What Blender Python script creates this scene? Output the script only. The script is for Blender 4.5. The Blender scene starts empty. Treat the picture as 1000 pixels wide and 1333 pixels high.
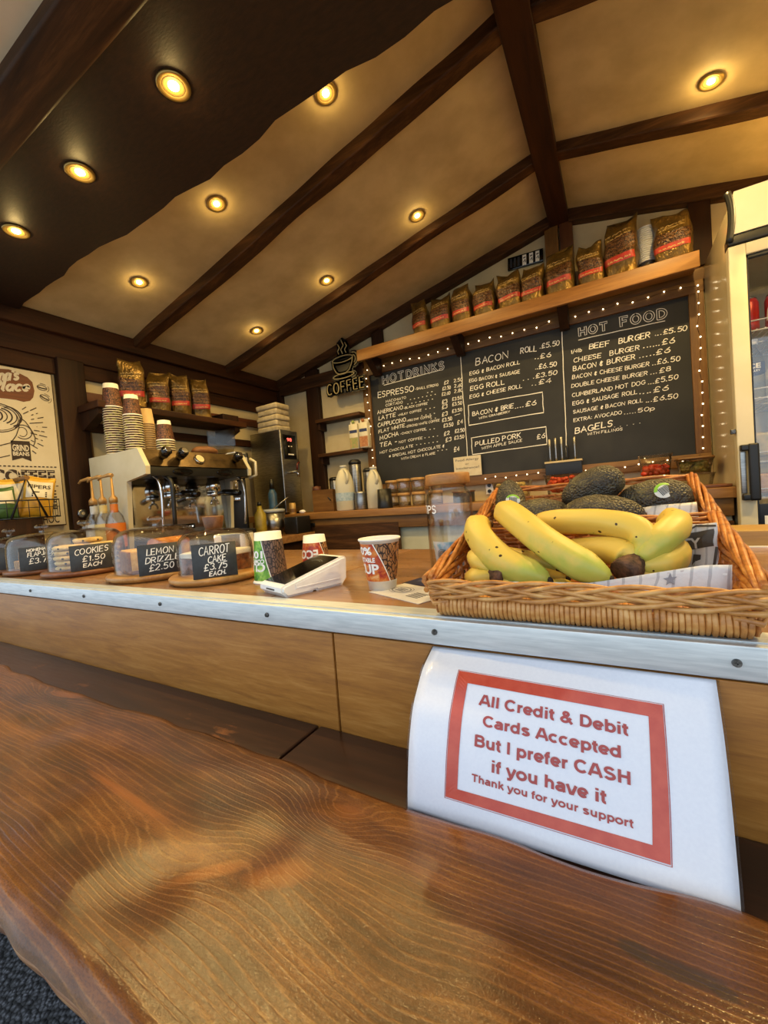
import bpy, bmesh, math, random
from math import sin, cos, pi, sqrt, atan2, radians
from mathutils import Vector, Matrix, noise as mnoise

SC = bpy.context.scene
COL = SC.collection
rnd = random.Random(11)

# ------------------------------------------------------------------ camera
cam_data = bpy.data.cameras.new('camera')
cam = bpy.data.objects.new('camera', cam_data)
COL.objects.link(cam)
cam_data.sensor_fit = 'VERTICAL'
cam_data.sensor_height = 36.0
cam_data.lens = 532.3 / 1333 * 36.0
cam_data.clip_start = 0.02


def cam_rotation(a, b, g):
    base = Matrix(((1, 0, 0), (0, 0, -1), (0, 1, 0)))
    rz = Matrix(((cos(a), -sin(a), 0), (sin(a), cos(a), 0), (0, 0, 1)))
    rx = Matrix(((1, 0, 0), (0, cos(b), -sin(b)), (0, sin(b), cos(b))))
    rr = Matrix(((cos(g), -sin(g), 0), (sin(g), cos(g), 0), (0, 0, 1)))
    return rr @ rx @ base @ rz


_r = cam_rotation(-0.51781968, 0.03281853, -0.07631952)
_m = Matrix((_r[0], -_r[1], -_r[2])).transposed().to_4x4()
_m.translation = Vector((0, 0, 1.267))
cam.matrix_world = _m
SC.camera = cam

# ------------------------------------------------------------------ world, exposure
SC.view_settings.view_transform = 'Standard'
SC.view_settings.look = 'None'
SC.view_settings.gamma = 1.0
SC.view_settings.exposure = 0.0
SC.view_settings.use_curve_mapping = False
SC.cycles.max_bounces = 10
SC.cycles.transparent_max_bounces = 24
SC.cycles.caustics_reflective = False
SC.cycles.caustics_refractive = False
SC.cycles.sample_clamp_indirect = 6.0
world = bpy.data.worlds.new('daylight')
SC.world = world
world.use_nodes = True
wbg = world.node_tree.nodes['Background']
wbg.inputs['Color'].default_value = (0.76, 0.88, 1.0, 1)
wbg.inputs['Strength'].default_value = 1.55
LAMP_W = 11.5             # each recessed ceiling downlight, downward cone
LAMP_SPILL = 0.38         # its sideways spill onto the ceiling
LAMP_COLOR = (1.0, 0.68, 0.24)


# ------------------------------------------------------------------ materials
def lin(c):
    if isinstance(c, str):
        c = [int(c[i:i + 2], 16) / 255 for i in (0, 2, 4)]
    return tuple(((v / 12.92) if v <= 0.04045 else ((v + 0.055) / 1.055) ** 2.4) for v in c) + (1.0,)


class NT:
    def __init__(s, name):
        s.m = bpy.data.materials.new(name)
        s.m.use_nodes = True
        s.t = s.m.node_tree
        s.b = s.t.nodes['Principled BSDF']
        s.out = s.t.nodes['Material Output']

    def n(s, kind, **kw):
        nd = s.t.nodes.new(kind)
        for k, v in kw.items():
            if k.startswith('i_'):
                s.set(nd.inputs[k[2:].replace('_', ' ')], v)
            else:
                setattr(nd, k, v)
        return nd

    def set(s, sock, v):
        if hasattr(v, 'is_linked') or hasattr(v, 'links'):
            s.t.links.new(v, sock)
        else:
            sock.default_value = v

    def math(s, op, a, b=None, c=None):
        nd = s.t.nodes.new('ShaderNodeMath')
        nd.operation = op
        for i, v in enumerate((a, b, c)):
            if v is not None:
                s.set(nd.inputs[i], v)
        return nd.outputs[0]

    def coord(s, kind='Object', scale=(1, 1, 1), loc=(0, 0, 0), rot=(0, 0, 0)):
        tc = s.t.nodes.new('ShaderNodeTexCoord')
        mp = s.t.nodes.new('ShaderNodeMapping')
        mp.inputs['Scale'].default_value = scale
        mp.inputs['Location'].default_value = loc
        mp.inputs['Rotation'].default_value = rot
        s.t.links.new(tc.outputs[kind], mp.inputs['Vector'])
        return mp.outputs[0]

    def noise(s, vec, scale, detail=4, rough=0.55, dist=0.0, out='Fac'):
        nd = s.t.nodes.new('ShaderNodeTexNoise')
        s.t.links.new(vec, nd.inputs['Vector'])
        nd.inputs['Scale'].default_value = scale
        nd.inputs['Detail'].default_value = detail
        nd.inputs['Roughness'].default_value = rough
        nd.inputs['Distortion'].default_value = dist
        return nd.outputs[out]

    def ramp(s, fac, stops, interp='LINEAR'):
        nd = s.t.nodes.new('ShaderNodeValToRGB')
        cr = nd.color_ramp
        cr.interpolation = interp
        while len(cr.elements) > len(stops):
            cr.elements.remove(cr.elements[-1])
        while len(cr.elements) < len(stops):
            cr.elements.new(1.0)
        for e, (p, c) in zip(cr.elements, stops):
            e.position = p
            e.color = c if not isinstance(c, str) else lin(c)
        s.set(nd.inputs[0], fac)
        return nd.outputs[0]

    def mix(s, fac, a, b, mode='MIX'):
        nd = s.t.nodes.new('ShaderNodeMix')
        nd.data_type = 'RGBA'
        nd.blend_type = mode
        s.set(nd.inputs[0], fac)
        s.set(nd.inputs[6], a)
        s.set(nd.inputs[7], b)
        return nd.outputs[2]

    def bump(s, h, strength=0.3, dist=0.002, normal=None):
        nd = s.t.nodes.new('ShaderNodeBump')
        nd.inputs['Strength'].default_value = strength
        nd.inputs['Distance'].default_value = dist
        s.set(nd.inputs['Height'], h)
        if normal is not None:
            s.set(nd.inputs['Normal'], normal)
        s.t.links.new(nd.outputs[0], s.b.inputs['Normal'])
        return nd.outputs[0]

    def pb(s, **kw):
        for k, v in kw.items():
            s.set(s.b.inputs[k.replace('_', ' ')], v)
        return s


def M_noise(name, c1, c2=None, scale=30, rough=0.5, metal=0.0, stretch=(1, 1, 1), bump=0.0, bscale=None, bdist=0.001, coat=0.0, contrast=(0.35, 0.65), spec=0.5, kind='Object'):
    t = NT(name)
    c2 = c2 or c1
    v = t.coord(kind, stretch)
    f = t.noise(v, scale)
    t.pb(Base_Color=t.ramp(f, [(contrast[0], c1), (contrast[1], c2)]), Roughness=rough, Metallic=metal, Coat_Weight=coat, Specular_IOR_Level=spec)
    t.b.inputs['Coat Roughness'].default_value = 0.1
    if bump:
        t.bump(t.noise(v, bscale or scale, 6), bump, bdist)
    return t.m


def M_wood(name, dark, mid, light, axis='X', scale=1.0, rough=0.45, bump=0.25, coat=0.0, wear=None, spec=0.5):
    t = NT(name)
    st = {'X': (1.2, 14, 14), 'Y': (14, 1.2, 14), 'Z': (14, 14, 1.2)}[axis]
    v = t.coord('Object', tuple(x * scale for x in st))
    big = t.noise(v, 1.6, 5, 0.6, 0.6)
    fine = t.noise(v, 9.0, 5, 0.7)
    f = t.math('ADD', t.math('MULTIPLY', big, 0.65), t.math('MULTIPLY', fine, 0.35))
    col = t.ramp(f, [(0.30, dark), (0.5, mid), (0.70, light)])
    if wear:
        v2 = t.coord('Object', (6, 6, 6))
        wf = t.ramp(t.noise(v2, 1.3, 6, 0.7), [(0.60, (0, 0, 0, 1)), (0.74, (1, 1, 1, 1))])
        col = t.mix(t.math('MULTIPLY', wf, t.math('GREATER_THAN', fine, 0.5)), col, lin(wear))
    t.pb(Base_Color=col, Roughness=t.math('ADD', t.math('MULTIPLY', fine, 0.25), rough - 0.12), Coat_Weight=coat, Specular_IOR_Level=spec)
    t.b.inputs['Coat Roughness'].default_value = 0.12
    t.bump(f, bump, 0.0015)
    return t.m


def M_glass(name, tint=(1, 1, 1), refl=1.0, rough=0.02, ior=1.45):
    """thin clear wall: straight-through light plus a fresnel mirror"""
    t = NT(name)
    tr = t.n('ShaderNodeBsdfTransparent')
    gl = t.n('ShaderNodeBsdfGlossy')
    gl.inputs['Roughness'].default_value = rough
    ge = t.n('ShaderNodeNewGeometry')
    dt = t.n('ShaderNodeVectorMath')
    dt.operation = 'DOT_PRODUCT'
    t.t.links.new(ge.outputs['Normal'], dt.inputs[0])
    t.t.links.new(ge.outputs['Incoming'], dt.inputs[1])
    gz = t.math('SUBTRACT', 1.0, t.math('ABSOLUTE', dt.outputs['Value']))
    f0 = ((ior - 1) / (ior + 1)) ** 2
    edge_ = t.math('POWER', gz, 3.0)
    t.t.links.new(t.mix(edge_, tuple(tint) + (1,), tuple(c * 0.50 for c in tint) + (1,)), tr.inputs[0])
    mx = t.n('ShaderNodeMixShader')
    t.set(mx.inputs[0], t.math('MULTIPLY', t.math('MULTIPLY_ADD', t.math('POWER', gz, 5.0), 1.0 - f0, f0), refl))
    t.t.links.new(tr.outputs[0], mx.inputs[1])
    t.t.links.new(gl.outputs[0], mx.inputs[2])
    t.t.links.new(mx.outputs[0], t.out.inputs[0])
    return t.m


def M_emit(name, col, strength, base='111111'):
    t = NT(name)
    t.pb(Base_Color=lin(base), Emission_Color=tuple(col) + (1,), Emission_Strength=strength)
    return t.m


def M_flat(name, c, rough=0.6, metal=0.0, coat=0.0, spec=0.5):
    t = NT(name)
    v = t.coord('Object')
    f = t.noise(v, 60, 3)
    c0 = lin(c)
    c1 = tuple(x * 0.9 for x in c0[:3]) + (1,)
    t.pb(Base_Color=t.ramp(f, [(0.3, c1), (0.7, c0)]), Roughness=rough, Metallic=metal, Coat_Weight=coat, Specular_IOR_Level=spec)
    return t.m


# ------------------------------------------------------------------ mesh helpers
class MB:
    def __init__(s):
        s.b = bmesh.new()
        s.M = Matrix.Identity(4)
        s.mi = 0

    def _f(s, vs, smooth=False):
        try:
            f = s.b.faces.new(vs)
        except ValueError:
            return None
        f.material_index = s.mi
        f.smooth = smooth
        return f

    def v(s, p):
        return s.b.verts.new(s.M @ Vector(p))

    def box(s, x0, x1, y0, y1, z0, z1, bev=0.0, seg=2, M=None):
        t = bmesh.new()
        mm = Matrix.Translation(((x0 + x1) / 2, (y0 + y1) / 2, (z0 + z1) / 2)) @ Matrix.Diagonal((abs(x1 - x0), abs(y1 - y0), abs(z1 - z0), 1))
        bmesh.ops.create_cube(t, size=1, matrix=mm)
        if bev:
            bmesh.ops.bevel(t, geom=t.edges[:], offset=bev, segments=seg, affect='EDGES', profile=0.7)
        s.take(t, M, bev > 0)
        return s

    def take(s, t, M=None, smooth=False):
        MM = s.M @ (M or Matrix.Identity(4))
        mp = {v: s.b.verts.new(MM @ v.co) for v in t.verts}
        for f in t.faces:
            nf = s._f([mp[v] for v in f.verts], smooth)
        t.free()

    def rings(s, rings, cap0=True, cap1=True, smooth=True, close=True):
        R = [[s.v(p) for p in r] for r in rings]
        n = len(R[0])
        for a, b in zip(R, R[1:]):
            for i in range(n if close else n - 1):
                j = (i + 1) % n
                s._f([a[i], a[j], b[j], b[i]], smooth)
        if cap0:
            s._f(R[0][::-1], False)
        if cap1:
            s._f(R[-1], False)
        return s

    def lathe(s, prof, o=(0, 0, 0), seg=32, smooth=True, cap=(True, True), sx=1.0, sy=1.0):
        rr = []
        for r, z in prof:
            rr.append([(o[0] + sx * r * cos(2 * pi * i / seg), o[1] + sy * r * sin(2 * pi * i / seg), o[2] + z) for i in range(seg)])
        return s.rings(rr, cap[0], cap[1], smooth)

    def tube(s, pts, r, seg=8, cap=True, flat=1.0):
        pts = [Vector(p) for p in pts]
        n = len(pts)
        rad = r if hasattr(r, '__len__') else [r] * n
        prev = None
        rr = []
        for i, p in enumerate(pts):
            d = (pts[min(i + 1, n - 1)] - pts[max(i - 1, 0)])
            if d.length < 1e-9:
                d = Vector((0, 0, 1))
            d.normalize()
            if prev is None:
                up = Vector((0, 0, 1)) if abs(d.z) < 0.9 else Vector((1, 0, 0))
                a = d.cross(up).normalized()
            else:
                a = (prev - d * prev.dot(d)).normalized()
            prev = a
            c = d.cross(a)
            rr.append([p + a * (rad[i] * cos(2 * pi * k / seg)) + c * (rad[i] * flat * sin(2 * pi * k / seg)) for k in range(seg)])
        return s.rings(rr, cap, cap, True)

    def cyl(s, p0, p1, r, seg=16, r1=None):
        return s.tube([p0, p1], [r, r if r1 is None else r1], seg)

    def prism(s, poly, h0, h1, frame=None, smooth=False):
        """poly in (u,v); extruded h0..h1 along w. frame(u,v,w)->xyz"""
        frame = frame or (lambda u, v, w: (u, v, w))
        a = [s.v(frame(u, v, h0)) for u, v in poly]
        b = [s.v(frame(u, v, h1)) for u, v in poly]
        n = len(poly)
        s._f(a[::-1])
        s._f(b)
        for i in range(n):
            j = (i + 1) % n
            s._f([a[i], a[j], b[j], b[i]], smooth)
        return s

    def grid(s, fn, nu, nv, smooth=True, flip=False):
        V = [[s.v(fn(i / nu, j / nv)) for j in range(nv + 1)] for i in range(nu + 1)]
        for i in range(nu):
            for j in range(nv):
                q = [V[i][j], V[i + 1][j], V[i + 1][j + 1], V[i][j + 1]]
                s._f(q[::-1] if flip else q, smooth)
        return V

    def sheet(s, fn, nu, nv, th, nrm=None):
        """a thin solid sheet: fn(u,v)->Vector on the front, nrm(u,v) thickness direction"""
        F = [[Vector(fn(i / nu, j / nv)) for j in range(nv + 1)] for i in range(nu + 1)]
        B = []
        for i in range(nu + 1):
            row = []
            for j in range(nv + 1):
                du = F[min(i + 1, nu)][j] - F[max(i - 1, 0)][j]
                dv = F[i][min(j + 1, nv)] - F[i][max(j - 1, 0)]
                nn = du.cross(dv)
                nn = nn.normalized() if nn.length > 1e-12 else Vector((0, 0, 1))
                row.append(F[i][j] - nn * th)
            B.append(row)
        fv = [[s.v(p) for p in r] for r in F]
        bv = [[s.v(p) for p in r] for r in B]
        for i in range(nu):
            for j in range(nv):
                s._f([fv[i][j], fv[i + 1][j], fv[i + 1][j + 1], fv[i][j + 1]], True)
                s._f([bv[i][j + 1], bv[i + 1][j + 1], bv[i + 1][j], bv[i][j]], True)
        for i in range(nu):
            s._f([fv[i][0], bv[i][0], bv[i + 1][0], fv[i + 1][0]])
            s._f([fv[i + 1][nv], bv[i + 1][nv], bv[i][nv], fv[i][nv]])
        for j in range(nv):
            s._f([fv[0][j + 1], bv[0][j + 1], bv[0][j], fv[0][j]])
            s._f([fv[nu][j], bv[nu][j], bv[nu][j + 1], fv[nu][j + 1]])
        return s

    def sphere(s, c, r, su=16, sv=10, sc=(1, 1, 1)):
        rr = []
        for j in range(1, sv):
            th = pi * j / sv
            rr.append([(c[0] + sc[0] * r * sin(th) * cos(2 * pi * i / su), c[1] + sc[1] * r * sin(th) * sin(2 * pi * i / su), c[2] - sc[2] * r * cos(th)) for i in range(su)])
        return s.rings(rr, True, True)

    def disp(s, amp, freq, seed=0.0):
        for v in s.b.verts:
            p = v.co * freq + Vector((seed, seed * 1.7, seed * 0.3))
            v.co += Vector((mnoise.noise(p), mnoise.noise(p + Vector((31, 7, 3))), mnoise.noise(p + Vector((5, 17, 41))))) * amp
        return s

    def mesh(s, name):
        bmesh.ops.recalc_face_normals(s.b, faces=s.b.faces[:])
        me = bpy.data.meshes.new(name)
        s.b.to_mesh(me)
        s.b.free()
        return me


def part(name, mb, mats, parent=None, label=None, kind=None, loc=None):
    me = mb.mesh(name)
    for m in (mats if isinstance(mats, (list, tuple)) else [mats]):
        me.materials.append(m)
    o = bpy.data.objects.new(name, me)
    COL.objects.link(o)
    if parent is not None:
        o.parent = parent
    if loc:
        o.location = loc
    if label:
        o['label'] = label
    if kind:
        o['kind'] = kind
    return o


def tag(o, label, cat, group=None):
    o['label'] = label
    o['category'] = cat
    if group:
        o['group'] = group
    return o


def thing(name, label, cat, loc=(0, 0, 0), rz=0.0, group=None):
    o = bpy.data.objects.new(name, None)
    COL.objects.link(o)
    o.empty_display_size = 0.02
    o.location = loc
    o.rotation_euler = (0, 0, rz)
    return tag(o, label, cat, group)


def struct(name, mb, mats):
    return part(name, mb, mats, None, None, 'structure')


def copy_tree(o, parent=None):
    c = o.copy()
    COL.objects.link(c)
    if parent is not None:
        c.parent = parent
    for ch in list(o.children):
        copy_tree(ch, c)
    return c


# ------------------------------------------------------------------ lettering
ARC = lambda cx, cy, rx, ry, a0, a1, n=8: [(cx + rx * cos(radians(a0 + (a1 - a0) * i / n)), cy + ry * sin(radians(a0 + (a1 - a0) * i / n))) for i in range(n + 1)]
GL = {
    'A': (.62, [[(0, 0), (.31, 1), (.62, 0)], [(.1, .36), (.52, .36)]]),
    'B': (.55, [[(0, 0), (0, 1)], [(0, 1)] + ARC(.22, .76, .26, .24, 90, -90) + [(0, .52)], [(0, .52)] + ARC(.25, .26, .3, .26, 90, -90) + [(0, 0)]]),
    'C': (.58, [ARC(.34, .5, .34, .5, 50, 310, 12)]),
    'D': (.6, [[(0, 0), (0, 1)], [(0, 1)] + ARC(.16, .5, .44, .5, 90, -90, 10) + [(0, 0)]]),
    'E': (.5, [[(.5, 1), (0, 1), (0, 0), (.5, 0)], [(0, .52), (.42, .52)]]),
    'F': (.5, [[(.5, 1), (0, 1), (0, 0)], [(0, .52), (.4, .52)]]),
    'G': (.62, [ARC(.34, .5, .34, .5, 50, 340, 12) + [(.66, .45), (.4, .45)]]),
    'H': (.58, [[(0, 0), (0, 1)], [(.58, 0), (.58, 1)], [(0, .5), (.58, .5)]]),
    'I': (.1, [[(.05, 0), (.05, 1)]]),
    'J': (.4, [[(.4, 1), (.4, .2)] + ARC(.2, .2, .2, .2, 0, -170, 6)]),
    'K': (.55, [[(0, 0), (0, 1)], [(.52, 1), (0, .45)], [(.16, .58), (.55, 0)]]),
    'L': (.48, [[(0, 1), (0, 0), (.48, 0)]]),
    'M': (.72, [[(0, 0), (.08, 1), (.36, .3), (.64, 1), (.72, 0)]]),
    'N': (.6, [[(0, 0), (0, 1), (.6, 0), (.6, 1)]]),
    'O': (.68, [ARC(.34, .5, .34, .5, 90, 450, 16)]),
    'P': (.52, [[(0, 0), (0, 1)], [(0, 1)] + ARC(.24, .74, .28, .26, 90, -90) + [(0, .48)]]),
    'Q': (.68, [ARC(.34, .5, .34, .5, 90, 450, 16), [(.4, .25), (.7, -.05)]]),
    'R': (.55, [[(0, 0), (0, 1)], [(0, 1)] + ARC(.24, .75, .28, .25, 90, -90) + [(0, .5)], [(.2, .5), (.55, 0)]]),
    'S': (.5, [[(.5, .86)] + ARC(.26, .75, .23, .25, 40, 260, 8) + ARC(.25, .26, .25, .26, 85, -145, 9)]),
    'T': (.58, [[(0, 1), (.58, 1)], [(.29, 1), (.29, 0)]]),
    'U': (.58, [[(0, 1), (0, .3)] + ARC(.29, .3, .29, .3, 180, 360, 8) + [(.58, 1)]]),
    'V': (.6, [[(0, 1), (.3, 0), (.6, 1)]]),
    'W': (.84, [[(0, 1), (.2, 0), (.42, .8), (.64, 0), (.84, 1)]]),
    'X': (.58, [[(0, 0), (.58, 1)], [(0, 1), (.58, 0)]]),
    'Y': (.58, [[(0, 1), (.29, .5), (.58, 1)], [(.29, .5), (.29, 0)]]),
    'Z': (.55, [[(0, 1), (.55, 1), (0, 0), (.55, 0)]]),
    '0': (.5, [ARC(.25, .5, .25, .5, 90, 450, 12)]),
    '1': (.22, [[(0, .8), (.16, 1), (.16, 0)]]),
    '2': (.5, [ARC(.25, .74, .25, .26, 160, -30, 8) + [(0, 0), (.52, 0)]]),
    '3': (.48, [ARC(.22, .76, .24, .24, 150, -80, 8) + ARC(.22, .27, .27, .27, 80, -150, 8)]),
    '4': (.55, [[(.4, 0), (.4, 1), (0, .32), (.55, .32)]]),
    '5': (.5, [[(.48, 1), (.08, 1), (.04, .55)] + ARC(.24, .32, .27, .32, 120, -140, 9)]),
    '6': (.5, [[(.42, 1), (.12, .6)] + ARC(.26, .29, .26, .29, 160, 520, 12)]),
    '7': (.5, [[(0, 1), (.5, 1), (.18, 0)]]),
    '8': (.48, [ARC(.24, .76, .2, .24, 270, -90, 10), ARC(.24, .26, .25, .26, 90, 450, 10)]),
    '9': (.5, [ARC(.25, .7, .25, .3, 0, 360, 12), [(.5, .7), (.4, 0)]]),
    '£': (.58, [ARC(.36, .76, .2, .24, 10, 180, 7) + [(.2, .3), (.02, .02), (.56, .04)], [(.02, .48), (.42, .48)]]),
    '&': (.5, [[(.46, .75), (.1, .75), (.1, .5), (.4, .5)], [(.1, .5), (.02, .22), (.12, .04), (.44, .06)], [(.26, .95), (.26, -.12)]]),
    '#': (.5, [[(.12, .1), (.2, .9)], [(.34, .1), (.42, .9)], [(0, .35), (.5, .35)], [(0, .65), (.5, .65)]]),
    '-': (.32, [[(0, .45), (.32, .45)]]),
    '—': (.9, [[(0, .45), (.9, .45)]]),
    '.': (.12, [[(.02, .04), (.1, .07)]]),
    ':': (.12, [[(.05, .1), (.1, .14)], [(.05, .6), (.1, .64)]]),
    '/': (.4, [[(0, -.05), (.4, 1.05)]]),
    "'": (.1, [[(.08, 1), (.03, .75)]]),
    '?': (.45, [ARC(.22, .76, .22, .24, 160, -60, 7) + [(.2, .45), (.2, .3)], [(.18, .05), (.24, .08)]]),
    '%': (.7, [ARC(.15, .78, .15, .2, 0, 360, 8), ARC(.55, .22, .15, .2, 0, 360, 8), [(.08, 0), (.62, 1)]]),
    'a': (.48, [ARC(.22, .3, .22, .3, 20, 340, 10), [(.46, .6), (.46, 0)]]),
    'c': (.42, [ARC(.24, .3, .24, .3, 50, 310, 9)]),
    'e': (.45, [[(0, .3), (.44, .34)] + ARC(.22, .3, .22, .3, 8, 310, 10)]),
    'l': (.16, [[(.05, 1.1), (.05, .1), (.16, 0)]]),
    'b': (.48, [[(0, 1), (0, 0)], ARC(.22, .3, .24, .3, 170, -170, 10)]),
    'n': (.46, [[(0, .6), (0, 0)], [(0, .4)] + ARC(.23, .36, .23, .24, 150, 0, 6) + [(.46, 0)]]),
    's': (.4, [[(.38, .52)] + ARC(.2, .45, .17, .15, 40, 260, 6) + ARC(.2, .15, .2, .15, 85, -145, 7)]),
    'p': (.48, [[(0, .6), (0, -.35)], ARC(.23, .3, .24, .3, 170, -170, 10)]),
    'i': (.08, [[(.04, .6), (.04, 0)], [(.04, .8), (.05, .86)]]),
}


_lift = [0]


def ribbon(mb, pts, w, mp, d=0.0006, ext=0.3):
    """flat stroke along 2-D points; mp(u,v,h)->xyz"""
    n = len(pts)
    if n < 2:
        return
    _lift[0] = (_lift[0] + 1) % 9
    d = d + 0.00004 * _lift[0]
    L, Rr = [], []
    for i in range(n):
        a = Vector(pts[max(i - 1, 0)])
        b = Vector(pts[min(i + 1, n - 1)])
        t = b - a
        if t.length < 1e-9:
            t = Vector((1, 0))
        t.normalize()
        nn = Vector((-t.y, t.x)) * w / 2
        e = Vector((0, 0))
        if i == 0:
            e = -t * w * ext
        elif i == n - 1:
            e = t * w * ext
        p = Vector(pts[i]) + e
        k = 1.0
        if 0 < i < n - 1:
            t1 = (Vector(pts[i]) - a)
            t2 = (b - Vector(pts[i]))
            if t1.length > 1e-9 and t2.length > 1e-9:
                cs = max(-0.99, min(1, t1.normalized().dot(t2.normalized())))
                k = min(1.7, 1 / max(0.35, sqrt((1 + cs) / 2)))
        L.append(p + nn * k)
        Rr.append(p - nn * k)
    fl = [mb.v(mp(p.x, p.y, d)) for p in L]
    fr = [mb.v(mp(p.x, p.y, d)) for p in Rr]
    for i in range(n - 1):
        mb._f([fr[i], fr[i + 1], fl[i + 1], fl[i]])


def text_width(t, gap=.2, space=.42):
    return sum((space if c == ' ' else GL.get(c, GL['-'])[0] + gap) for c in t) - gap


def chalk(mb, t, u, v, h, w, mp, width=None, jit=0.03, gap=.2, slope=0.0, slant=0.0, d=0.0006):
    tw = text_width(t, gap)
    kx = (width / tw) if width else h
    x = 0.0
    for c in t:
        if c == ' ':
            x += .42
            continue
        gw, st = GL.get(c) or GL.get(c.upper()) or GL['-']
        j = [rnd.uniform(-jit, jit) for _ in range(4)]
        for s_ in st:
            pts = [(u + (x + px + j[0] + slant * py + j[2] * py) * kx, v + (py * (1 + j[3]) + j[1]) * h + slope * (x + px) * kx) for px, py in s_]
            ribbon(mb, pts, w, mp, d)
        x += gw + gap
    return mb


_font_cache = {}


def font_mesh(body, bold=0.0):
    key = (body, bold)
    if key not in _font_cache:
        cu = bpy.data.curves.new('lettering_source', 'FONT')
        cu.body = body
        cu.size = 1.0
        cu.offset = bold
        cu.resolution_u = 4
        ob = bpy.data.objects.new('lettering_source', cu)
        COL.objects.link(ob)
        dg = bpy.context.evaluated_depsgraph_get()
        me = ob.evaluated_get(dg).to_mesh()
        vs = [tuple(v.co[:2]) for v in me.vertices]
        fs = [tuple(p.vertices) for p in me.polygons]
        ob.evaluated_get(dg).to_mesh_clear()
        bpy.data.objects.remove(ob)
        bpy.data.curves.remove(cu)
        _font_cache[key] = (vs, fs)
    return _font_cache[key]


def printed(mb, body, u0, v0, width, cap, mp, bold=0.02, slant=0.0, d=0.0005, align='L'):
    """printed lettering; cap = capital height"""
    vs, fs = font_mesh(body, bold)
    x0 = min(p[0] for p in vs)
    x1 = max(p[0] for p in vs)
    k = cap / 0.73
    kx = width / (x1 - x0) if width else k
    off = {'L': 0, 'C': -(x1 - x0) * kx / 2}[align]
    V = [mb.v(mp(u0 + off + (p[0] - x0) * kx + slant * p[1] * k, v0 + p[1] * k, d)) for p in vs]
    for f in fs:
        mb._f([V[i] for i in f])
    return mb


def plane_map(o, ux, uy):
    o, ux, uy = Vector(o), Vector(ux), Vector(uy)
    n = ux.cross(uy).normalized()
    return lambda u, v, h=0.0: o + ux * u + uy * v + n * h


# heavy grotesque lettering for printed notices: (advance, strokes)
_bowl = lambda cx, cy, rx, ry: ARC(cx, cy, rx, ry, 90, 450, 22)
SANS = {
    'A': (1.0, [[(.085, 0), (.44, 1)], [(.915, 0), (.56, 1)], [(.22, .30), (.78, .30)], [(.40, .91), (.60, .91)]]),
    'B': (.98, [[(.2, 0), (.2, 1)], [(.2, .91)] + ARC(.58, .725, .20, .185, 90, -90, 10) + [(.2, .54)], [(.2, .54)] + ARC(.60, .315, .24, .225, 90, -90, 10) + [(.2, .09)]]),
    'C': (1.0, [ARC(.52, .5, .40, .42, 42, 318, 24)]),
    'D': (1.0, [[(.2, 0), (.2, 1)], [(.2, .91)] + ARC(.47, .5, .37, .41, 90, -90, 16) + [(.2, .09)]]),
    'H': (1.0, [[(.2, 0), (.2, 1)], [(.80, 0), (.80, 1)], [(.2, .53), (.8, .53)]]),
    'I': (.388, [[(.194, 0), (.194, 1)]]),
    'S': (.93, [ARC(.46, .715, .27, .195, 20, 262, 14) + ARC(.47, .295, .30, .205, 82, -158, 14)]),
    'T': (.853, [[(.04, .91), (.81, .91)], [(.427, .9), (.427, 0)]]),
    'a': (.776, [ARC(.38, .485, .23, .155, 160, 20, 8) + [(.61, .45), (.61, .12), (.65, 0)], [(.60, .41), (.36, .375)] + ARC(.30, .225, .19, .14, 90, 270, 9) + [(.44, .10), (.59, .20)]]),
    'b': (.853, [[(.19, 0), (.19, 1)], _bowl(.46, .36, .27, .285)]),
    'c': (.776, [ARC(.40, .36, .28, .285, 45, 315, 18)]),
    'd': (.853, [[(.66, 0), (.66, 1)], _bowl(.39, .36, .27, .285)]),
    'e': (.776, [[(.12, .35), (.66, .35)], ARC(.39, .36, .28, .285, 0, 318, 20)]),
    'f': (.465, [[(.2, 0), (.2, .76)] + ARC(.37, .76, .17, .15, 180, 75, 7), [(.02, .645), (.42, .645)]]),
    'h': (.853, [[(.19, 0), (.19, 1)], [(.19, .38)] + ARC(.43, .42, .23, .215, 170, 0, 9) + [(.66, 0)]]),
    'i': (.388, [[(.194, 0), (.194, .725)], [(.194, .84), (.194, 1)]]),
    'k': (.776, [[(.19, 0), (.19, 1)], [(.65, .725), (.22, .27)], [(.37, .43), (.70, 0)]]),
    'l': (.388, [[(.194, 0), (.194, 1)]]),
    'n': (.853, [[(.19, 0), (.19, .725)], [(.19, .38)] + ARC(.43, .42, .23, .215, 170, 0, 9) + [(.66, 0)]]),
    'o': (.853, [_bowl(.427, .36, .31, .285)]),
    'p': (.853, [[(.19, -.28), (.19, .725)], _bowl(.46, .36, .27, .285)]),
    'r': (.543, [[(.19, 0), (.19, .725)], [(.19, .38)] + ARC(.43, .42, .23, .215, 165, 75, 6)]),
    's': (.776, [ARC(.385, .515, .22, .125, 15, 262, 12) + ARC(.385, .215, .24, .135, 82, -162, 12)]),
    't': (.465, [[(.21, .92), (.21, .24)] + ARC(.35, .22, .14, .14, 180, 290, 7), [(.02, .645), (.42, .645)]]),
    'u': (.853, [[(.66, 0), (.66, .725)], [(.66, .36)] + ARC(.42, .305, .23, .215, -10, -180, 9) + [(.19, .725)]]),
    'v': (.776, [[(.075, .725), (.345, 0)], [(.70, .725), (.43, 0)], [(.32, .07), (.455, .07)]]),
    'y': (.776, [[(.075, .725), (.375, 0)], [(.70, .725), (.42, .0), (.31, -.17), (.10, -.19)]]),
    '&': (1.0, [[(.90, -.02), (.36, .62)] + ARC(.45, .765, .17, .145, 200, -20, 10) + [(.58, .66), (.28, .46)] + ARC(.36, .27, .24, .185, 130, 300, 10) + [(.64, .20), (.80, .47)]]),
}


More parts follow.
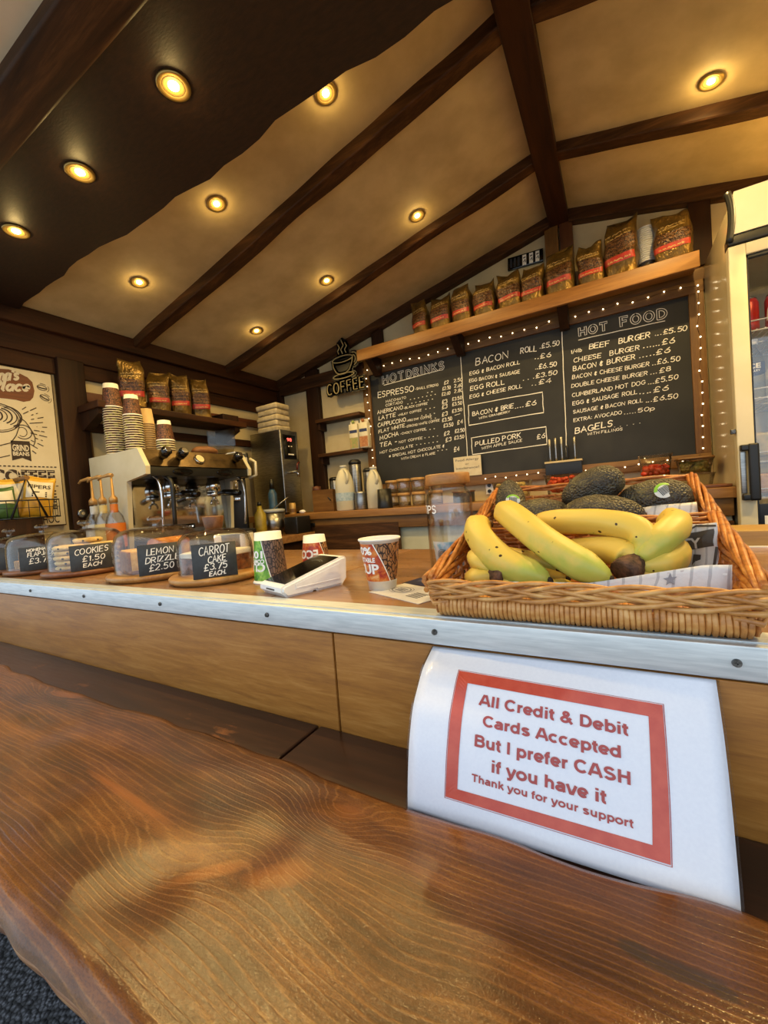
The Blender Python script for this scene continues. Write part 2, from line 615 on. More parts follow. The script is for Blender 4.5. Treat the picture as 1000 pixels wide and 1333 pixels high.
def sans(mb, body, u0, v0, width, cap, mp, weight=.185, d=.0006):
    adv = sum(.388 if c == ' ' else SANS[c][0] for c in body)
    kx = width / adv
    x = 0.0
    for c in body:
        if c == ' ':
            x += .388
            continue
        a_, st = SANS[c]
        for s_ in st:
            # work in a square metric so the stroke keeps its weight, then map
            q = [(x + px, py) for px, py in s_]
            ribbon(mb, q, weight, lambda u, v, h: mp(u0 + u * kx, v0 + v * cap, h), d, 0.0)
        x += a_
    return mb
# ------------------------------------------------------------------ shared materials
m_rafter = M_wood('dark stained timber', lin('1f1209'), lin('432a16'), lin('6a4626'), 'X', 1.0, 0.55, 0.5, spec=.2)
m_rafter_y = M_wood('dark stained timber lengthwise', lin('1a0d06'), lin('3a2010'), lin('4a2a12'), 'Y', 1.0, 0.55, 0.5, spec=.2)
m_post = M_wood('dark stained post', lin('160c06'), lin('2e1a0d'), lin('3c2211'), 'Z', 1.0, 0.55, 0.4, spec=.2)
m_soffit = M_noise('dark brown soffit board', lin('1c0f08'), lin('2e1a0e'), 40, 0.5, 0, (1, 3, 3), 0.3, 90)
m_ceiling = M_noise('beige ceiling cloth', lin('bda678'), lin('d2bb8a'), 7, 0.75, 0, (1, 1, 1), 0.15, 160)
m_cream = M_noise('cream painted board', lin('c9b78c'), lin('d8c89e'), 6, 0.6, 0, (1, 1, 1), 0.1, 60)
m_board_wood = M_wood('mid brown pine', lin('543514'), lin('745024'), lin('936d38'), 'X', 1.0, 0.5, 0.3)
m_board_wood_z = M_wood('mid brown pine upright', lin('543514'), lin('745024'), lin('936d38'), 'Z', 1.0, 0.5, 0.3)
m_oak = M_wood('varnished oak veneer', lin('855322'), lin('a56d2c'), lin('bb8542'), 'X', 3.6, 0.45, 0.15, 0.0)
m_ledge = M_wood('dark worn plank', lin('1d0f08'), lin('331b0e'), lin('4a2a16'), 'X', 1.0, 0.38, 0.3, 0.25, '8a5328')
m_counter = M_wood('varnished brown countertop', lin('725030'), lin('93693f'), lin('ad865a'), 'X', 1.6, 0.30, 0.12, 0.5)
m_alu = M_noise('brushed aluminium', lin('c4cccf'), lin('dde3e5'), 30, 0.42, 0.6, (0.6, 8, 8), 0.1, 60)
m_steel = M_noise('brushed stainless steel', lin('8d8d8a'), lin('a8a7a2'), 25, 0.3, 1.0, (1, 1, 10), 0.05, 60)
m_chrome = M_flat('chrome', 'd8d8d6', 0.08, 1.0)
m_black = M_flat('black plastic', '121212', 0.4)
m_blackgloss = M_flat('glossy black', '0a0a0b', 0.1)
m_white = M_flat('white plastic', 'f2f2ef', 0.35)
m_glass = M_glass('clear glass', (1, 1, 1), 1.5, .02, 1.6)
m_dome = M_glass('clear dome glass', (0.985, 0.985, 0.98), 1.3, 0.015, 1.5)
m_screw = M_noise('dull steel screw', lin('4b4b4a'), lin('7a7976'), 200, 0.4, 0.9)
m_walnut = M_wood('dark walnut', lin('4a2a14'), lin('6e4322'), lin('8a5a30'), 'X', 2.0, 0.45, 0.2)
m_chalkwhite = M_flat('white chalk pen', 'fbf8ee', 0.8)
m_slate = M_noise('chalkboard paint', lin('1b1c1b'), lin('2b2b28'), 5, 0.6, 0, (1, 1, 1), 0.1, 120)

# asphalt
t = NT('asphalt')
v = t.coord('Object')
vor = t.n('ShaderNodeTexVoronoi')
t.t.links.new(v, vor.inputs['Vector'])
vor.inputs['Scale'].default_value = 85
f = t.noise(v, 160, 3)
t.pb(Base_Color=t.ramp(t.math('ADD', t.math('MULTIPLY', vor.outputs['Distance'], 0.7), t.math('MULTIPLY', f, 0.5)), [(0.25, '6f7078'), (0.5, '4a4b50'), (0.8, '1c1c1e')]), Roughness=0.85)
t.bump(t.math('MULTIPLY', vor.outputs['Distance'], -1.0), 1.0, 0.012)
m_asphalt = t.m

# ------------------------------------------------------------------ the hut
XL, XR, XRIDGE = -2.235, 1.86, -0.185
ZE, SL = 2.202, 0.2255
YF, YB = 0.40, 2.40


def roof_z(x):
    return ZE + SL * (x + 2.227) if x < XRIDGE else ZE + SL * (XRIDGE + 2.227) - SL * (x - XRIDGE)


b = MB(); b.box(-6, 6, -0.4, 0.64, -0.1, 0.0); struct('ground', b, m_asphalt)
b = MB(); b.box(-9, 9, -9, -0.4, -0.1, 0.004); struct('ground', b, M_noise('pale bounce ground', lin('b8b0a4'), lin('ccc6ba'), 3, 0.8))  # unseen pale ground, added to bounce daylight up under the overhang and ceiling
b = MB(); b.box(XL - .1, XR + .1, 0.64, YB + .1, -0.1, 0.0); struct('floor', b, M_noise('dark floor', lin('3a352f'), lin('4a443c'), 12, 0.6))
b = MB(); b.box(XL - .1, XL, YF, YB + .1, 0, roof_z(-2.227)); struct('wall_left', b, m_cream)
b = MB(); b.box(XR, XR + .1, YF, YB + .1, 0, 2.3); struct('wall_right', b, m_cream)
b = MB()
b.prism([(XL - .1, 0), (XR + .1, 0), (XR + .1, roof_z(XR + .1)), (XRIDGE, roof_z(XRIDGE)), (XL - .1, roof_z(XL - .1))], YB, YB + .1, lambda u, v, w: (u, w, v))
struct('wall_back', b, m_cream)
b = MB()
for xa, xb in ((XL - .1, XRIDGE), (XRIDGE, XR + .1)):
    b.prism([(xa, roof_z(xa + (1e-6 if xa == XRIDGE else 0))), (xb, roof_z(xb)), (xb, roof_z(xb) + .08), (xa, roof_z(xa) + .08)], 0.43, YB + .1, lambda u, v, w: (u, w, v))
struct('ceiling', b, m_ceiling)
# front wall above the hatch, and the counter base below it
b = MB()
b.prism([(XL - .1, 2.21), (XR + .1, 2.21), (XR + .1, roof_z(XR + .1)), (XRIDGE, roof_z(XRIDGE)), (XL - .1, roof_z(XL - .1))], 0.40, 0.43, lambda u, v, w: (u, w, v))
struct('wall_front', b, m_soffit)

# soffit board over the counter with a waney back edge
b = MB()
edge = []
for i in range(61):
    x = XL + (XR - XL) * i / 60
    edge.append((x, 0.80 + 0.009 * sin(x * 5.3 + 1.0) + 0.006 * sin(x * 13.0) + 0.004 * sin(x * 31) + 0.005 * mnoise.noise(Vector((x * 9, 0, 0)))))
b.prism([(XL, 0.478)] + [(XR, 0.478)] + edge[::-1], 2.192, 2.23)
struct('trim_1', b, m_soffit)
b = MB(); b.box(XL, XR, 0.392, 0.478, 2.165, 2.235, 0.006); struct('trim_2', b, m_rafter)
b = MB(); b.box(XL, XR, -0.15, 0.392, 2.192, 2.24); struct('trim_3', b, M_noise('warm beige overhang board', lin('d2bfa2'), lin('dccbb0'), 7, 0.75))

tn = [3]


def trim(mb, mat):
    tn[0] += 1
    return struct('trim_%d' % tn[0], mb, mat)


def wavy_beam(x0, x1, y0, y1, top, depth, n=36, amp=0.006, seed=0):
    """a hand-cut beam; top(x) is its upper edge; runs along X"""
    m = MB()
    rings = []
    for i in range(n + 1):
        x = x0 + (x1 - x0) * i / n
        w = amp * mnoise.noise(Vector((x * 3.1 + seed, seed * 2.3, 0)))
        w2 = amp * mnoise.noise(Vector((x * 4.3 + seed, 9.1, 2.0)))
        z = top(x)
        d = depth + w * 1.4
        rings.append([(x, y0 + w2, z), (x, y1 + w, z), (x, y1 + w, z - d + .004), (x, y1 + w - .004, z - d), (x, y0 + w2 + .004, z - d), (x, y0 + w2, z - d + .004)])
    m.rings(rings, True, True, False)
    return m


for k, (ya, yb, dp) in enumerate(((1.285, 1.345, .048), (1.878, 1.935, .045), (2.345, 2.40, .055))):
    trim(wavy_beam(-2.225, XRIDGE - .045, ya, yb, lambda x: roof_z(x) + .002, dp, seed=k + 1), m_rafter)
    trim(wavy_beam(XRIDGE + .045, XR, ya, yb, lambda x: roof_z(x) + .002, dp, seed=k + 7), m_rafter)
# ridge beam
b = MB(); b.box(XRIDGE - .046, XRIDGE + .046, 0.43, 2.40, 2.602, 2.665, 0.004); trim(b, m_rafter_y)
# eave plate, tie board and rail on the left wall
b = MB(); b.box(XL, -2.175, 0.43, 2.40, 2.135, 2.212, 0.006); trim(b, m_rafter_y)
b = MB(); b.box(XL, -2.205, 0.43, 2.40, 2.025, 2.14, 0.004); trim(b, m_rafter_y)
b = MB(); b.box(XL, -2.215, 0.43, 2.40, 1.955, 2.028, 0.003); trim(b, m_rafter_y)
# posts and rails of the left wall
for (ya, yb, xd) in ((0.935, 1.045, -2.19), (2.30, 2.40, -2.17), (0.30, 0.42, -2.19)):
    b = MB(); b.box(XL, xd, max(ya, YF), yb, 0, 2.03, 0.004); trim(b, m_post)
b = MB(); b.box(XL, -2.212, 1.045, 2.30, 1.845, 1.895, 0.003); trim(b, M_wood('reddish brown rail', lin('3a1c0d'), lin('5c2f17'), lin('70401f'), 'Y', 1.0, 0.5, 0.2))
b = MB(); b.box(XL, -2.212, 1.045, 2.30, 1.70, 1.745, 0.003); trim(b, m_rafter_y)
b = MB(); b.box(XL, -2.222, 1.055, 1.066, 1.10, 1.70, 0.001); trim(b, m_board_wood_z)
# posts and rails of the back wall
b = MB(); b.box(-1.925, -1.812, 2.365, 2.40, 0, 2.23, 0.004); trim(b, m_post)
b = MB(); b.box(-2.235, -2.165, 2.36, 2.40, 0, 2.17, 0.004); trim(b, m_post)
b = MB(); b.box(-2.17, -1.42, 2.355, 2.40, 2.10, 2.185, 0.004); trim(b, m_rafter)
b = MB(); b.box(-1.43, XR, 2.372, 2.40, 2.142, 2.20, 0.003); trim(b, m_board_wood)
b = MB(); b.box(-1.45, XR, 2.382, 2.40, 2.10, 2.15, 0.002); trim(b, m_rafter)
# gable battens
b = MB(); b.box(-0.258, -0.193, 2.365, 2.40, 2.20, 2.655, 0.003); trim(b, m_board_wood_z)
b = MB(); b.box(-0.187, -0.125, 2.365, 2.40, 2.20, 2.645, 0.003); trim(b, M_wood('brown batten', lin('3a1f0e'), lin('57321a'), lin('6e4423'), 'Z', 1.0, 0.5, 0.3))
b = MB(); b.box(0.345, 0.425, 2.36, 2.40, 2.20, 2.54, 0.003); trim(b, m_post)
b = MB(); b.box(-1.345, -1.268, 2.365, 2.40, 2.19, 2.42, 0.003); trim(b, m_post)

# ------------------------------------------------------------------ recessed downlights
m_ring = M_flat('brushed brass ring', 'b79a5a', 0.3, 0.9)
m_bulb = M_emit('warm lamp face', (1.0, 0.74, 0.28), 22.0)
m_reflector = M_emit('lit reflector cup', (1.0, 0.62, 0.14), 0.22, '8a6a30')


def downlight(label, x, y, z, slope=0.0, power=LAMP_W):
    t_ = thing('downlight', label, 'ceiling light', (x, y, z), 0, 'recessed downlights in the ceiling')
    t_.rotation_euler = (0, atan2(-slope, 1), 0)
    m = MB()
    m.lathe([(.0225, 0), (.0350, 0), (.0350, -.003), (.0325, -.0055), (.026, -.0055), (.0225, -.002)], seg=32, cap=(False, False))
    part('trim_ring', m, m_ring, t_)
    m = MB(); m.lathe([(.0005, -.0008), (.017, -.0008), (.0228, -.0036), (.0228, .002), (.0005, .002)], seg=24)
    part('reflector', m, m_reflector, t_)
    m = MB(); m.lathe([(.0005, -.006), (.008, -.006), (.0115, -.003), (.0115, -.0005), (.0005, -.0005)], seg=20)
    part('bulb', m, m_bulb, t_)
    for kind, w in (('SPOT', power), ('POINT', LAMP_SPILL * power / LAMP_W)):
        ld = bpy.data.lights.new('downlight_glow', kind)
        ld.energy = w
        ld.color = LAMP_COLOR
        ld.shadow_soft_size = 0.011
        if kind == 'SPOT':
            ld.spot_size = radians(165)
            ld.spot_blend = 0.9
        lo = bpy.data.objects.new('downlight_glow', ld)
        COL.objects.link(lo)
        lo.parent = t_
        lo.location = (0, 0, -0.019)


for x, y, lb in ((-0.786, 0.605, 'recessed downlight in the dark soffit board, largest of its row'), (-1.191, 0.605, 'recessed downlight in the dark soffit board, middle of its row of three'),
                 (-1.592, 0.605, 'recessed downlight in the dark soffit board, cut by the left photo edge')):
    downlight(lb, x, y, 2.192)
for x, y, lb in ((-0.723, 1.104, 'recessed downlight half hidden behind the wavy soffit edge'), (-1.251, 1.104, 'recessed downlight in the first beige bay, middle of its row of three'),
                 (-1.781, 1.104, 'recessed downlight in the first beige bay, lowest beside the soffit edge'), (-0.723, 1.782, 'recessed downlight in the second beige bay, nearest the ridge beam'),
                 (-1.252, 1.782, 'recessed downlight in the second beige bay, middle of its row of three'), (-1.778, 1.782, 'recessed downlight in the second beige bay, lowest near the left wall')):
    downlight(lb, x, y, roof_z(x), SL)
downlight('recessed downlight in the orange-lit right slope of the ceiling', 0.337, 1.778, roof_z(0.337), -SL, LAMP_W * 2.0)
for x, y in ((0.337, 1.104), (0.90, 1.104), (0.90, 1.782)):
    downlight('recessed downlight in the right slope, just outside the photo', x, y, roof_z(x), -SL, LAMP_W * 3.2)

# ------------------------------------------------------------------ serving counter
ZT = 1.10
counter = thing('serving_counter', 'long brown wooden serving counter with an aluminium front strip and oak veneer front', 'counter', (-0.6, 0.83, 0))


def cpart(name, mb, mats, parent=None, label=None):
    """parts drawn in world coordinates under the counter"""
    o = part(name, mb, mats, parent or counter, label)
    if parent is None:
        o.location = (0.6, -0.83, 0)
    return o


b = MB(); b.box(-2.2, -0.571, 0.512, 1.165, 1.062, ZT, 0.002); cpart('worktop', b, m_counter)
b = MB(); b.box(-0.568, 1.05, 0.512, 1.165, 1.062, ZT, 0.002); cpart('worktop', b, m_counter)
b = MB(); b.box(-2.2, 1.05, 0.5, 0.512, 1.066, ZT, 0.0015)
b.box(-2.2, 1.05, 0.512, 0.545, ZT - .0005, ZT + .0012)
strip = cpart('edge_strip', b, m_alu, None, 'brushed aluminium edge strip screwed along the front')
for x in (-1.80, -1.456, -1.155, -0.839, -0.531, -0.221, 0.093, 0.40):
    b = MB(); b.cyl((x, 0.5, 1.083), (x, 0.4975, 1.083), 0.0042, 16, 0.0036)
    b.box(x - .0026, x + .0026, .4968, .4976, 1.0824, 1.0836); b.box(x - .0006, x + .0006, .4968, .4976, 1.0804, 1.0856)
    cpart('screw', b, m_screw, strip)
for xa, xb in ((-2.2, -0.4), (-0.396, 1.05)):
    b = MB(); b.box(xa, xb, 0.506, 0.53, 0.86, 1.062, 0.0015); cpart('front_panel', b, m_oak)
for xa, xb in ((-2.2, -0.4415), (-0.4365, 1.05)):
    b = MB(); b.box(xa, xb, 0.375, 0.505, 0.876, 0.906, 0.003); cpart('ledge_board', b, m_ledge)
b = MB(); b.box(0.19, 1.05, 1.1715, 1.30, 1.06, 1.136, 0.004); rail_ = part('counter_rail', b, M_wood('yellowish pine rail', lin('8a6a38'), lin('a98648'), lin('c2a05c'), 'X', 1.0, 0.4, 0.15))
tag(rail_, 'yellowish pine rail behind the serving counter, in front of the fridge', 'rail')
b = MB(); b.box(0.18, 1.05, 1.158, 1.170, 1.07, 1.1025, 0.001); cpart('back_strip', b, m_white)
b = MB(); b.box(-2.2, 1.05, 0.62, 0.65, 0, 1.06); cpart('base_panel', b, m_post)

# ------------------------------------------------------------------ live-edge bar slab
t = NT('stained live edge pine')
v = t.coord('Object')
sep = t.n('ShaderNodeSeparateXYZ'); t.t.links.new(v, sep.inputs[0])
X_, Y_ = sep.outputs[0], sep.outputs[1]
wv = t.coord('Object', (2.2, 9, 3))
warp = t.math('MULTIPLY', t.math('SUBTRACT', t.noise(wv, 1.0, 2, 0.5), 0.5), 0.055)
F_ = t.math('ADD', t.math('ADD', Y_, warp), t.math('MULTIPLY', X_, 0.03))
for kx, ky, sx, sy, A in ((-.285, .345, .045, .040, .040), (-.335, .275, .045, .03, -.028), (-.43, .215, .07, .03, .022), (-1.0, .365, .10, .025, .03), (-.62, .25, .16, .02, -.008), (-.18, .22, .08, .05, .012)):
    dx = t.math('DIVIDE', t.math('SUBTRACT', X_, kx), sx)
    dy = t.math('DIVIDE', t.math('SUBTRACT', Y_, ky), sy)
    g = t.math('POWER', 2.718, t.math('MULTIPLY', t.math('ADD', t.math('MULTIPLY', dx, dx), t.math('MULTIPLY', dy, dy)), -1.0))
    F_ = t.math('ADD', F_, t.math('MULTIPLY', g, A))
fine = t.noise(t.coord('Object', (10, 120, 40)), 3.0, 5, 0.7)
med = t.noise(t.coord('Object', (4, 26, 10)), 1.6, 4, 0.6)
jit_ = t.noise(t.coord('Object', (1.5, 40, 10)), 1.5, 3, 0.6)
ph = t.math('ADD', t.math('ADD', t.math('MULTIPLY', F_, 860.0), t.math('MULTIPLY', fine, 1.2)), t.math('MULTIPLY', jit_, 11.0))
ring = t.math('POWER', t.math('ADD', t.math('MULTIPLY', t.math('SINE', ph), 0.5), 0.5), 7.0)
big = t.noise(t.coord('Object', (3, 9, 3)), 1.3, 3, 0.6)
base = t.ramp(t.math('ADD', t.math('MULTIPLY', big, 0.55), t.math('MULTIPLY', med, 0.45)), [(0.34, '341c08'), (0.5, '5a3410'), (0.66, '7e4e1e')])
col = t.mix(t.math('MULTIPLY', ring, t.math('MULTIPLY', med, 0.46)), base, lin('a8743a'))
col = t.mix(t.math('MULTIPLY', t.math('GREATER_THAN', fine, 0.56), 0.30), col, lin('3a2009'))
grit = t.noise(t.coord('Object', (1, 2.5, 1)), 330, 2, 0.6)
col = t.mix(t.math('MULTIPLY', t.math('GREATER_THAN', grit, 0.54), 0.28), col, lin('2c1706'))


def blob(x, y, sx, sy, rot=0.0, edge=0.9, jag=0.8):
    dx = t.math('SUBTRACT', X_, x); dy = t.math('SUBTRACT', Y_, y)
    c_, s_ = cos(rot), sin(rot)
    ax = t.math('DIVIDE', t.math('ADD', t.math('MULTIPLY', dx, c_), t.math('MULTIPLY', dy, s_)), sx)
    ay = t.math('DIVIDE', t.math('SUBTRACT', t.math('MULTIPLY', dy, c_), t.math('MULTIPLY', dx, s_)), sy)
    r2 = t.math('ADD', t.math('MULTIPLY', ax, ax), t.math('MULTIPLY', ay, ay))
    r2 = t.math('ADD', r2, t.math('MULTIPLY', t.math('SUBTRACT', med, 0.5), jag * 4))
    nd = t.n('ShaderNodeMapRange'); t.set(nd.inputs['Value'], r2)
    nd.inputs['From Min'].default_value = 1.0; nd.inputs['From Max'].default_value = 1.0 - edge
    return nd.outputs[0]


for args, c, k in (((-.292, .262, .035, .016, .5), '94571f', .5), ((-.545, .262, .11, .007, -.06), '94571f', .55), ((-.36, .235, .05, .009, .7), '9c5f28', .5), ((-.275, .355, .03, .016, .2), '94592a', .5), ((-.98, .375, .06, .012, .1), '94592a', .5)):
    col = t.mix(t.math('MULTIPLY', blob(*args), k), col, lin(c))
for args, c, k in (((.022, .327, .030, .009, .15, .6, .9), '37270f', .75), ((-.005, .331, .012, .007, 0, .6, .6), '33250f', .7), ((.046, .326, .010, .006, 0, .6, .6), '33250f', .7)):
    col = t.mix(t.math('MULTIPLY', blob(*args), k), col, lin(c))
t.pb(Base_Color=col, Roughness=0.6, Coat_Weight=0.85, Specular_IOR_Level=0.1)
t.b.inputs['Coat Roughness'].default_value = 0.17
hgt = t.math('ADD', t.math('MULTIPLY', ring, 0.45), t.math('ADD', t.math('MULTIPLY', fine, 0.6), t.math('MULTIPLY', t.noise(v, 420, 3), 0.8)))
t.bump(hgt, 0.55, 0.0013)
cb_ = t.n('ShaderNodeBump')
cb_.inputs['Strength'].default_value = 0.40
cb_.inputs['Distance'].default_value = 0.0007
t.set(cb_.inputs['Height'], t.math('ADD', t.math('MULTIPLY', t.noise(v, 520, 2), 1.0), t.math('MULTIPLY', ring, 0.25)))
t.t.links.new(cb_.outputs[0], t.b.inputs['Coat Normal'])
m_slab = t.m
t = NT('pale bark edge')
v = t.coord('Object', (4, 20, 20))
f = t.noise(v, 4, 6, 0.65)
t.pb(Base_Color=t.ramp(f, [(0.35, '4a2812'), (0.5, '7a4a24'), (0.68, 'a98258')]), Roughness=0.35, Coat_Weight=0.3)
t.bump(f, 0.7, 0.004)
m_bark = t.m


def slab_edges(x):
    inner = 0.392 + 0.006 * sin(x * 9.0 + .6) + 0.006 * mnoise.noise(Vector((x * 14, 3.3, 0))) + 0.003 * sin(x * 31)
    inner = max(inner, 0.3895)
    front = 0.124 + 0.004 * mnoise.noise(Vector((x * 6, 8.8, 1))) + 0.003 * mnoise.noise(Vector((x * 21, 1.8, 1)))
    return front, inner


def slab_top(x, y):
    z = 0.9225 + 0.0036 * mnoise.noise(Vector((x * 5, y * 11, 0.4))) + 0.0016 * mnoise.noise(Vector((x * 14, y * 26, 4.4)))
    for gx, gy, sx, sy, a in ((-.335, .285, .032, .05, -.0050), (-.40, .205, .040, .035, -.0048), (-.30, .335, .03, .025, .003), (-.47, .175, .03, .02, .003), (-.27, .26, .04, .03, .0025), (-.16, .25, .03, .06, -.003)):
        z += a * math.exp(-((x - gx) / sx) ** 2 - ((y - gy) / sy) ** 2)
    return z


b = MB()
nx, ny = 420, 40
x0, x1 = -2.2, 0.75
rings = []
for i in range(nx + 1):
    x = x0 + (x1 - x0) * i / nx
    fr, inn = slab_edges(x)
    r = []
    for j in range(ny + 1):
        k = j / ny
        y = fr + (inn - fr) * k
        z = slab_top(x, y)
        ef = max(0, 1 - (y - fr) / 0.016)
        ei = max(0, 1 - (inn - y) / 0.008)
        z -= 0.011 * ef ** 2 + 0.003 * ei ** 2
        r.append((x, y, z))
    wob = 0.004 * mnoise.noise(Vector((x * 17, 2, 7)))
    r.append((x, inn - .002, 0.9085)); r.append((x, inn - .012, 0.9065)); r.append((x, 0.372, 0.9065)); r.append((x, 0.372, 0.878))
    r.append((x, fr + .022 + wob, 0.870)); r.append((x, fr + .010 + wob, 0.880)); r.append((x, fr + .003 + wob * .6, 0.897))
    rings.append(r)
b.rings(rings, True, True, True)
slab = part('bar_shelf', b, [m_slab, m_bark])
tag(slab, 'thick varnished live-edge pine slab in the foreground below the serving counter', 'bar shelf')
for p in slab.data.polygons:
    c = p.center
    if c.z < 0.912 and c.y < 0.16:
        p.material_index = 1
b = MB()
for x in (-2.0, -1.2, -.45, .35):
    b.prism([(.17, .860), (.615, .860), (.615, .55), (.56, .55), (.20, .835)], x - .02, x + .02, lambda u, v, w: (w, u, v))
trim(b, m_post)
# ------------------------------------------------------------------ laminated notice
PL = [(.504, 1.062), (.465, 1.047), (.43, 1.014), (.413, .976), (.405, .944), (.400, .918), (.399, .909)]
PR = [(.505, 1.062), (.478, 1.020), (.458, .981), (.436, .942), (.417, .918), (.409, .909), (.408, .908)]


def resample(P, n=41):
    d = [0.0]
    for a, c in zip(P, P[1:]):
        d.append(d[-1] + math.dist(a, c))
    out = []
    for i in range(n):
        s_ = d[-1] * i / (n - 1)
        k = max(j for j in range(len(d) - 1) if d[j] <= s_ + 1e-12)
        f_ = (s_ - d[k]) / max(1e-9, d[k + 1] - d[k])
        out.append(tuple(P[k][q] * (1 - f_) + P[k + 1][q] * f_ for q in range(len(P[0]))))
    return out


def smooth(P, it=6):
    for _ in range(it):
        P = [P[0]] + [tuple((P[i - 1][q] + 2 * P[i][q] + P[i + 1][q]) / 4 for q in range(len(P[0]))) for i in range(1, len(P) - 1)] + [P[-1]]
    return P


_PL, _PR = smooth(resample(PL)), smooth(resample(PR))


def S(a, bb, h=0.0):
    k = min(max(bb, 0), 1) * 40
    i = min(int(k), 39)
    f_ = k - i
    l = [_PL[i][q] * (1 - f_) + _PL[i + 1][q] * f_ for q in (0, 1)]
    r = [_PR[i][q] * (1 - f_) + _PR[i + 1][q] * f_ for q in (0, 1)]
    y, z = l[0] * (1 - a) + r[0] * a, l[1] * (1 - a) + r[1] * a
    dl = (_PL[i + 1][0] - _PL[i][0], _PL[i + 1][1] - _PL[i][1])
    nl = math.hypot(*dl)
    ny, nz = dl[1] / nl, -dl[0] / nl
    return Vector((-.226 + (.303 - .006 * bb ** 3) * a, y + ny * h, z + nz * h))


m_paper = M_noise('bright white paper', lin('e0e3ee'), lin('e4e7f1'), 300, 0.35, 0, (1, 1, 1), 0.03, 300, coat=0.5)
m_red = M_noise('red print', lin('bc3d28'), lin('c84e36'), 60, 0.4, coat=0.5)
m_redtext = M_flat('red lettering', 'a8302a', 0.4, 0, 0.5)
m_pouch = M_glass('laminating pouch', (0.96, 0.97, 0.98), 1.4, 0.06)
sign = thing('notice', 'white laminated notice with a red border propped on the ledge against the counter front', 'sign', (-.075, .45, .906))


def gpart(name, mb, mats, parent, label=None):
    o = part(name, mb, mats, parent, label)
    o.location = -Vector(parent.location)
    return o


b = MB(); b.sheet(lambda u, v: S(u, 1 - v), 24, 40, 0.0004); gpart('sheet', b, m_paper, sign)
b = MB(); b.sheet(lambda u, v: S(-.008 + 1.016 * u, 1 - v * 1.0, -.0006), 12, 40, 0.0003); gpart('laminate', b, m_pouch, sign, 'clear laminate edge')
b = MB()
o_ = [(.153, .178), (.845, .178), (.842, .888), (.152, .872)]
i_ = [(.197, .250), (.803, .249), (.797, .828), (.195, .818)]


def strip(p0, p1, q0, q1, n=30):
    P = [[None] * 2 for _ in range(n + 1)]
    for k in range(n + 1):
        f_ = k / n
        for w_, (a_, c_) in enumerate(((p0, p1), (q0, q1))):
            P[k][w_] = b.v(S(a_[0] + (c_[0] - a_[0]) * f_, a_[1] + (c_[1] - a_[1]) * f_, .0007))
    for k in range(n):
        b._f([P[k][0], P[k + 1][0], P[k + 1][1], P[k][1]])


for k in range(4):
    strip(o_[k], o_[(k + 1) % 4], i_[k], i_[(k + 1) % 4])
gpart('border', b, m_red, sign, 'red rectangular border')
b = MB()
for body, p0, p1, cap, bold in (('All Credit & Debit', (.251, .363), (.744, .367), .0615, .03), ('Cards Accepted', (.273, .471), (.722, .480), .0575, .03), ('But I prefer CASH', (.246, .581), (.747, .594), .060, .03),
                                ('if you have it', (.311, .690), (.676, .704), .060, .03), ('Thank you for your support', (.245, .758), (.749, .779), .038, .025)):
    w_ = p1[0] - p0[0]
    sans(b, body, 0, 0, w_, cap, lambda u, v, h, p0=p0, p1=p1, w_=w_: S(p0[0] + u, p0[1] + (p1[1] - p0[1]) * u / w_ - v, h), (.218 if bold > .028 else .20), .0008)
gpart('lettering', b, m_redtext, sign, 'red printed lettering')
b = MB()
for (a0, s0, a1, s1) in ((.150, .172, .848, .173), (.848, .173, .845, .895), (.845, .895, .149, .878), (.149, .878, .150, .172)):
    ribbon(b, [(a0 + (a1 - a0) * k / 30, s0 + (s1 - s0) * k / 30) for k in range(31)], .0022, lambda u, v, h: S(u, v, .0007))
gpart('border_line', b, m_redtext, sign)

# ------------------------------------------------------------------ wicker
t = NT('honey coloured willow')
v = t.coord('Object', (30, 30, 60))
f = t.noise(v, 2.2, 5, 0.6)
f2 = t.noise(t.coord('Object', (1, 1, 1)), 26, 3)
col = t.ramp(t.math('ADD', t.math('MULTIPLY', f, .5), t.math('MULTIPLY', f2, .5)), [(0.32, '8a5422'), (0.48, 'c08442'), (0.68, 'e0b06a')])
t.pb(Base_Color=col, Roughness=0.42, Coat_Weight=0.15)
t.bump(f, 0.3, 0.001)
m_wicker = t.m
t = NT('orange brown willow')
v = t.coord('Object', (30, 30, 60))
f = t.noise(v, 2.2, 5, 0.6)
t.pb(Base_Color=t.ramp(f, [(0.32, '8a4a1a'), (0.5, 'b8702e'), (0.68, 'd4924a')]), Roughness=0.4, Coat_Weight=0.2)
t.bump(f, 0.3, 0.001)
m_wicker2 = t.m


def rope(mb, p0, p1, rs, rh, n, pitch, hand=1, phase=0.0, sag=0.0, seg=6, ry=None):
    p0, p1 = Vector(p0), Vector(p1)
    d = p1 - p0
    L_ = d.length
    d.normalize()
    a = d.cross(Vector((0, 0, 1))).normalized()
    c = a.cross(d)
    N = max(8, int(L_ / pitch * 14))
    for k in range(n):
        pts = []
        jit = rnd.uniform(-.35, .35)
        for i in range(N + 1):
            s_ = i / N
            th = hand * 2 * pi * (s_ * L_ / pitch) + 2 * pi * k / n + phase + jit
            pts.append(p0 + d * (L_ * s_) + a * ((ry or rh) * cos(th)) + c * (rh * sin(th)))
        mb.tube(pts, rs * rnd.uniform(.88, 1.08), seg)


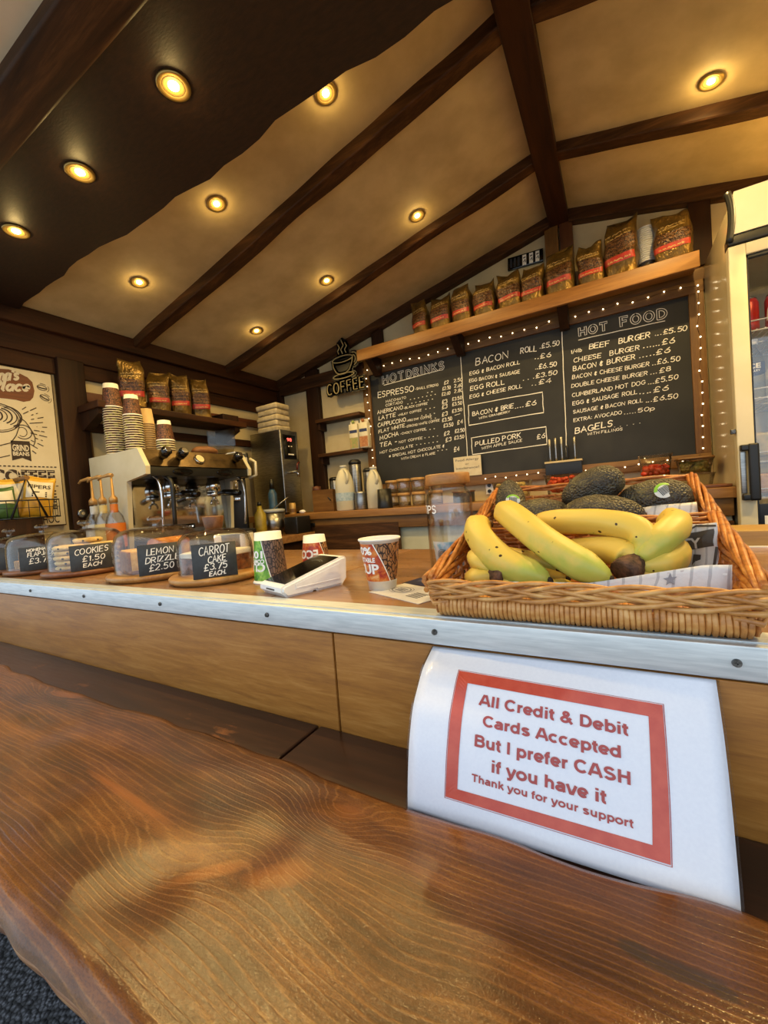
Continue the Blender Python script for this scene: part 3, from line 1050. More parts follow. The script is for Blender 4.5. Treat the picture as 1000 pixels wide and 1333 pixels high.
def woven_wall(mb, P, Q, base, rs=.0032, step=.0068, amp=.003, pitch=.022):
    """weavers between the side posts P, Q (bottom->top point pairs)"""
    n = int((P[1] - P[0]).length / step)
    d = (Q[0] - P[0])
    nrm = d.cross(Vector((0, 0, 1))).normalized()
    for k in range(n):
        f_ = (k + .5) / max(1, n)
        a_ = P[0].lerp(P[1], f_); c_ = Q[0].lerp(Q[1], f_)
        N = max(8, int((c_ - a_).length / pitch * 5))
        mb.tube([a_.lerp(c_, i / N) + nrm * (amp * sin(pi * (i / N * (c_ - a_).length / pitch) + pi * (k % 2))) for i in range(N + 1)], rs, 6)
    m_ = max(2, int(d.length / pitch))
    for i in range(m_ + 1):
        f_ = i / m_
        mb.cyl(P[0].lerp(Q[0], f_), P[1].lerp(Q[1], f_), .0026, 6)


def basket(name, label, x0, x1, y0, y1, z0, hf, hr, flare=.008, wraps=True):
    root = thing(name, label, 'basket', ((x0 + x1) / 2, (y0 + y1) / 2, z0))
    V_ = Vector
    bl, br = V_((x0, y0, z0 + .004)), V_((x1, y0, z0 + .004))
    rl, rr_ = V_((x0, y1, z0 + .004)), V_((x1, y1, z0 + .004))
    tl, tr = V_((x0 - flare, y0 - flare * .6, z0 + hf)), V_((x1 + flare, y0 - flare * .6, z0 + hf))
    ql, qr = V_((x0 - flare, y1 + flare * .6, z0 + hr)), V_((x1 + flare, y1 + flare * .6, z0 + hr))
    m = MB()
    N = 26
    for i in range(N):
        y = y0 + (y1 - y0) * (i + .5) / N
        m.tube([(x0 + .004, y, z0 + .0075 + .001 * (i % 2)), (x1 - .004, y, z0 + .0075 + .001 * (i % 2))], .0042, 6)
    for i in range(9):
        x = x0 + (x1 - x0) * (i + .5) / 9
        m.tube([(x, y0 + .002, z0 + .0035), (x, y1 - .002, z0 + .0035)], .0034, 6)
    gpart('base', m, m_wicker2, root)
    # front
    m = MB()
    if wraps:
        n = 60
        for i in range(n):
            x = x0 + .002 + (x1 - x0 - .004) * (i + .5) / n
            w = .0031 * rnd.uniform(.9, 1.12)
            j = rnd.uniform(-.0008, .0008)
            m.tube([(x + j, y0 + .010, z0 + .0035), (x + j * .5, y0 - .001, z0 + .0035), (x, y0 - .0055, z0 + .009), (x - j * .5, y0 - .0062, z0 + .016), (x - j, y0 - .004, z0 + .024), (x - j, y0 + .005, z0 + .028)], w, 6)
        gpart('foot_wrapping', m, m_wicker, root)
        m = MB()
        lo = .030
    else:
        lo = .008
        woven_wall(m, (bl, bl.lerp(tl, .8)), (br, br.lerp(tr, .8)), z0)
    k0 = lo / hf
    for k, (f_, hand) in enumerate(((k0 + .02, 1), ((k0 + 1) / 2, -1), (.93, 1)) if wraps else ((.88, 1),)):
        rope(m, bl.lerp(tl, f_) + V_((-.002, -.003, 0)), br.lerp(tr, f_) + V_((.002, -.003, 0)), .0030, .0052, 3, .155, hand, k * 1.1, ry=.0042)
    if wraps:
        for e in (-1, 1):
            c_ = bl if e < 0 else br
            for i in range(4):
                m.tube([c_ + V_((-e * .018, -.005, .018 + .007 * i)), c_ + V_((e * .004, -.0065, .014 + .0085 * i)), c_ + V_((e * .010, .002, .020 + .008 * i)), c_ + V_((e * .009, .02, .026 + .009 * i))], .0032, 6)
    gpart('front_wall', m, m_wicker, root)
    m = MB(); woven_wall(m, (rl, rl.lerp(ql, .9)), (rr_, rr_.lerp(qr, .9)), z0)
    rope(m, ql, qr, .0034, .0044, 3, .26, 1)
    gpart('back_wall', m, m_wicker2, root)
    for e, (p_, q_, tp, tq) in enumerate(((bl, rl, tl, ql), (br, rr_, tr, qr))):
        m = MB()
        # side wall: weavers follow the rising rim
        woven_wall(m, (p_, p_.lerp(tp, .75)), (q_, q_.lerp(tq, .85)), z0)
        out = V_(((-1, 1)[e] * .003, 0, 0))
        rope(m, tp + out, tq + out, .0035, .0068, 6, .36, (1, -1)[e], ry=.0066)
        rope(m, tp + V_((0, 0, -.015)) + out * .5, tq + V_((0, 0, -.018)) + out * .5, .0040, .0055, 3, .26, (-1, 1)[e], 1.0)
        gpart('side_wall', m, m_wicker2, root)
    return root


basket('wicker_basket', 'honey-coloured wicker basket holding the bananas at the counter edge', -.220, .112, .5175, .750, ZT + .0013, .048, .103)
basket('wicker_basket', 'orange-brown wicker basket holding the avocados, behind the banana basket', -.232, .116, .778, .985, ZT, .100, .164, .010, False)

# greaseproof paper
t = NT('printed greaseproof paper')
v = t.coord('Object')
wv_ = t.n('ShaderNodeTexWave'); t.t.links.new(t.coord('Object', (1, 1, 1), (0, 0, 0), (0, 0, .5)), wv_.inputs[0])
wv_.inputs['Scale'].default_value = 22; wv_.inputs['Distortion'].default_value = 1.5
t.pb(Base_Color=t.mix(t.math('MULTIPLY', t.math('GREATER_THAN', wv_.outputs['Fac'], .93), .45), lin('d8d6d2'), lin('77767a')), Roughness=0.5)
t.bump(t.noise(v, 70, 3), .4, .003)
m_grease = t.m
m_greyprint = M_flat('grey brown print', '4d463f', 0.6)


def crumple(u, v, o, du, dv, amp, seed):
    p = Vector(o) + Vector(du) * u + Vector(dv) * v
    n = Vector(du).cross(Vector(dv)).normalized()
    q = Vector((u * 3 + seed, v * 3, seed))
    return p + n * amp * (mnoise.noise(q) + .5 * mnoise.noise(q * 2.3))


lp = thing('liner_paper', 'crumpled printed paper sheet lining the right end of the banana basket', 'paper', (.09, .66, 1.14))
fn = lambda u, v: crumple(u, v, (.040, .700, 1.115), (.068, -.040, .008), (.004, .014, .080), .006, 2.0)
b = MB(); b.sheet(fn, 14, 14, .0003); gpart('sheet', b, m_grease, lp)
b = MB()
mp_ = lambda u, v, h: Vector(fn(u, v)) + Vector((-.45, -.85, .15)).normalized() * .0012
P = [(.30, .50), (.52, .52), (.92, .60), (.98, .72), (.90, .86), (.40, .80), (.26, .74)]
N_ = 8
for i in range(N_):
    ribbon(b, [(.28 + .66 * k / 10, .55 + .26 * i / N_ + .10 * k / 10) for k in range(11)], .052, mp_)
ribbon(b, [(.36, .02), (.42, .42)], .12, mp_); ribbon(b, [(.66, .06), (.70, .46)], .12, mp_)
ribbon(b, [(.86, .0), (.96, .35), (.99, .6)], .04, mp_); ribbon(b, [(.30, .92), (.6, .90), (.7, .97), (.98, .95)], .03, mp_)
gpart('printing', b, m_greyprint, lp)
b = MB()
mp2 = lambda u, v, h: Vector(fn(u, v)) + Vector((-.45, -.85, .15)).normalized() * .002
printed(b, 'TY', .48, .60, .30, .17, mp2, .03)
gpart('lettering', b, M_flat('pale print', 'd2cfca', .6), lp)
lp = thing('liner_paper', 'white printed paper corner tucked behind the front rim of the banana basket', 'paper', (.06, .56, 1.13))
fn2 = lambda u, v: crumple(u, v, (-.145, .545, 1.112), (.245, .002, .004), (-.002 + .006 * u, .012, .030 + .022 * min(1, max(0, u * 2.2 - 1.0))), .003, 5.0)
b = MB(); b.sheet(fn2, 20, 8, .0003); gpart('sheet', b, m_grease, lp)
b = MB()
st = [(.78 + .028 * (1 if k % 2 == 0 else .42) * cos(radians(90 + 36 * k)), .78 + .16 * (1 if k % 2 == 0 else .42) * sin(radians(90 + 36 * k))) for k in range(10)]
c_ = b.v(Vector(fn2(.78, .78)) + Vector((0, -.0012, .0004)))
vs = [b.v(Vector(fn2(*p)) + Vector((0, -.0012, .0004))) for p in st]
for k in range(10):
    b._f([c_, vs[k], vs[(k + 1) % 10]])
gpart('star', b, M_flat('grey print', '8a8a90', .6), lp)
b = MB(); b.sheet(lambda u, v: crumple(u, v, (-.10, .80, 1.155), (.215, .012, .012), (.0, .03, .055), .006, 9.0), 18, 10, .0003)
lp = part('liner_paper', b, m_grease); tag(lp, 'white crumpled paper under the avocados in the rear basket', 'paper')

# ------------------------------------------------------------------ bananas
t = NT('ripening banana skin')
g = t.n('ShaderNodeTexCoord')
sep = t.n('ShaderNodeSeparateXYZ'); t.t.links.new(g.outputs['Generated'], sep.inputs[0])
vo = t.coord('Object')
n1 = t.noise(vo, 22, 4)
gf = t.math('ADD', t.math('MULTIPLY', sep.outputs[2], -.75), t.math('MULTIPLY', n1, .75))
green = t.ramp(gf, [(0.0, (0, 0, 0, 1)), (0.12, (1, 1, 1, 1))])
col = t.mix(t.math('MULTIPLY', t.ramp(gf, [(-0.0, (0, 0, 0, 1)), (0.20, (1, 1, 1, 1))]), .95), lin('d8b94e'), lin('a0b046'))
col = t.mix(t.math('MULTIPLY', t.noise(vo, 60, 3), .30), col, lin('e2cc74'))
vr = t.n('ShaderNodeTexVoronoi'); t.t.links.new(t.coord('Object', (1, 1, 1)), vr.inputs['Vector']); vr.inputs['Scale'].default_value = 70
spot = t.math('MULTIPLY', t.math('LESS_THAN', vr.outputs['Distance'], .17), t.math('GREATER_THAN', t.noise(vo, 35, 2), .55))
col = t.mix(spot, col, lin('3a2412'))
scar = t.math('MULTIPLY', t.math('GREATER_THAN', t.noise(t.coord('Object', (30, 60, 90)), 1.0, 4, .7), .70), t.math('GREATER_THAN', n1, .46))
col = t.mix(scar, col, lin('35220f'))
t.pb(Base_Color=col, Roughness=0.42, Specular_IOR_Level=0.35)
t.bump(n1, .08, .002)
m_banana = t.m
m_crown = M_noise('brown banana stalk', lin('2d1c10'), lin('6a4a34'), 120, 0.8, 0, (1, 1, 1), .6, 200, .002)
m_tip = M_noise('dark banana tip', lin('1d140c'), lin('3a2818'), 120, 0.8)


def spline(P, n):
    P = [Vector(p) for p in P]
    Q = [P[0] * 2 - P[1]] + P + [P[-1] * 2 - P[-2]]
    out = []
    m = len(P) - 1
    for i in range(n + 1):
        s_ = i / n * m
        k = min(int(s_), m - 1)
        f_ = s_ - k
        a, bb, c, d = Q[k:k + 4]
        out.append(0.5 * ((2 * bb) + (c - a) * f_ + (2 * a - 5 * bb + 4 * c - d) * f_ ** 2 + (3 * bb - a - 3 * c + d) * f_ ** 3))
    return out


def banana_mesh(P, R, neck=True, n=30, seg=20):
    pts = spline(P, n)
    prof = lambda s_: (min(1, (.30 + .70 * min(1, s_ / .16) ** .6)) * (min(1, (.34 + .66 * min(1, (1 - s_) / .20) ** .8)) if neck else min(1, .35 + .65 * min(1, (1 - s_) / .14) ** .6)))
    m = MB()
    prev = None
    rr = []
    for i, p in enumerate(pts):
        d = (pts[min(i + 1, n)] - pts[max(i - 1, 0)]).normalized()
        if prev is None:
            a = d.cross(Vector((0, 0, 1))).normalized()
        else:
            a = (prev - d * prev.dot(d)).normalized()
        prev = a
        c = d.cross(a)
        r = R * prof(i / n)
        rr.append([p + (a * cos(2 * pi * k / seg) + c * sin(2 * pi * k / seg)) * r * (1 + .045 * cos(5 * 2 * pi * k / seg + .6)) for k in range(seg)])
    m.rings(rr, True, True, True)
    m.disp(R * .06, 1 / (R * 2.4), P[0][0] * 37)
    return m, pts, prof


def banana_parts(root, P, R, neck, as_part):
    """P runs from blossom tip to stalk end"""
    m, pts, prof = banana_mesh(P, R, neck)
    body = gpart('banana' if as_part else 'body', m, m_banana, root)
    d = (pts[0] - pts[1]).normalized()
    m = MB(); m.tube([pts[0] - d * .001, pts[0] + d * .0025, pts[0] + d * .0045], [R * .31, R * .27, R * .16], 10)
    tp = part('tip', m, m_tip, body)
    return body, pts


def single_banana(label, P, R, group=None):
    root = thing('banana', label, 'banana', P[len(P) // 2], 0, group)
    _, pts = banana_parts(root, P, R, True, False)
    d = (pts[-1] - pts[-2]).normalized()
    m = MB(); m.tube([pts[-1] - d * .002, pts[-1] + d * .012, pts[-1] + d * .020], [R * .33, R * .30, R * .36], 10)
    gpart('stem', m, m_crown, root)


single_banana('large yellow-green banana lying across the top of the pile towards the right', [(-.012, .568, 1.146), (-.048, .578, 1.165), (-.092, .600, 1.192), (-.132, .640, 1.218), (-.162, .700, 1.228), (-.176, .752, 1.222)], .0212, 'loose bananas on top of the pile')
single_banana('large greenish banana in front on the left, its tip pointing at the front rim', [(-.082, .566, 1.142), (-.112, .575, 1.150), (-.150, .590, 1.166), (-.184, .620, 1.192), (-.203, .668, 1.208), (-.204, .725, 1.207)], .0215, 'loose bananas on top of the pile')


def bunch(label, bananas, crown, R, dx=0.0):
    bananas = [[(p[0] + dx, p[1], p[2]) for p in P] for P in bananas]
    crown = [(p[0] + dx, p[1], p[2]) for p in crown]
    root = thing('banana_bunch', label, 'bananas', crown[0])
    for P in bananas:
        banana_parts(root, P, R, True, True)
    m = MB(); m.tube(crown, [R * .75, R * 1.0, R * .98, R * .85][:len(crown)], 14)
    m.disp(.003, 120, 3)
    gpart('crown', m, m_crown, root, 'dark brown cut stalk')


bunch('bunch of bananas on the right with a thick brown cut stalk facing the front',
      [[(-.145, .735, 1.196), (-.100, .700, 1.208), (-.055, .672, 1.211), (-.012, .650, 1.209), (.022, .630, 1.200), (.030, .612, 1.180), (.018, .598, 1.164)],
       [(.058, .730, 1.200), (.068, .695, 1.205), (.066, .660, 1.201), (.056, .635, 1.196), (.042, .615, 1.186), (.022, .597, 1.168)],
       [(.046, .725, 1.168), (.062, .690, 1.168), (.064, .655, 1.164), (.054, .630, 1.161), (.042, .612, 1.158), (.020, .598, 1.158)],
       [(.040, .715, 1.140), (.055, .68, 1.138), (.056, .645, 1.138), (.048, .618, 1.140), (.018, .598, 1.150)],
       [(-.130, .715, 1.150), (-.085, .690, 1.160), (-.045, .665, 1.168), (-.010, .640, 1.172), (.012, .612, 1.166), (.012, .600, 1.160)]],
      [(.018, .604, 1.162), (.008, .592, 1.154), (.002, .586, 1.150)], .0185)
bunch('small-looking bunch of greenish bananas low in the left front corner of the basket',
      [[(-.095, .690, 1.135), (-.140, .690, 1.150), (-.185, .665, 1.162), (-.200, .625, 1.166), (-.190, .598, 1.160), (-.165, .585, 1.150)],
       [(-.075, .640, 1.130), (-.13, .655, 1.132), (-.180, .635, 1.136), (-.198, .600, 1.138), (-.188, .578, 1.140), (-.165, .580, 1.146)],
       [(-.06, .60, 1.126), (-.09, .585, 1.126), (-.13, .575, 1.130), (-.16, .580, 1.143)]],
      [(-.168, .584, 1.146), (-.152, .576, 1.144), (-.146, .574, 1.144)], .0148, .007)

# ------------------------------------------------------------------ avocados
t = NT('knobbly avocado skin')
v = t.coord('Object')
vr = t.n('ShaderNodeTexVoronoi'); t.t.links.new(v, vr.inputs['Vector']); vr.inputs['Scale'].default_value = 260
f = t.noise(v, 28, 4)
t.pb(Base_Color=t.ramp(t.math('ADD', t.math('MULTIPLY', f, .8), t.math('MULTIPLY', vr.outputs['Distance'], .25)), [(0.35, '25231d'), (0.55, '423a2b'), (0.75, '6a6440')]), Roughness=0.40, Specular_IOR_Level=.5)
t.bump(t.math('MULTIPLY', vr.outputs['Distance'], -1), .8, .0030)
m_avo = t.m
m_sticker = M_flat('white produce sticker', 'dfe3da', 0.4)
m_stickg = M_flat('green produce sticker', '8ec63f', 0.4)
m_ink = M_flat('black ink', '161616', 0.6)


def avocado(label, c, L_, R, axis, sticker=None):
    """axis: direction of the narrow stalk end"""
    root = thing('avocado', label, 'avocado', c, 0, 'avocados in the rear basket')
    q = Vector((0, 0, 1)).rotation_difference(Vector(axis).normalized())
    root.rotation_mode = 'QUATERNION'
    root.rotation_quaternion = q
    m = MB()
    prof = []
    for i in range(1, 28):
        s_ = i / 28
        th = pi * s_
        z = -cos(th) * L_ / 2
        r = R * sin(th) ** .85 * (1 - .22 * (s_ - .35) * (1.3 if s_ > .35 else .3))
        prof.append((max(r, .001), z))
    m.lathe(prof, seg=32)
    m.disp(.0016, 90, c[0] * 50)
    part('body', m, m_avo, root)
    m = MB(); m.cyl((0, 0, L_ / 2 - .003), (0, 0, L_ / 2 + .002), .004, 8); part('stem_button', m, m_crown, root)
    if sticker:
        p, sz, spin = sticker
        qi = q.inverted()
        d = qi @ Vector(p).normalized()
        # place on the surface along direction d from the centre
        k = 0.0
        zz, rr_ = d.z, math.hypot(d.x, d.y)
        best = min(prof, key=lambda pr: abs(atan2(pr[1], pr[0]) - atan2(zz, rr_)))
        sc_ = math.hypot(*best) + .0016
        n_ = d
        up_ = qi @ Vector((0, 0, 1))
        ux = up_.cross(n_).normalized(); uy = n_.cross(ux)
        ux, uy = ux * cos(spin) + uy * sin(spin), uy * cos(spin) - ux * sin(spin)

        def mp(u, v, h):
            r2 = (u * u + v * v)
            return n_ * (sc_ + h - r2 / (2 * R * 1.25)) + ux * u + uy * v
        m = MB()
        for mi, (a0, a1, lab) in enumerate(((0, 2 * pi, 0),)):
            N = 28
            rings = [[mp(sz * k_ * cos(2 * pi * i / N), sz * .82 * k_ * sin(2 * pi * i / N), .0002) for i in range(N)] for k_ in (1, .75, .5, .25, .02)]
            m.rings(rings, False, True, True)
        st_ = part('sticker', m, m_sticker, root, 'white and green barcode sticker')
        m = MB()
        N = 16
        rings = [[mp(sz * k_ * cos(a_), sz * .82 * k_ * sin(a_), .0005) for a_ in [radians(20 + 140 * i / N) for i in range(N + 1)]] for k_ in (1, .9, .8, .68)]
        m.rings(rings, False, False, True, False)
        part('sticker_band', m, m_stickg, st_)
        m = MB()
        x = -.55
        for i in range(11):
            w_ = rnd.choice((.05, .08, .12))
            ribbon(m, [((x + w_ / 2) * sz, -.42 * sz), ((x + w_ / 2) * sz, .02 * sz), ((x + w_ / 2) * sz, .36 * sz)], w_ * sz * .7, lambda u, v, h: mp(u, v, .0006))
            x += w_ + .03
        part('barcode', m, m_ink, st_)


avocado('upright dark avocado with a barcode sticker, leftmost in the rear basket', (-.198, .902, 1.232), .112, .034, (-.1, .25, 1), ((.35, -.9, .38), .0145, -.15))
avocado('brownish avocado lying low behind the top banana', (-.128, .862, 1.208), .112, .037, (-1, .1, .2))
avocado('green-flecked avocado lying on top of the others', (-.040, .880, 1.256), .116, .037, (-1, .2, -.42))
avocado('brown-topped avocado lying in front at the middle of the rear basket', (-.022, .820, 1.209), .128, .037, (1, .0, -.05))
avocado('black avocado with a barcode sticker at the right end of the rear basket', (.058, .880, 1.226), .118, .040, (-1, .1, -.05), ((.30, -.8, .42), .0165, .5))
# ------------------------------------------------------------------ tip jar
jar = thing('tip_jar', 'clear glass tips jar with a wooden lid beside the banana basket', 'jar', (-.316, .842, ZT))
R_ = .0495
b = MB()
b.lathe([(.001, .0), (R_ - .005, .0), (R_, .005), (R_, .155), (R_ - .003, .168), (R_ - .011, .176), (R_ - .011, .186), (R_ - .0135, .186), (R_ - .0135, .175), (R_ - .0055, .166), (R_ - .0025, .154), (R_ - .0025, .007), (R_ - .006, .004), (.001, .004)], seg=48, cap=(True, True))
part('glass', b, m_glass, jar)
b = MB(); b.lathe([(.001, .187), (R_ - .004, .187), (R_ - .002, .189), (R_ - .002, .208), (R_ - .004, .210), (.001, .210)], seg=48)
part('lid', b, M_wood('light acacia lid', lin('8a5a2c'), lin('a8743c'), lin('bd8a50'), 'X', 2, .45, .1), jar)
cyl_map = lambda a0, r: (lambda u, v, h: (r * cos(a0 + u / r), r * sin(a0 + u / r), v))
b = MB(); chalk(b, 'TIPS', 0, .128, .016, .0026, lambda u, v, h: ((R_ + .0006) * cos(radians(204) + u / R_), (R_ + .0006) * sin(radians(204) + u / R_), v), width=.0440, jit=.02)
part('lettering', b, m_chalkwhite, jar, 'white hand-drawn lettering')
note = thing('banknote', 'pale blue and white folded paper note standing inside the tip jar', 'banknote', (-.316, .842, ZT + .0045))
t = NT('pale blue note'); v = t.coord('Object'); f = t.noise(v, 60, 4)
t.pb(Base_Color=t.ramp(f, [(.40, '7fb6c9'), (.5, 'c3dbe2'), (.62, 'e4e6e4')]), Roughness=.6)
b = MB(); b.sheet(lambda u, v: ((.0405 - .006 * (1 - v)) * cos(radians(205 + 150 * u)), (.0405 - .006 * (1 - v)) * sin(radians(205 + 150 * u)), .062 * v), 24, 4, .0003)
part('paper', b, t.m, note)
b = MB()
nm = lambda u, v, h: ((.0412 - .006 * (1 - v / .062)) * cos(radians(258) + u / .04), (.0412 - .006 * (1 - v / .062)) * sin(radians(258) + u / .04), v)
for r_, w_ in ((.014, .0015), (.0115, .0008), (.008, .006)):
    ribbon(b, [(r_ * cos(2 * pi * k / 28), .032 + r_ * sin(2 * pi * k / 28)) for k in range(29)], w_, nm)
part('seal', b, M_flat('grey brown seal', '7a7468', .6), note)

# ------------------------------------------------------------------ leaflet and card
m_ptext = M_flat('dark print', '3a3a44', .6)
lf = thing('leaflet', 'pale printed leaflet lying on the counter left of the banana basket', 'leaflet', (-.318, .630, ZT), radians(-24))
b = MB(); b.box(-.068, .068, -.042, .042, .0003, .0011, 0); part('sheet', b, M_noise('pale leaflet paper', lin('c9c6c0'), lin('d9d6d0'), 40, .45), lf)
b = MB()
mpf = lambda u, v, h: (u, v, .0013)
ribbon(b, [(-.030 + .020 * cos(2 * pi * k / 24), .004 + .015 * sin(2 * pi * k / 24)) for k in range(25)], .0016, mpf)
ribbon(b, [(-.030 + .026 * cos(2 * pi * k / 24), .004 + .020 * sin(2 * pi * k / 24)) for k in range(25)], .0008, mpf)
for i in range(3):
    ribbon(b, [(-.040, .010 - .006 * i), (-.020, .010 - .006 * i)], .003, mpf)
for i in range(5):
    ribbon(b, [(.012, -.02 + .006 * i), (.040, -.02 + .006 * i)], .0032, mpf)
part('printing', b, m_ptext, lf)
cd = thing('card', 'navy blue card lying half under the pale leaflet', 'card', (-.318, .712, ZT), radians(-14))
b = MB(); b.box(-.045, .055, -.028, .028, .0003, .0010); part('sheet', b, M_noise('navy card', lin('0f1536'), lin('182050'), 30, .35), cd)
b = MB()
for i in range(3):
    ribbon(b, [(-.03, .012 - .006 * i), (.0 + .01 * i, .012 - .006 * i)], .0012, lambda u, v, h: (u, v, .0012))
part('printing', b, M_flat('pale blue print', '8a93b8', .6), cd)

# ------------------------------------------------------------------ paper cups
t = NT('autumn leaf print'); v = t.coord('Object')
vr = t.n('ShaderNodeTexVoronoi'); t.t.links.new(v, vr.inputs['Vector']); vr.inputs['Scale'].default_value = 110
f = t.noise(v, 60, 4, .6, .6)
t.pb(Base_Color=t.ramp(f, [(.36, 'a02a1c'), (.47, 'c65a26'), (.58, 'd98a3a'), (.7, 'e8c08a')]), Roughness=.4)
m_leaf = t.m
t = NT('green leaf print'); v = t.coord('Object'); f = t.noise(v, 50, 4, .6, .6)
t.pb(Base_Color=t.ramp(f, [(.36, '3f7a1e'), (.5, '6fae30'), (.62, 'a6cf52'), (.74, 'd6e48a')]), Roughness=.4)
m_leafg = t.m


def bark(name, dark, mid, light):
    t = NT(name); v = t.coord('Object', (1, 1, .45))
    vr = t.n('ShaderNodeTexVoronoi'); t.t.links.new(v, vr.inputs['Vector']); vr.inputs['Scale'].default_value = 190; vr.feature = 'DISTANCE_TO_EDGE'
    f = t.noise(v, 90, 5)
    c_ = t.ramp(f, [(.35, mid), (.65, light)])
    t.pb(Base_Color=t.mix(t.math('LESS_THAN', vr.outputs['Distance'], .10), c_, lin(dark)), Roughness=.5)
    return t.m


m_bark_o = bark('orange bark print', '2a1710', '8a5a34', 'b98a5a')
m_bark_g = bark('brown bark print', '241712', '5a4236', '7d6252')
m_cup = M_flat('white paper cup', 'e9e7e0', .5)


def paper_cup(name, label, loc, h, rb, rt, m_l, m_b, texts, cam_ang, inverted, line, group=None):
    """line: (angle at top, angle at bottom) of the white slash, relative to the camera-facing side, degrees;
    left of it the leaf print with lettering, right of it bark"""
    root = thing(name, label, 'paper cup', loc, 0, group)
    rad = (lambda z: rt + (rb - rt) * z / h) if inverted else (lambda z: rb + (rt - rb) * z / h)
    m = MB()
    if not inverted:
        m.lathe([(.001, .006), (rb - .002, .006), (rb - .001, .0), (rb, .0), (rt, h - .003), (rt + .002, h - .0035), (rt + .0028, h - .001), (rt + .0015, h + .0005), (rt - .0005, h - .001), (rb - .001, .007), (.001, .0075)], seg=56)
        z0, z1 = .018, h - .008
    else:
        m.lathe([(.001, h - .007), (rb - .002, h - .007), (rb - .0015, h), (rb, h), (rt, .003), (rt + .002, .0035), (rt + .0028, .001), (rt + .0012, .0), (rt - .001, .001), (rb - .002, h - .009), (.001, h - .009)], seg=56)
        z0, z1 = .007, h - .017
    part('cup', m, m_cup, root)
    m = MB()
    n, k = 96, 14
    A = lambda f_: line[0] + (line[1] - line[0]) * (1 - f_)
    V = [[m.v(((rad(z0 + (z1 - z0) * j / k) + .0004) * cos(2 * pi * i / n), (rad(z0 + (z1 - z0) * j / k) + .0004) * sin(2 * pi * i / n), z0 + (z1 - z0) * j / k)) for j in range(k + 1)] for i in range(n)]
    for i in range(n):
        ang = (math.degrees(2 * pi * (i + .5) / n) - cam_ang + 180) % 360 - 180
        for j in range(k):
            m.mi = 1 if ang > A((j + .5) / k) else 0
            m._f([V[i][j], V[(i + 1) % n][j], V[(i + 1) % n][j + 1], V[i][j + 1]], True)
    part('printed_sleeve', m, [m_l, m_b], root)
    m = MB()

    def mp(u, v, hh):  # u degrees from the camera-facing side, v metres
        r_ = rad(v) + .0011
        a_ = radians(cam_ang + u)
        return (r_ * cos(a_), r_ * sin(a_), v)
    m2 = lambda u, v, hh: mp(u * 1000, v, hh)
    ribbon(m, [(A(f_ / 10) / 1000, z0 + (z1 - z0) * f_ / 10) for f_ in range(11)], .0028, lambda u, v, hh: mp(u * 1000 * 1.0, v, hh))
    part('white_slash', m, m_chalkwhite, root)
    for body, ua, va, width_deg, cap, flip in texts:
        m = MB()
        sg = -1 if flip else 1
        printed(m, body, 0, 0, width_deg, cap, lambda u, v, hh, ua=ua, va=va, sg=sg: mp(ua + sg * u, va + sg * v, hh), .035)
        part('lettering', m, m_chalkwhite, root, 'white printed lettering')
    return root


def facing(x, y):
    return math.degrees(atan2(-y, -x))


paper_cup('paper_cup', 'upright paper cup with orange leaf print and bark panel on the counter', (-.388, .655, ZT), .095, .0255, .0372, m_leaf, m_bark_o,
          [('100%', -112, .068, 86, .014, False), ('COMPOSTABLE', -140, .054, 122, .0085, False), ('CUP', -104, .033, 96, .018, False)], facing(-.388, .655), False, (-20, 30), 'paper cups beside the card reader')
paper_cup('paper_cup', 'upside-down paper cup with green leaf print and brown bark panel', (-.690, .672, ZT), .112, .0295, .0375, m_leafg, m_bark_g,
          [('100', -25, .072, 70, .016, True), ('COMPOSTABLE', -20, .054, 130, .009, True), ('CUP', -18, .045, 90, .018, True)], facing(-.690, .672), True, (-30, 2), 'paper cups beside the card reader')
paper_cup('paper_cup', 'upside-down paper cup with orange print, half hidden behind the card reader', (-.642, .775, ZT), .092, .0255, .0365, m_leaf, m_bark_o,
          [('ECO', 12, .058, 90, .020, True)], facing(-.642, .775), True, (24, 60), 'paper cups beside the card reader')

# ------------------------------------------------------------------ card reader
u_ = Vector((.047, .142)).normalized(); ang = atan2(u_.y, u_.x)
rd = thing('card_reader', 'white wedge-shaped card reader with a glossy black sloping screen on the counter', 'card reader', (-.531, .540, ZT), ang)
b = MB()
Lr, Wr = .150, .092
pro = [(.010, .0), (.0, .010), (.0, .019), (.006, .023), (.138, .056), (.147, .056), (.150, .052), (.147, .012), (.136, .0), (.075, .0), (.073, .002), (.068, .002), (.066, .0)]
t_ = bmesh.new()
va = [t_.verts.new((p[0], 0, p[1])) for p in pro]; vb = [t_.verts.new((p[0], Wr, p[1])) for p in pro]
t_.faces.new(va[::-1]); t_.faces.new(vb)
for i in range(len(pro)):
    j = (i + 1) % len(pro)
    t_.faces.new([va[i], va[j], vb[j], vb[i]])
bmesh.ops.recalc_face_normals(t_, faces=t_.faces[:])
bmesh.ops.bevel(t_, geom=[e for e in t_.edges if abs(e.verts[0].co.y - e.verts[1].co.y) < 1e-6], offset=.004, segments=3, affect='EDGES')
b.take(t_, None, False)
part('housing', b, m_white, rd)
sl = (.056 - .023) / (.138 - .006)
b = MB(); b.prism([(.010, .007), (.134, .007), (.134, Wr - .007), (.010, Wr - .007)], .0004, .0012, lambda u, v, w: (u, v, .023 + (u - .006) * sl + w))
scr = part('screen', b, m_blackgloss, rd)
b = MB()
for r_ in (.016, .022):
    ribbon(b, [(.10 + .6 * r_ * cos(radians(a_)), Wr / 2 + r_ * sin(radians(a_))) for a_ in range(-60, 61, 10)], .0012, lambda u, v, h: (u, v, .023 + (u - .006) * sl + .0014))
part('contactless_symbol', b, M_flat('grey symbol', '3f4644', .4), scr)
b = MB(); b.box(.030, .126, -.0012, .002, .013, .016, .0008)
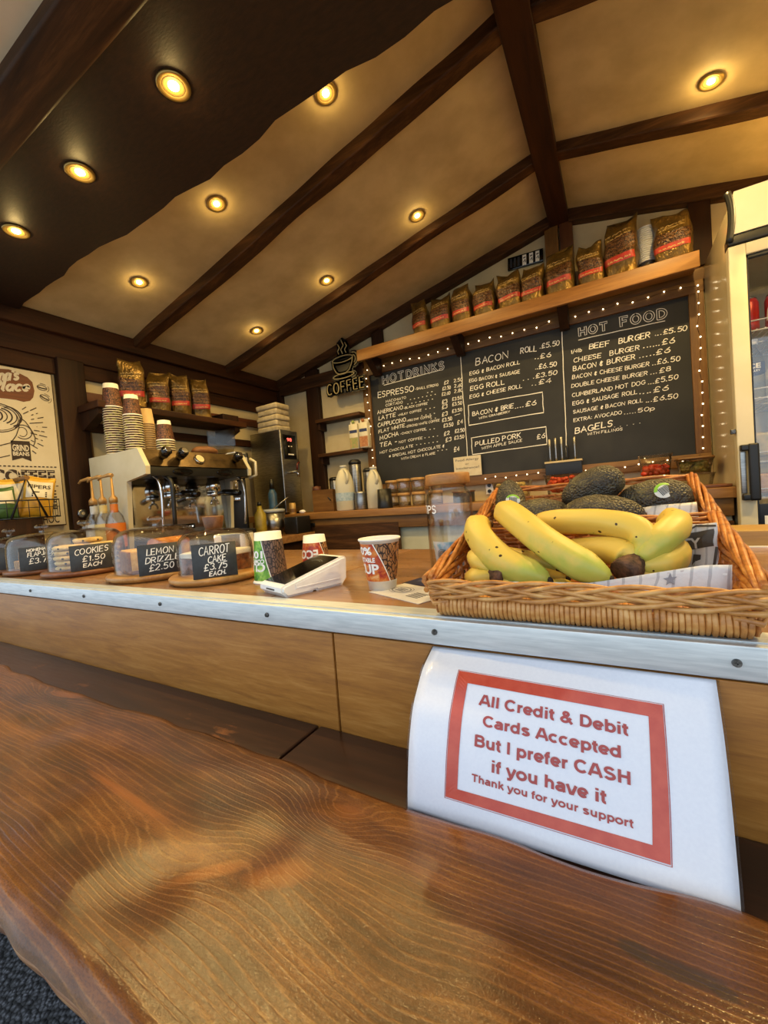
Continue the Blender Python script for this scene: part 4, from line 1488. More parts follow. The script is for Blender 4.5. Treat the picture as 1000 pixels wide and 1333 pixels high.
b.prism([(.028, .012), (.130, .012), (.130, .044), (.028, .021)], -.0008, .001, lambda u, v, w: (u, w, v)); part('side_inset', b, m_white, rd)
b = MB(); b.box(-.0008, .001, .03, .062, .012, .0145); part('card_slot', b, m_black, rd)

# ------------------------------------------------------------------ cakes under domes
m_bd_dark = M_wood('walnut cake board', lin('5a3218'), lin('7d4c28'), lin('96643a'), 'X', 1.6, .4, .15)
m_bd_light = M_wood('acacia cake board', lin('8a5726'), lin('b07d3e'), lin('c99a58'), 'X', 1.6, .4, .15)
m_cardslate = M_noise('black slate card', lin('26282a'), lin('34373a'), 40, .55)
m_yellow = M_noise('yellow sponge', lin('c9912e'), lin('e0b458'), 90, .8, 0, (1, 1, 1), .6, 200, .002)
m_crust = M_noise('brown crust', lin('6e3c16'), lin('96602a'), 60, .7, 0, (1, 1, 1), .3, 150)
m_cookie = M_noise('pale cookie', lin('d0a85e'), lin('e3c78a'), 50, .85, 0, (1, 1, 1), .5, 130, .002)
m_choc = M_flat('chocolate chip', '2a150b', .5)
m_oat = M_noise('oat flapjack', lin('8a5a26'), lin('c99a52'), 120, .85, 0, (1, 1, 1), .8, 200, .003)
m_carrot = M_noise('dark carrot cake', lin('4a2410'), lin('8a5226'), 80, .85, 0, (1, 1, 1), .8, 160, .003)
m_icing = M_noise('cream icing', lin('e0d2b4'), lin('efe6d0'), 50, .6, 0, (1, 1, 1), .5, 90, .002)


def dome_set(kind, cx, cy, R, hd, Rb, m_bd, text, label_w, glass_knob=True, label_side=0.0):
    th = atan2(-cx, cy)
    M_ = Matrix.Translation((cx, cy, 0)) @ Matrix.Rotation(th, 4, 'Z')
    bd = thing('cake_board', 'round wooden board under the %s dome' % kind, 'cake board', (cx, cy, ZT), rnd.uniform(0, 3), 'round cake boards')
    m = MB(); m.lathe([(.001, .0), (Rb - .010, .0), (Rb, .008), (Rb, .014), (Rb - .003, .0175), (.001, .0175)], seg=48)
    part('board', m, m_bd, bd)
    dm = thing('cake_dome', 'clear glass dome over the %s' % kind, 'cake dome', (cx, cy, ZT + .018), 0, 'glass cake domes')
    m = MB()
    prof = [(R, .001), (R, hd * .50), (R * .985, hd * .66), (R * .93, hd * .82), (R * .80, hd * .93), (R * .55, hd * .985), (R * .25, hd), (.001, hd)]
    inn = [(r_ - .0028 if r_ > .01 else .001, z_ - (.0028 if z_ > .01 else 0)) for r_, z_ in prof][::-1]
    m.lathe(prof[:1] + prof[1:] + inn, seg=56, cap=(False, False))
    part('bell', m, m_dome, dm)
    if glass_knob:
        m = MB(); m.lathe([(.008, hd - .001), (.007, hd + .006), (.010, hd + .010), (.019, hd + .016), (.020, hd + .022), (.014, hd + .027), (.001, hd + .028)], seg=24)
        t_ = part('knob', m, m_knobglass, dm, 'faceted clear glass knob')
        for p in t_.data.polygons:
            p.use_smooth = False
    else:
        m = MB(); m.lathe([(.001, hd + .0005), (.018, hd + .0005), (.021, hd + .006), (.0255, hd + .030), (.024, hd + .032), (.001, hd + .032)], seg=32)
        part('knob', m, m_walnut, dm, 'dark turned wooden knob')
    # chalk price card leaning on the glass, facing the customer
    w_, h_ = label_w, .078
    pc = thing('price_card', 'black chalk price card for the %s leaning on its dome' % kind, 'price card', M_ @ Vector((label_side, -(R + .0105), ZT + .0180)), th + label_side * 3.0, 'chalk price cards')
    m = MB(); tl = Matrix.Rotation(radians(-6), 4, 'X')
    m.box(-w_ / 2, w_ / 2, -.0015, .0015, 0, h_, .0006, 1, tl)
    part('slate', m, m_cardslate, pc)
    if not text:
        return M_
    m = MB()
    for row, (s_, zc, hh, ww) in enumerate(text):
        chalk(m, s_, -ww / 2 * w_ * .84 + (.04 * w_ if row % 2 else 0), zc * h_, hh * h_, .0019, lambda u, v, h, tl=tl: tl @ Vector((u, -.0022, v)), width=ww * w_ * .84, slope=.06, jit=.04, slant=.12)
    part('chalk_lettering', m, m_chalkwhite, pc, 'white chalk handwriting')
    return M_


m_knobglass = M_glass('faceted glass', (.90, .90, .87), 2.2, .05, 1.7)
zb = ZT + .0180


def item(name, label, cat, mb, mat, group, M_):
    o = part(name, mb, mat)
    o.matrix_world = M_
    return tag(o, label, cat, group)


# carrot cake
M_ = dome_set('carrot cake', -.872, .672, .088, .106, .110, m_bd_light, [('CARROT', .66, .24, .80), ('CAKE', .44, .18, .46), ('£3.75', .22, .18, .60), ('EACH.', .05, .12, .44)], .094, False, -.004)
for k, (lx, ly, rz) in enumerate(((.052, .004, .3), (-.048, .015, -.6), (.0, .045, .1))):
    s_ = thing('carrot_cake_slice', ('dark carrot cake slice with cream icing at the right of its dome', 'carrot cake slice with cream icing at the left of its dome', 'carrot cake slice with cream icing at the back of its dome')[k], 'cake slice', M_ @ Vector((lx, ly, zb)), atan2(.872, .672) + rz, 'slices of carrot cake')
    m = MB(); m.box(-.026, .026, -.022, .022, 0, .040, .004, 3); m.disp(.004, 70, k); part('sponge', m, m_carrot, s_)
    m = MB(); m.box(-.027, .027, -.023, .023, .038, .053, .005, 3); m.disp(.005, 60, k + 4); part('icing', m, m_icing, s_)
# lemon drizzle
M_ = dome_set('lemon drizzle cake', -1.128, .680, .108, .122, .128, m_bd_light, [('LEMON', .64, .20, .72), ('DRIZZLE', .38, .18, .92), ('£2.50', .12, .20, .66)], .100, True, .004)
lm = thing('lemon_loaf', 'yellow lemon drizzle loaf with brown crust under its dome', 'cake', M_ @ Vector((-.038, -.012, zb)), atan2(1.128, .68) + .25, 'lemon drizzle cake pieces')
m = MB(); m.box(-.042, .030, -.045, .045, .003, .062, .006, 3); m.disp(.003, 60, 1); part('sponge', m, m_yellow, lm)
m = MB(); m.box(-.046, -.036, -.046, .046, .001, .060, .004, 3); m.box(-.044, .032, -.047, .047, .0, .010, .003, 2); part('crust', m, m_crust, lm)
lm = thing('lemon_loaf', 'orange-topped lemon loaf standing at the back of its dome', 'cake', M_ @ Vector((.034, .035, zb)), atan2(1.128, .68) + .5, 'lemon drizzle cake pieces')
m = MB(); m.box(-.050, .040, -.032, .032, .0, .070, .008, 3); m.disp(.003, 60, 2); part('sponge', m, m_yellow, lm)
m = MB(); m.rings([[(x_, .034 * cos(a_), .066 + .020 * sin(a_)) for a_ in [pi * i / 10 for i in range(11)]] for x_ in (-.050, -.02, .01, .040)], True, True, True, False); part('glaze', m, M_noise('orange glaze', lin('a8590f'), lin('c97d22'), 40, .35), lm)
# cookies
M_ = dome_set('cookies', -1.520, .680, .106, .126, .124, m_bd_dark, [('COOKIES', .62, .22, .92), ('£1.50', .34, .20, .62), ('EACH', .12, .14, .50)], .108, True, .010)
cm = MB(); cm.lathe([(.001, 0), (.038, 0), (.043, .004), (.043, .009), (.036, .0135), (.001, .0145)], seg=28); cm.disp(.0010, 60, 3)
cme = cm.mesh('cookie'); cme.materials.append(m_cookie)
chm = MB()
for i in range(9):
    a_ = i * 2.4; r_ = .006 + .004 * i
    chm.sphere((r_ * cos(a_), r_ * sin(a_), r_ and .0118 - (.003 if r_ > .034 else 0)), .0036, 8, 6, (1, 1, .6))
for i in range(6):
    chm.sphere((.0425 * cos(i), .0425 * sin(i), .006), .0035, 8, 6)
chme = chm.mesh('chips'); chme.materials.append(m_choc)
for lx, ly, nn in ((-.045, -.012, 5), (.046, -.010, 5), (.004, .052, 6)):
    for k in range(nn):
        pos = {-.045: 'left stack', .046: 'right stack', .004: 'back stack'}[lx]
        lv = ('lowest', 'second from the bottom', 'third from the bottom', 'fourth from the bottom', 'fifth from the bottom', 'topmost')[k if k < nn - 1 else 5]
        r_ = thing('cookie', 'pale chocolate chip cookie, %s of the %s under the cookie dome' % (lv, pos), 'cookie', M_ @ Vector((lx + rnd.uniform(-.003, .003), ly + rnd.uniform(-.003, .003), zb + .0006 + .0158 * k)), rnd.uniform(0, 6), 'cookies under the glass dome')
        for nm_, me_ in (('biscuit', cme), ('chocolate_chips', chme)):
            o = bpy.data.objects.new(nm_, me_); COL.objects.link(o); o.parent = r_
# flapjack
M_ = dome_set('flapjack', -1.790, .664, .104, .122, .114, m_bd_dark, [('HOMEMADE', .80, .11, .72), ('FLAPJACK', .58, .17, .80), ('£3.75', .28, .22, .66)], .104, True, -.012)
for k, (lx, ly, lz) in enumerate(((-.05, .0, 0), (.02, .025, 0), (.055, -.03, 0), (-.03, .02, .031), (.035, .0, .031))):
    m = MB(); m.box(-.032, .032, -.024, .024, 0, .030, .004, 2); m.disp(.003, 90, k)
    o = part('flapjack', m, m_oat); o.location = M_ @ Vector((lx, ly, zb + lz)); o.rotation_euler = (0, 0, .6 * k)
    tag(o, ('golden oat flapjack at the left on the board of the flapjack dome', 'golden oat flapjack at the back on the board of the flapjack dome', 'golden oat flapjack beside the price card on the flapjack board', 'golden oat flapjack on the left of the upper layer under its dome', 'golden oat flapjack on the right of the upper layer under its dome')[k], 'flapjack', 'flapjacks under the glass dome')
# leftmost
M_ = dome_set('brownies', -1.985, .635, .088, .116, .098, m_bd_dark, [], .100, True, .0)
for k, (lx, ly) in enumerate(((-.035, .0), (.02, .035), (.03, -.025))):
    m = MB(); m.box(-.03, .03, -.022, .022, 0, .034, .004, 2); m.disp(.003, 90, k + 8)
    o = part('brownie', m, m_carrot); o.location = M_ @ Vector((lx, ly, zb)); o.rotation_euler = (0, 0, .5 * k)
    tag(o, ('dark brownie on the left under the leftmost dome', 'dark brownie at the back under the leftmost dome', 'dark brownie at the right under the leftmost dome')[k], 'brownie', 'brownies under the leftmost dome')
# ------------------------------------------------------------------ menu chalkboard
YBD = 2.372
menu = thing('menu_board', 'large black chalk menu board in a brown wooden frame on the back wall', 'menu board', (-.54, 2.385, 1.325))
bp = lambda n, mb, mt, par=None, lab=None: gpart(n, mb, mt, menu, lab) if par is None else part(n, mb, mt, par, lab)
b = MB(); b.box(-1.385, .335, 2.374, 2.386, 1.355, 2.095); bp('slate', b, m_slate)
for nm_, args in (('frame_top', (-1.435, .386, 2.358, 2.3815, 2.085, 2.140)), ('frame_bottom', (-1.435, .386, 2.358, 2.386, 1.305, 1.362)), ('frame_side', (-1.435, -1.382, 2.3585, 2.386, 1.362, 2.085)), ('frame_side', (.330, .386, 2.3585, 2.386, 1.362, 2.085))):
    b = MB(); b.box(*args, .002); bp(nm_, b, m_board_wood if 'side' not in nm_ else m_board_wood_z)
BOARD_TEXT = [
    ('HOT', -1.2841, 2.0155, -1.1349, 2.0178, 0.0528, 1),
    ('DRINKS', -1.11, 2.0165, -0.8644, 2.018, 0.051, 1),
    ('ESPRESSO', -1.3309, 1.9313, -1.0695, 1.9265, 0.0468, 0),
    ('-SMALL STRONG', -1.0593, 1.9283, -0.9063, 1.9259, 0.0191, 0),
    ('£2', -0.8688, 1.9246, -0.8395, 1.9273, 0.0245, 0),
    ('2.50', -0.8057, 1.9253, -0.7544, 1.9232, 0.0241, 0),
    ('£2.50', -0.8819, 1.8935, -0.829, 1.8918, 0.0246, 0),
    ('2.60', -0.8054, 1.8933, -0.7542, 1.8916, 0.0242, 0),
    ('£2.60', -0.887, 1.8608, -0.8341, 1.8594, 0.0247, 0),
    ('2.80', -0.8077, 1.863, -0.7564, 1.8616, 0.0242, 0),
    ('MACCHIATO', -1.2748, 1.8899, -1.1279, 1.8894, 0.0199, 0),
    ('CORTADO', -1.2801, 1.8652, -1.1551, 1.8655, 0.0199, 0),
    ('AMERICANO', -1.3434, 1.8272, -1.1582, 1.8291, 0.0296, 0),
    ('-BLACK COFFEE', -1.1495, 1.8263, -0.9854, 1.8272, 0.0169, 0),
    ('LATTE', -1.3392, 1.7855, -1.2142, 1.7895, 0.0323, 0),
    ('-MILKY COFFEE', -1.1946, 1.789, -1.0302, 1.794, 0.017, 0),
    ('CAPPUCCINO', -1.3478, 1.7417, -1.1427, 1.7474, 0.0324, 0),
    ('-FROTHY COFFEE', -1.1372, 1.7426, -0.9641, 1.7445, 0.0169, 0),
    ('FLAT WHITE', -1.3467, 1.7004, -1.153, 1.7134, 0.0284, 0),
    ('-STRONG WHITE COFFEE', -1.1476, 1.7073, -0.9146, 1.7124, 0.0169, 0),
    ('MOCHA', -1.3396, 1.6555, -1.2019, 1.6674, 0.0339, 0),
    ('-CHOCY COFFEE', -1.1867, 1.6679, -1.0089, 1.6721, 0.0171, 0),
    ('TEA -', -1.3438, 1.608, -1.2184, 1.6161, 0.034, 0),
    ('NOT COFFEE', -1.2032, 1.6155, -1.037, 1.6206, 0.0185, 0),
    ('HOT CHOCOLATE', -1.3476, 1.5645, -1.1051, 1.5801, 0.0204, 0),
    ('# SPECIAL HOT CHOCOLATE &', -1.2826, 1.5322, -0.8943, 1.553, 0.0216, 0),
    ('WITH CREAM & FLAKE', -1.1927, 1.5071, -0.9584, 1.5165, 0.0186, 0),
    ('£3', -0.8908, 1.8115, -0.8558, 1.8151, 0.0296, 0),
    ('£3.50', -0.8239, 1.8204, -0.7645, 1.8193, 0.0244, 0),
    ('£3', -0.8932, 1.7805, -0.8582, 1.7844, 0.0297, 0),
    ('£3.50', -0.8262, 1.7887, -0.7668, 1.788, 0.0244, 0),
    ('£3', -0.8965, 1.7372, -0.8614, 1.7414, 0.0297, 0),
    ('£3.50', -0.8291, 1.7496, -0.7696, 1.7493, 0.0245, 0),
    ('£3.50', -0.8962, 1.7057, -0.835, 1.7059, 0.0273, 0),
    ('—', -0.8155, 1.7226, -0.7815, 1.7268, 0.0244, 0),
    ('£3.50', -0.8909, 1.6697, -0.8298, 1.6703, 0.0273, 0),
    ('£4', -0.8036, 1.6725, -0.7698, 1.677, 0.0293, 0),
    ('£2', -0.892, 1.6195, -0.8569, 1.6245, 0.0299, 0),
    ('£2.50', -0.8212, 1.6268, -0.7618, 1.628, 0.027, 0),
    ('£3', -0.8842, 1.5806, -0.8492, 1.5859, 0.0299, 0),
    ('£3.50', -0.828, 1.588, -0.7684, 1.5897, 0.0271, 0),
    ('£4', -0.8361, 1.5143, -0.8018, 1.52, 0.0346, 0),
    ('BACON', -0.6657, 1.9942, -0.4863, 1.9961, 0.0491, 0),
    ('ROLL', -0.4154, 2.0031, -0.3348, 1.9971, 0.0377, 0),
    ('.£5.50', -0.3164, 2.0036, -0.2188, 2.0002, 0.0325, 0),
    ('EGG & BACON ROLL', -0.7062, 1.9457, -0.4244, 1.9488, 0.026, 0),
    ('..£6', -0.3427, 1.9546, -0.2645, 1.9495, 0.0306, 0),
    ('EGG BACON & SAUSAGE', -0.7128, 1.9062, -0.4276, 1.8975, 0.0237, 0),
    ('..£6.50', -0.346, 1.8998, -0.239, 1.8947, 0.0307, 0),
    ('EGG ROLL', -0.7101, 1.8562, -0.5149, 1.8563, 0.0321, 0),
    ('. . .£3.50', -0.4138, 1.8549, -0.2394, 1.8524, 0.029, 0),
    ('EGG & CHEESE ROLL', -0.7157, 1.8127, -0.4216, 1.818, 0.0262, 0),
    ('..£4', -0.3671, 1.8172, -0.2723, 1.8157, 0.0299, 0),
    ('BACON & BRIE', -0.7081, 1.7085, -0.4728, 1.7157, 0.0311, 0),
    ('....£6', -0.4652, 1.7109, -0.352, 1.7136, 0.0318, 0),
    ('WITH CRANBERRY', -0.6715, 1.6845, -0.4934, 1.6939, 0.0154, 0),
    ('PULLED PORK', -0.702, 1.5319, -0.4465, 1.5471, 0.0336, 0),
    ('£6', -0.3601, 1.5271, -0.3195, 1.5294, 0.0313, 0),
    ('WITH APPLE SAUCE', -0.6666, 1.508, -0.439, 1.5243, 0.0191, 0),
    ('HOT', -0.1212, 2.0225, 0.0008, 2.0197, 0.0423, 1),
    ('FOOD', 0.0628, 2.021, 0.2448, 2.0116, 0.0475, 1),
    ('1/4lb', -0.1663, 1.9406, -0.117, 1.942, 0.0225, 0),
    ('BEEF', -0.083, 1.9449, 0.0088, 1.9405, 0.0329, 0),
    ('BURGER', 0.0486, 1.9396, 0.1767, 1.9362, 0.0337, 0),
    ('...£5.50', 0.1988, 1.9382, 0.3205, 1.9325, 0.0291, 0),
    ('CHEESE', -0.1558, 1.8946, -0.0319, 1.891, 0.028, 0),
    ('BURGER', 0.0071, 1.891, 0.1312, 1.8907, 0.0296, 0),
    ('......£6', 0.1501, 1.8922, 0.2699, 1.8883, 0.0329, 0),
    ('BACON & BURGER', -0.1609, 1.8503, 0.1125, 1.8509, 0.03, 0),
    ('.....£6', 0.1315, 1.85, 0.2526, 1.8499, 0.0297, 0),
    ('BACON & CHEESE BURGER', -0.1674, 1.8109, 0.1684, 1.8046, 0.0244, 0),
    ('..£6.50', 0.1802, 1.8037, 0.2872, 1.8016, 0.0293, 0),
    ('DOUBLE CHEESE BURGER', -0.1742, 1.7675, 0.159, 1.7628, 0.0236, 0),
    ('...£8', 0.1709, 1.762, 0.2502, 1.763, 0.0277, 0),
    ('CUMBERLAND HOT DOG', -0.1725, 1.7194, 0.1481, 1.721, 0.0246, 0),
    ('...£5.50', 0.1591, 1.717, 0.2766, 1.7188, 0.0279, 0),
    ('EGG & SAUSAGE ROLL', -0.1723, 1.6764, 0.1136, 1.6817, 0.0246, 0),
    ('....£6', 0.1233, 1.6771, 0.2356, 1.6755, 0.03, 0),
    ('SAUSAGE & BACON ROLL', -0.1729, 1.6334, 0.1344, 1.6377, 0.0228, 0),
    ('...£6.50', 0.1462, 1.6329, 0.2729, 1.6314, 0.0281, 0),
    ('EXTRA: AVOCADO', -0.1736, 1.5904, 0.0433, 1.5952, 0.0228, 0),
    ('.....50p', 0.0534, 1.5908, 0.1808, 1.5915, 0.0252, 0),
    ('BAGELS', -0.17, 1.5294, -0.0025, 1.5421, 0.0381, 0),
    ('. . . . .', 0.0068, 1.5343, 0.1205, 1.5375, 0.0182, 0),
    ('WITH FILLINGS', -0.113, 1.5117, 0.0418, 1.5152, 0.0169, 0),
]
BOARD_LINES = [[(-1.2804, 2.004), (-0.8725, 2.0161)], [(-0.7529, 2.0841), (-0.7558, 1.8688), (-0.7535, 1.6733), (-0.7537, 1.4587)], [(-0.2033, 2.0777), (-0.2104, 1.6534), (-0.2169, 1.4144)], [(-0.7271, 1.776), (-0.3165, 1.7738), (-0.3178, 1.6641), (-0.7331, 1.6579), (-0.7271, 1.776)], [(-0.7233, 1.5834), (-0.3098, 1.5871), (-0.3101, 1.4923), (-0.7239, 1.4859), (-0.7233, 1.5834)], [(-0.1265, 2.0024), (0.2391, 1.997)]]
bm_ = lambda u, v, h: (u, 2.3735 - h, v)
b = MB(); b2 = [MB() for _ in range(4)]; b3 = [MB() for _ in range(4)]; hk = -1
for tx, xa, za, xb, zb_, hh, kind in BOARD_TEXT:
    hh *= .86 if kind else .75
    w_ = xb - xa
    sl_ = (zb_ - za) / w_ if abs(w_) > 1e-6 else 0
    if kind:
        hk += 1
        chalk(b2[hk], tx, xa, za, hh, .0125, lambda u, v, h: bm_(u, v, h), width=w_, slope=sl_, jit=.0, gap=.36)
        chalk(b3[hk], tx, xa, za, hh, .0064, lambda u, v, h: bm_(u, v, h + .0006), width=w_, slope=sl_, jit=.0, gap=.36)
    else:
        chalk(b, tx, xa, za, hh, max(.0022, min(.0046, hh * .16)), bm_, width=w_, slope=sl_, jit=.05, slant=.08)
for P in BOARD_LINES:
    Q = []
    for p0, p1 in zip(P, P[1:]):
        for k in range(6):
            Q.append((p0[0] + (p1[0] - p0[0]) * k / 6 + rnd.uniform(-.0012, .0012), p0[1] + (p1[1] - p0[1]) * k / 6 + rnd.uniform(-.0012, .0012)))
    Q.append(P[-1])
    ribbon(b, Q, .0040, bm_)
# dotted leaders of the drinks column
for (xa, xb, z) in ((-.98, -.93, 1.898), (-1.10, -.93, 1.878), (-1.12, -.93, 1.853), (-1.0, -.93, 1.80), (-1.03, -.93, 1.765), (-.97, -.93, 1.735), (-1.01, -.93, 1.672), (-1.02, -.93, 1.625), (-1.08, -.92, 1.59), (-.94, -.87, 1.535)):
    n = int((xb - xa) / .028) + 1
    for k in range(n):
        x = xa + .028 * k
        ribbon(b, [(x, z), (x + .005, z)], .0040, bm_)
bp('chalk_lettering', b, m_chalkwhite, None, 'white handwritten menu')
for hk in range(4):
    bp('outlined_heading', b2[hk], m_chalkwhite, None, 'white outlined heading'); bp('heading_fill', b3[hk], m_slate)

# paper notice on the board
nt = thing('paper_notice', 'small white paper allergy notice stuck on the lower edge of the menu board', 'notice', (-.752, 2.352, 1.372))
b = MB(); b.box(-.083, .083, 0, .0012, 0, .106, 0); b.box(.0, .083, 0.0002, .0014, -.010, .01, 0); part('sheet', b, M_noise('aged white paper', lin('d2c5a4'), lin('ddd2b4'), 30, .6), nt)
b = MB()
for s_, z_, hh, ww, x_ in (('Food Allergy', .080, .014, .140, -.070), ('or', .057, .011, .022, -.012), ('Intolerance?', .032, .014, .140, -.070)):
    printed(b, s_, x_, z_, ww, hh, lambda u, v, h: (u, -.0006, v), .0)
part('lettering', b, m_ptext, nt)

# fairy lights round the frame
fl = thing('fairy_lights', 'string of tiny warm fairy lights round the menu board frame', 'fairy lights', (-.54, 2.35, 1.325))
m_fairy = M_emit('warm fairy bulb', (1.0, .80, .48), 7.0)
m_wire = M_flat('copper wire', '6b4a2a', .4, .6)
pts = []
for k in range(14):
    pts.append((-1.397 + rnd.uniform(-.006, .006), 1.385 + k * .0525))
for k in range(29):
    pts.append((-1.385 + k * .0625, 2.118 + rnd.uniform(-.008, .008)))
for k in range(15):
    pts.append((.360 + rnd.uniform(-.006, .006), 2.085 - k * .0500))
for k in range(18):
    pts.append((.335 - k * .058, 1.338 + rnd.uniform(-.008, .008)))
b = MB(); b.tube([(x, 2.3555, z) for x, z in pts], .0011, 5); gpart('wire', b, m_wire, fl)
bb_ = MB(); bb_.sphere((0, 0, 0), .0034, 8, 6); bme = bb_.mesh('bulb'); bme.materials.append(m_fairy)
for x, z in pts:
    o = bpy.data.objects.new('bulb', bme); COL.objects.link(o); o.parent = fl
    o.location = Vector((x, 2.3525, z)) - Vector(fl.location)

# ------------------------------------------------------------------ shelf over the board and its coffee bags
sh = thing('wall_shelf', 'long brown wooden shelf over the menu board carrying the row of coffee bags', 'shelf', (-.45, 2.30, 2.19))
m_shelf = M_wood('orange brown shelf board', lin('6a4018'), lin('8f6029'), lin('ad7c3c'), 'X', 1.0, .45, .2)
b = MB(); b.box(-1.36, .352, 2.200, 2.36, 2.170, 2.200, .003); b.box(-1.36, .352, 2.195, 2.213, 2.132, 2.200, .003); gpart('board', b, m_shelf, sh)
for x in (-1.30, -.742, -.186):
    b = MB(); b.prism([(2.358, 2.170), (2.215, 2.170), (2.215, 2.150), (2.33, 2.06), (2.358, 2.06)], x - .022, x + .022, lambda u, v, w: (w, u, v)); gpart('bracket', b, m_post, sh)

t = NT('gold foil coffee bag')
v = t.coord('Object')
f = t.noise(v, 16, 4)
t.pb(Base_Color=t.ramp(f, [(.35, '54401c'), (.65, '86682e')]), Roughness=.34, Metallic=.55)
t.bump(t.noise(t.coord('Object', (1, 1, .6)), 45, 3, .5, 1.2), .7, .010)
m_foil = t.m
t = NT('brown coffee bag print'); v = t.coord('Object', (1, 1, 1))
w_ = t.n('ShaderNodeTexWave'); t.t.links.new(v, w_.inputs[0]); w_.bands_direction = 'Z'; w_.inputs['Scale'].default_value = 18; w_.inputs['Distortion'].default_value = 9; w_.inputs['Detail'].default_value = 2; w_.inputs['Detail Scale'].default_value = 14
t.pb(Base_Color=t.ramp(w_.outputs['Fac'], [(.3, '20100a'), (.6, '4a2a16'), (.85, '7d5530')]), Roughness=.36, Metallic=.2)
t.bump(t.noise(t.coord('Object'), 45, 3, .5, 1.2), .7, .009)
m_bagprint = t.m
t = NT('red coffee bag band'); v = t.coord('Object')
t.pb(Base_Color=t.ramp(t.noise(v, 30, 3), [(.4, 'a02c22'), (.6, 'c0402f')]), Roughness=.4)
m_band = t.m
m_bagtext = M_flat('pale gold lettering', 'c9a86a', .5, .2)


def coffee_bag(label, loc, w, h, d, rz, seed, group, lean=0.0):
    root = thing('coffee_bag', label, 'coffee bag', loc, rz, group)
    root.rotation_euler = (lean, 0, rz)
    rs_ = random.Random(seed)
    tw = rs_.uniform(-.012, .012)

    def shp(ang, v):
        # squarish section: bulging body, pinched top
        dd = d * (.90 + .25 * sin(pi * min(1, v * 1.15)) if v < .72 else (1.10 * (1 - ((v - .72) / .28) ** 1.2) + .05))
        ww = w * (.96 + .05 * sin(pi * v) - (.05 * max(0, v - .7) / .3))
        c_, s_ = cos(ang), sin(ang)
        e = .55
        x = ww / 2 * (abs(c_) ** e) * (1 if c_ > 0 else -1)
        y = dd / 2 * (abs(s_) ** e) * (1 if s_ > 0 else -1)
        n = Vector((x * 16, y * 16 + seed, v * h * 16))
        k = .009 + .018 * max(0, v - .55)
        x += k * mnoise.noise(n); y += k * 1.3 * mnoise.noise(n + Vector((9, 4, 2)))
        top = max(0, v - .72) / .28
        z = v * h + top * .012 * mnoise.noise(Vector((x * 22, seed, 1))) + .018 * top ** 2 * (abs(x) / (w / 2)) ** 2
        return Vector((x + tw * top, y - .014 * top * sin(seed), z))
    m = MB()
    N, K = 36, 26
    m.rings([[shp(2 * pi * i / N, j / K) for i in range(N)] for j in range(K + 1)], True, True, True)
    part('foil_body', m, m_foil, root)

    def patch(u, v, off):
        # front face strip: u -1..1
        a_ = -pi / 2 + u * 1.18
        p = shp(a_, v)
        q = shp(a_, v) - Vector((0, .0015 + off, 0))
        return q
    m = MB(); m.grid(lambda u, v: patch((u - .5) * 1.9, (.34 + .30 * v) + (.05 * sin(3 * u + seed) * v), 0), 18, 12); part('print_panel', m, m_bagprint, root, 'dark brown swirling print')
    m = MB(); m.grid(lambda u, v: patch((u - .5) * 1.9, .235 + .115 * v + .02 * u, .0005), 18, 4); o = part('band', m, m_band, root, 'red label band')
    m = MB()
    for z_, x0_, x1_, hh in ((.735, -.62, .62, .034), (.675, -.45, .55, .028), (.285, -.45, .45, .030)):
        n = 5
        for k in range(n):
            ua = x0_ + (x1_ - x0_) * k / n
            ub = ua + (x1_ - x0_) / n * .74
            pts_ = [(ua + (ub - ua) * q / 4, z_ + hh * (.5 if q % 2 else -.5) * .6 + .02 * ua) for q in range(5)]
            ribbon(m, pts_, .016, lambda u, v, hh_: patch(u, v, .0012))
    part('lettering', m, m_bagtext, root)
    return root


bags = [(-.942, .098, .190, 'first coffee bag from the left end of the long shelf'), (-.818, .116, .188, 'second coffee bag from the left end of the long shelf'), (-.691, .112, .200, 'third coffee bag from the left on the long shelf'),
        (-.566, .116, .183, 'fourth coffee bag from the left on the long shelf'), (-.434, .124, .190, 'fifth coffee bag from the left, under the black plaque'), (-.315, .106, .176, 'short coffee bag left of the gable battens on the long shelf'),
        (-.188, .128, .214, 'coffee bag in front of the gable battens on the long shelf'), (-.052, .110, .190, 'coffee bag just right of the gable battens on the long shelf'), (.076, .134, .262, 'tallest coffee bag on the long shelf, left of the ribbed stack'), (.272, .138, .208, 'coffee bag at the right end of the long shelf, leaning left')]
for k, (x, w_, h_, lb) in enumerate(bags):
    coffee_bag('gold and brown ' + lb, (x, 2.275, 2.2002), w_, h_, .085, radians(-8 + 5 * sin(k * 2.1)), k * 3.7 + 1, 'coffee bags on the long shelf')
# white ribbed stack between the last two bags
st_ = thing('lid_stack', 'stack of white ribbed plastic lids between the two right-hand coffee bags', 'lids', (.180, 2.325, 2.2002))
b = MB()
for k in range(17):
    z = .060 + k * .0094
    b.lathe([(.001, z), (.034, z), (.0375, z + .002), (.0375, z + .0045), (.034, z + .0075), (.001, z + .0075)], seg=24)
st2 = part('lids', b, m_white, st_); st2['kind'] = 'stuff'
b = MB(); b.lathe([(.001, 0), (.032, 0), (.034, .06), (.001, .06)], seg=24); part('holder', b, m_steel, st_)
pl_ = thing('plaque', 'small black plaque with white icons on the left half of the gable', 'plaque', (-.364, 2.385, 2.463))
b = MB(); b.box(-.093, .090, 0, .012, 0, .066, .001, 1, Matrix.Rotation(radians(3), 4, 'Y')); part('panel', b, m_blackgloss, pl_)
b = MB(); mpn = lambda u, v, h: Matrix.Rotation(radians(3), 4, 'Y') @ Vector((u, -.0006, v))
for x in (-.005, .030, .062):
    ribbon(b, [(x, .012), (x, .054)], .020, mpn)
part('icon', b, m_chalkwhite, pl_)
b = MB()
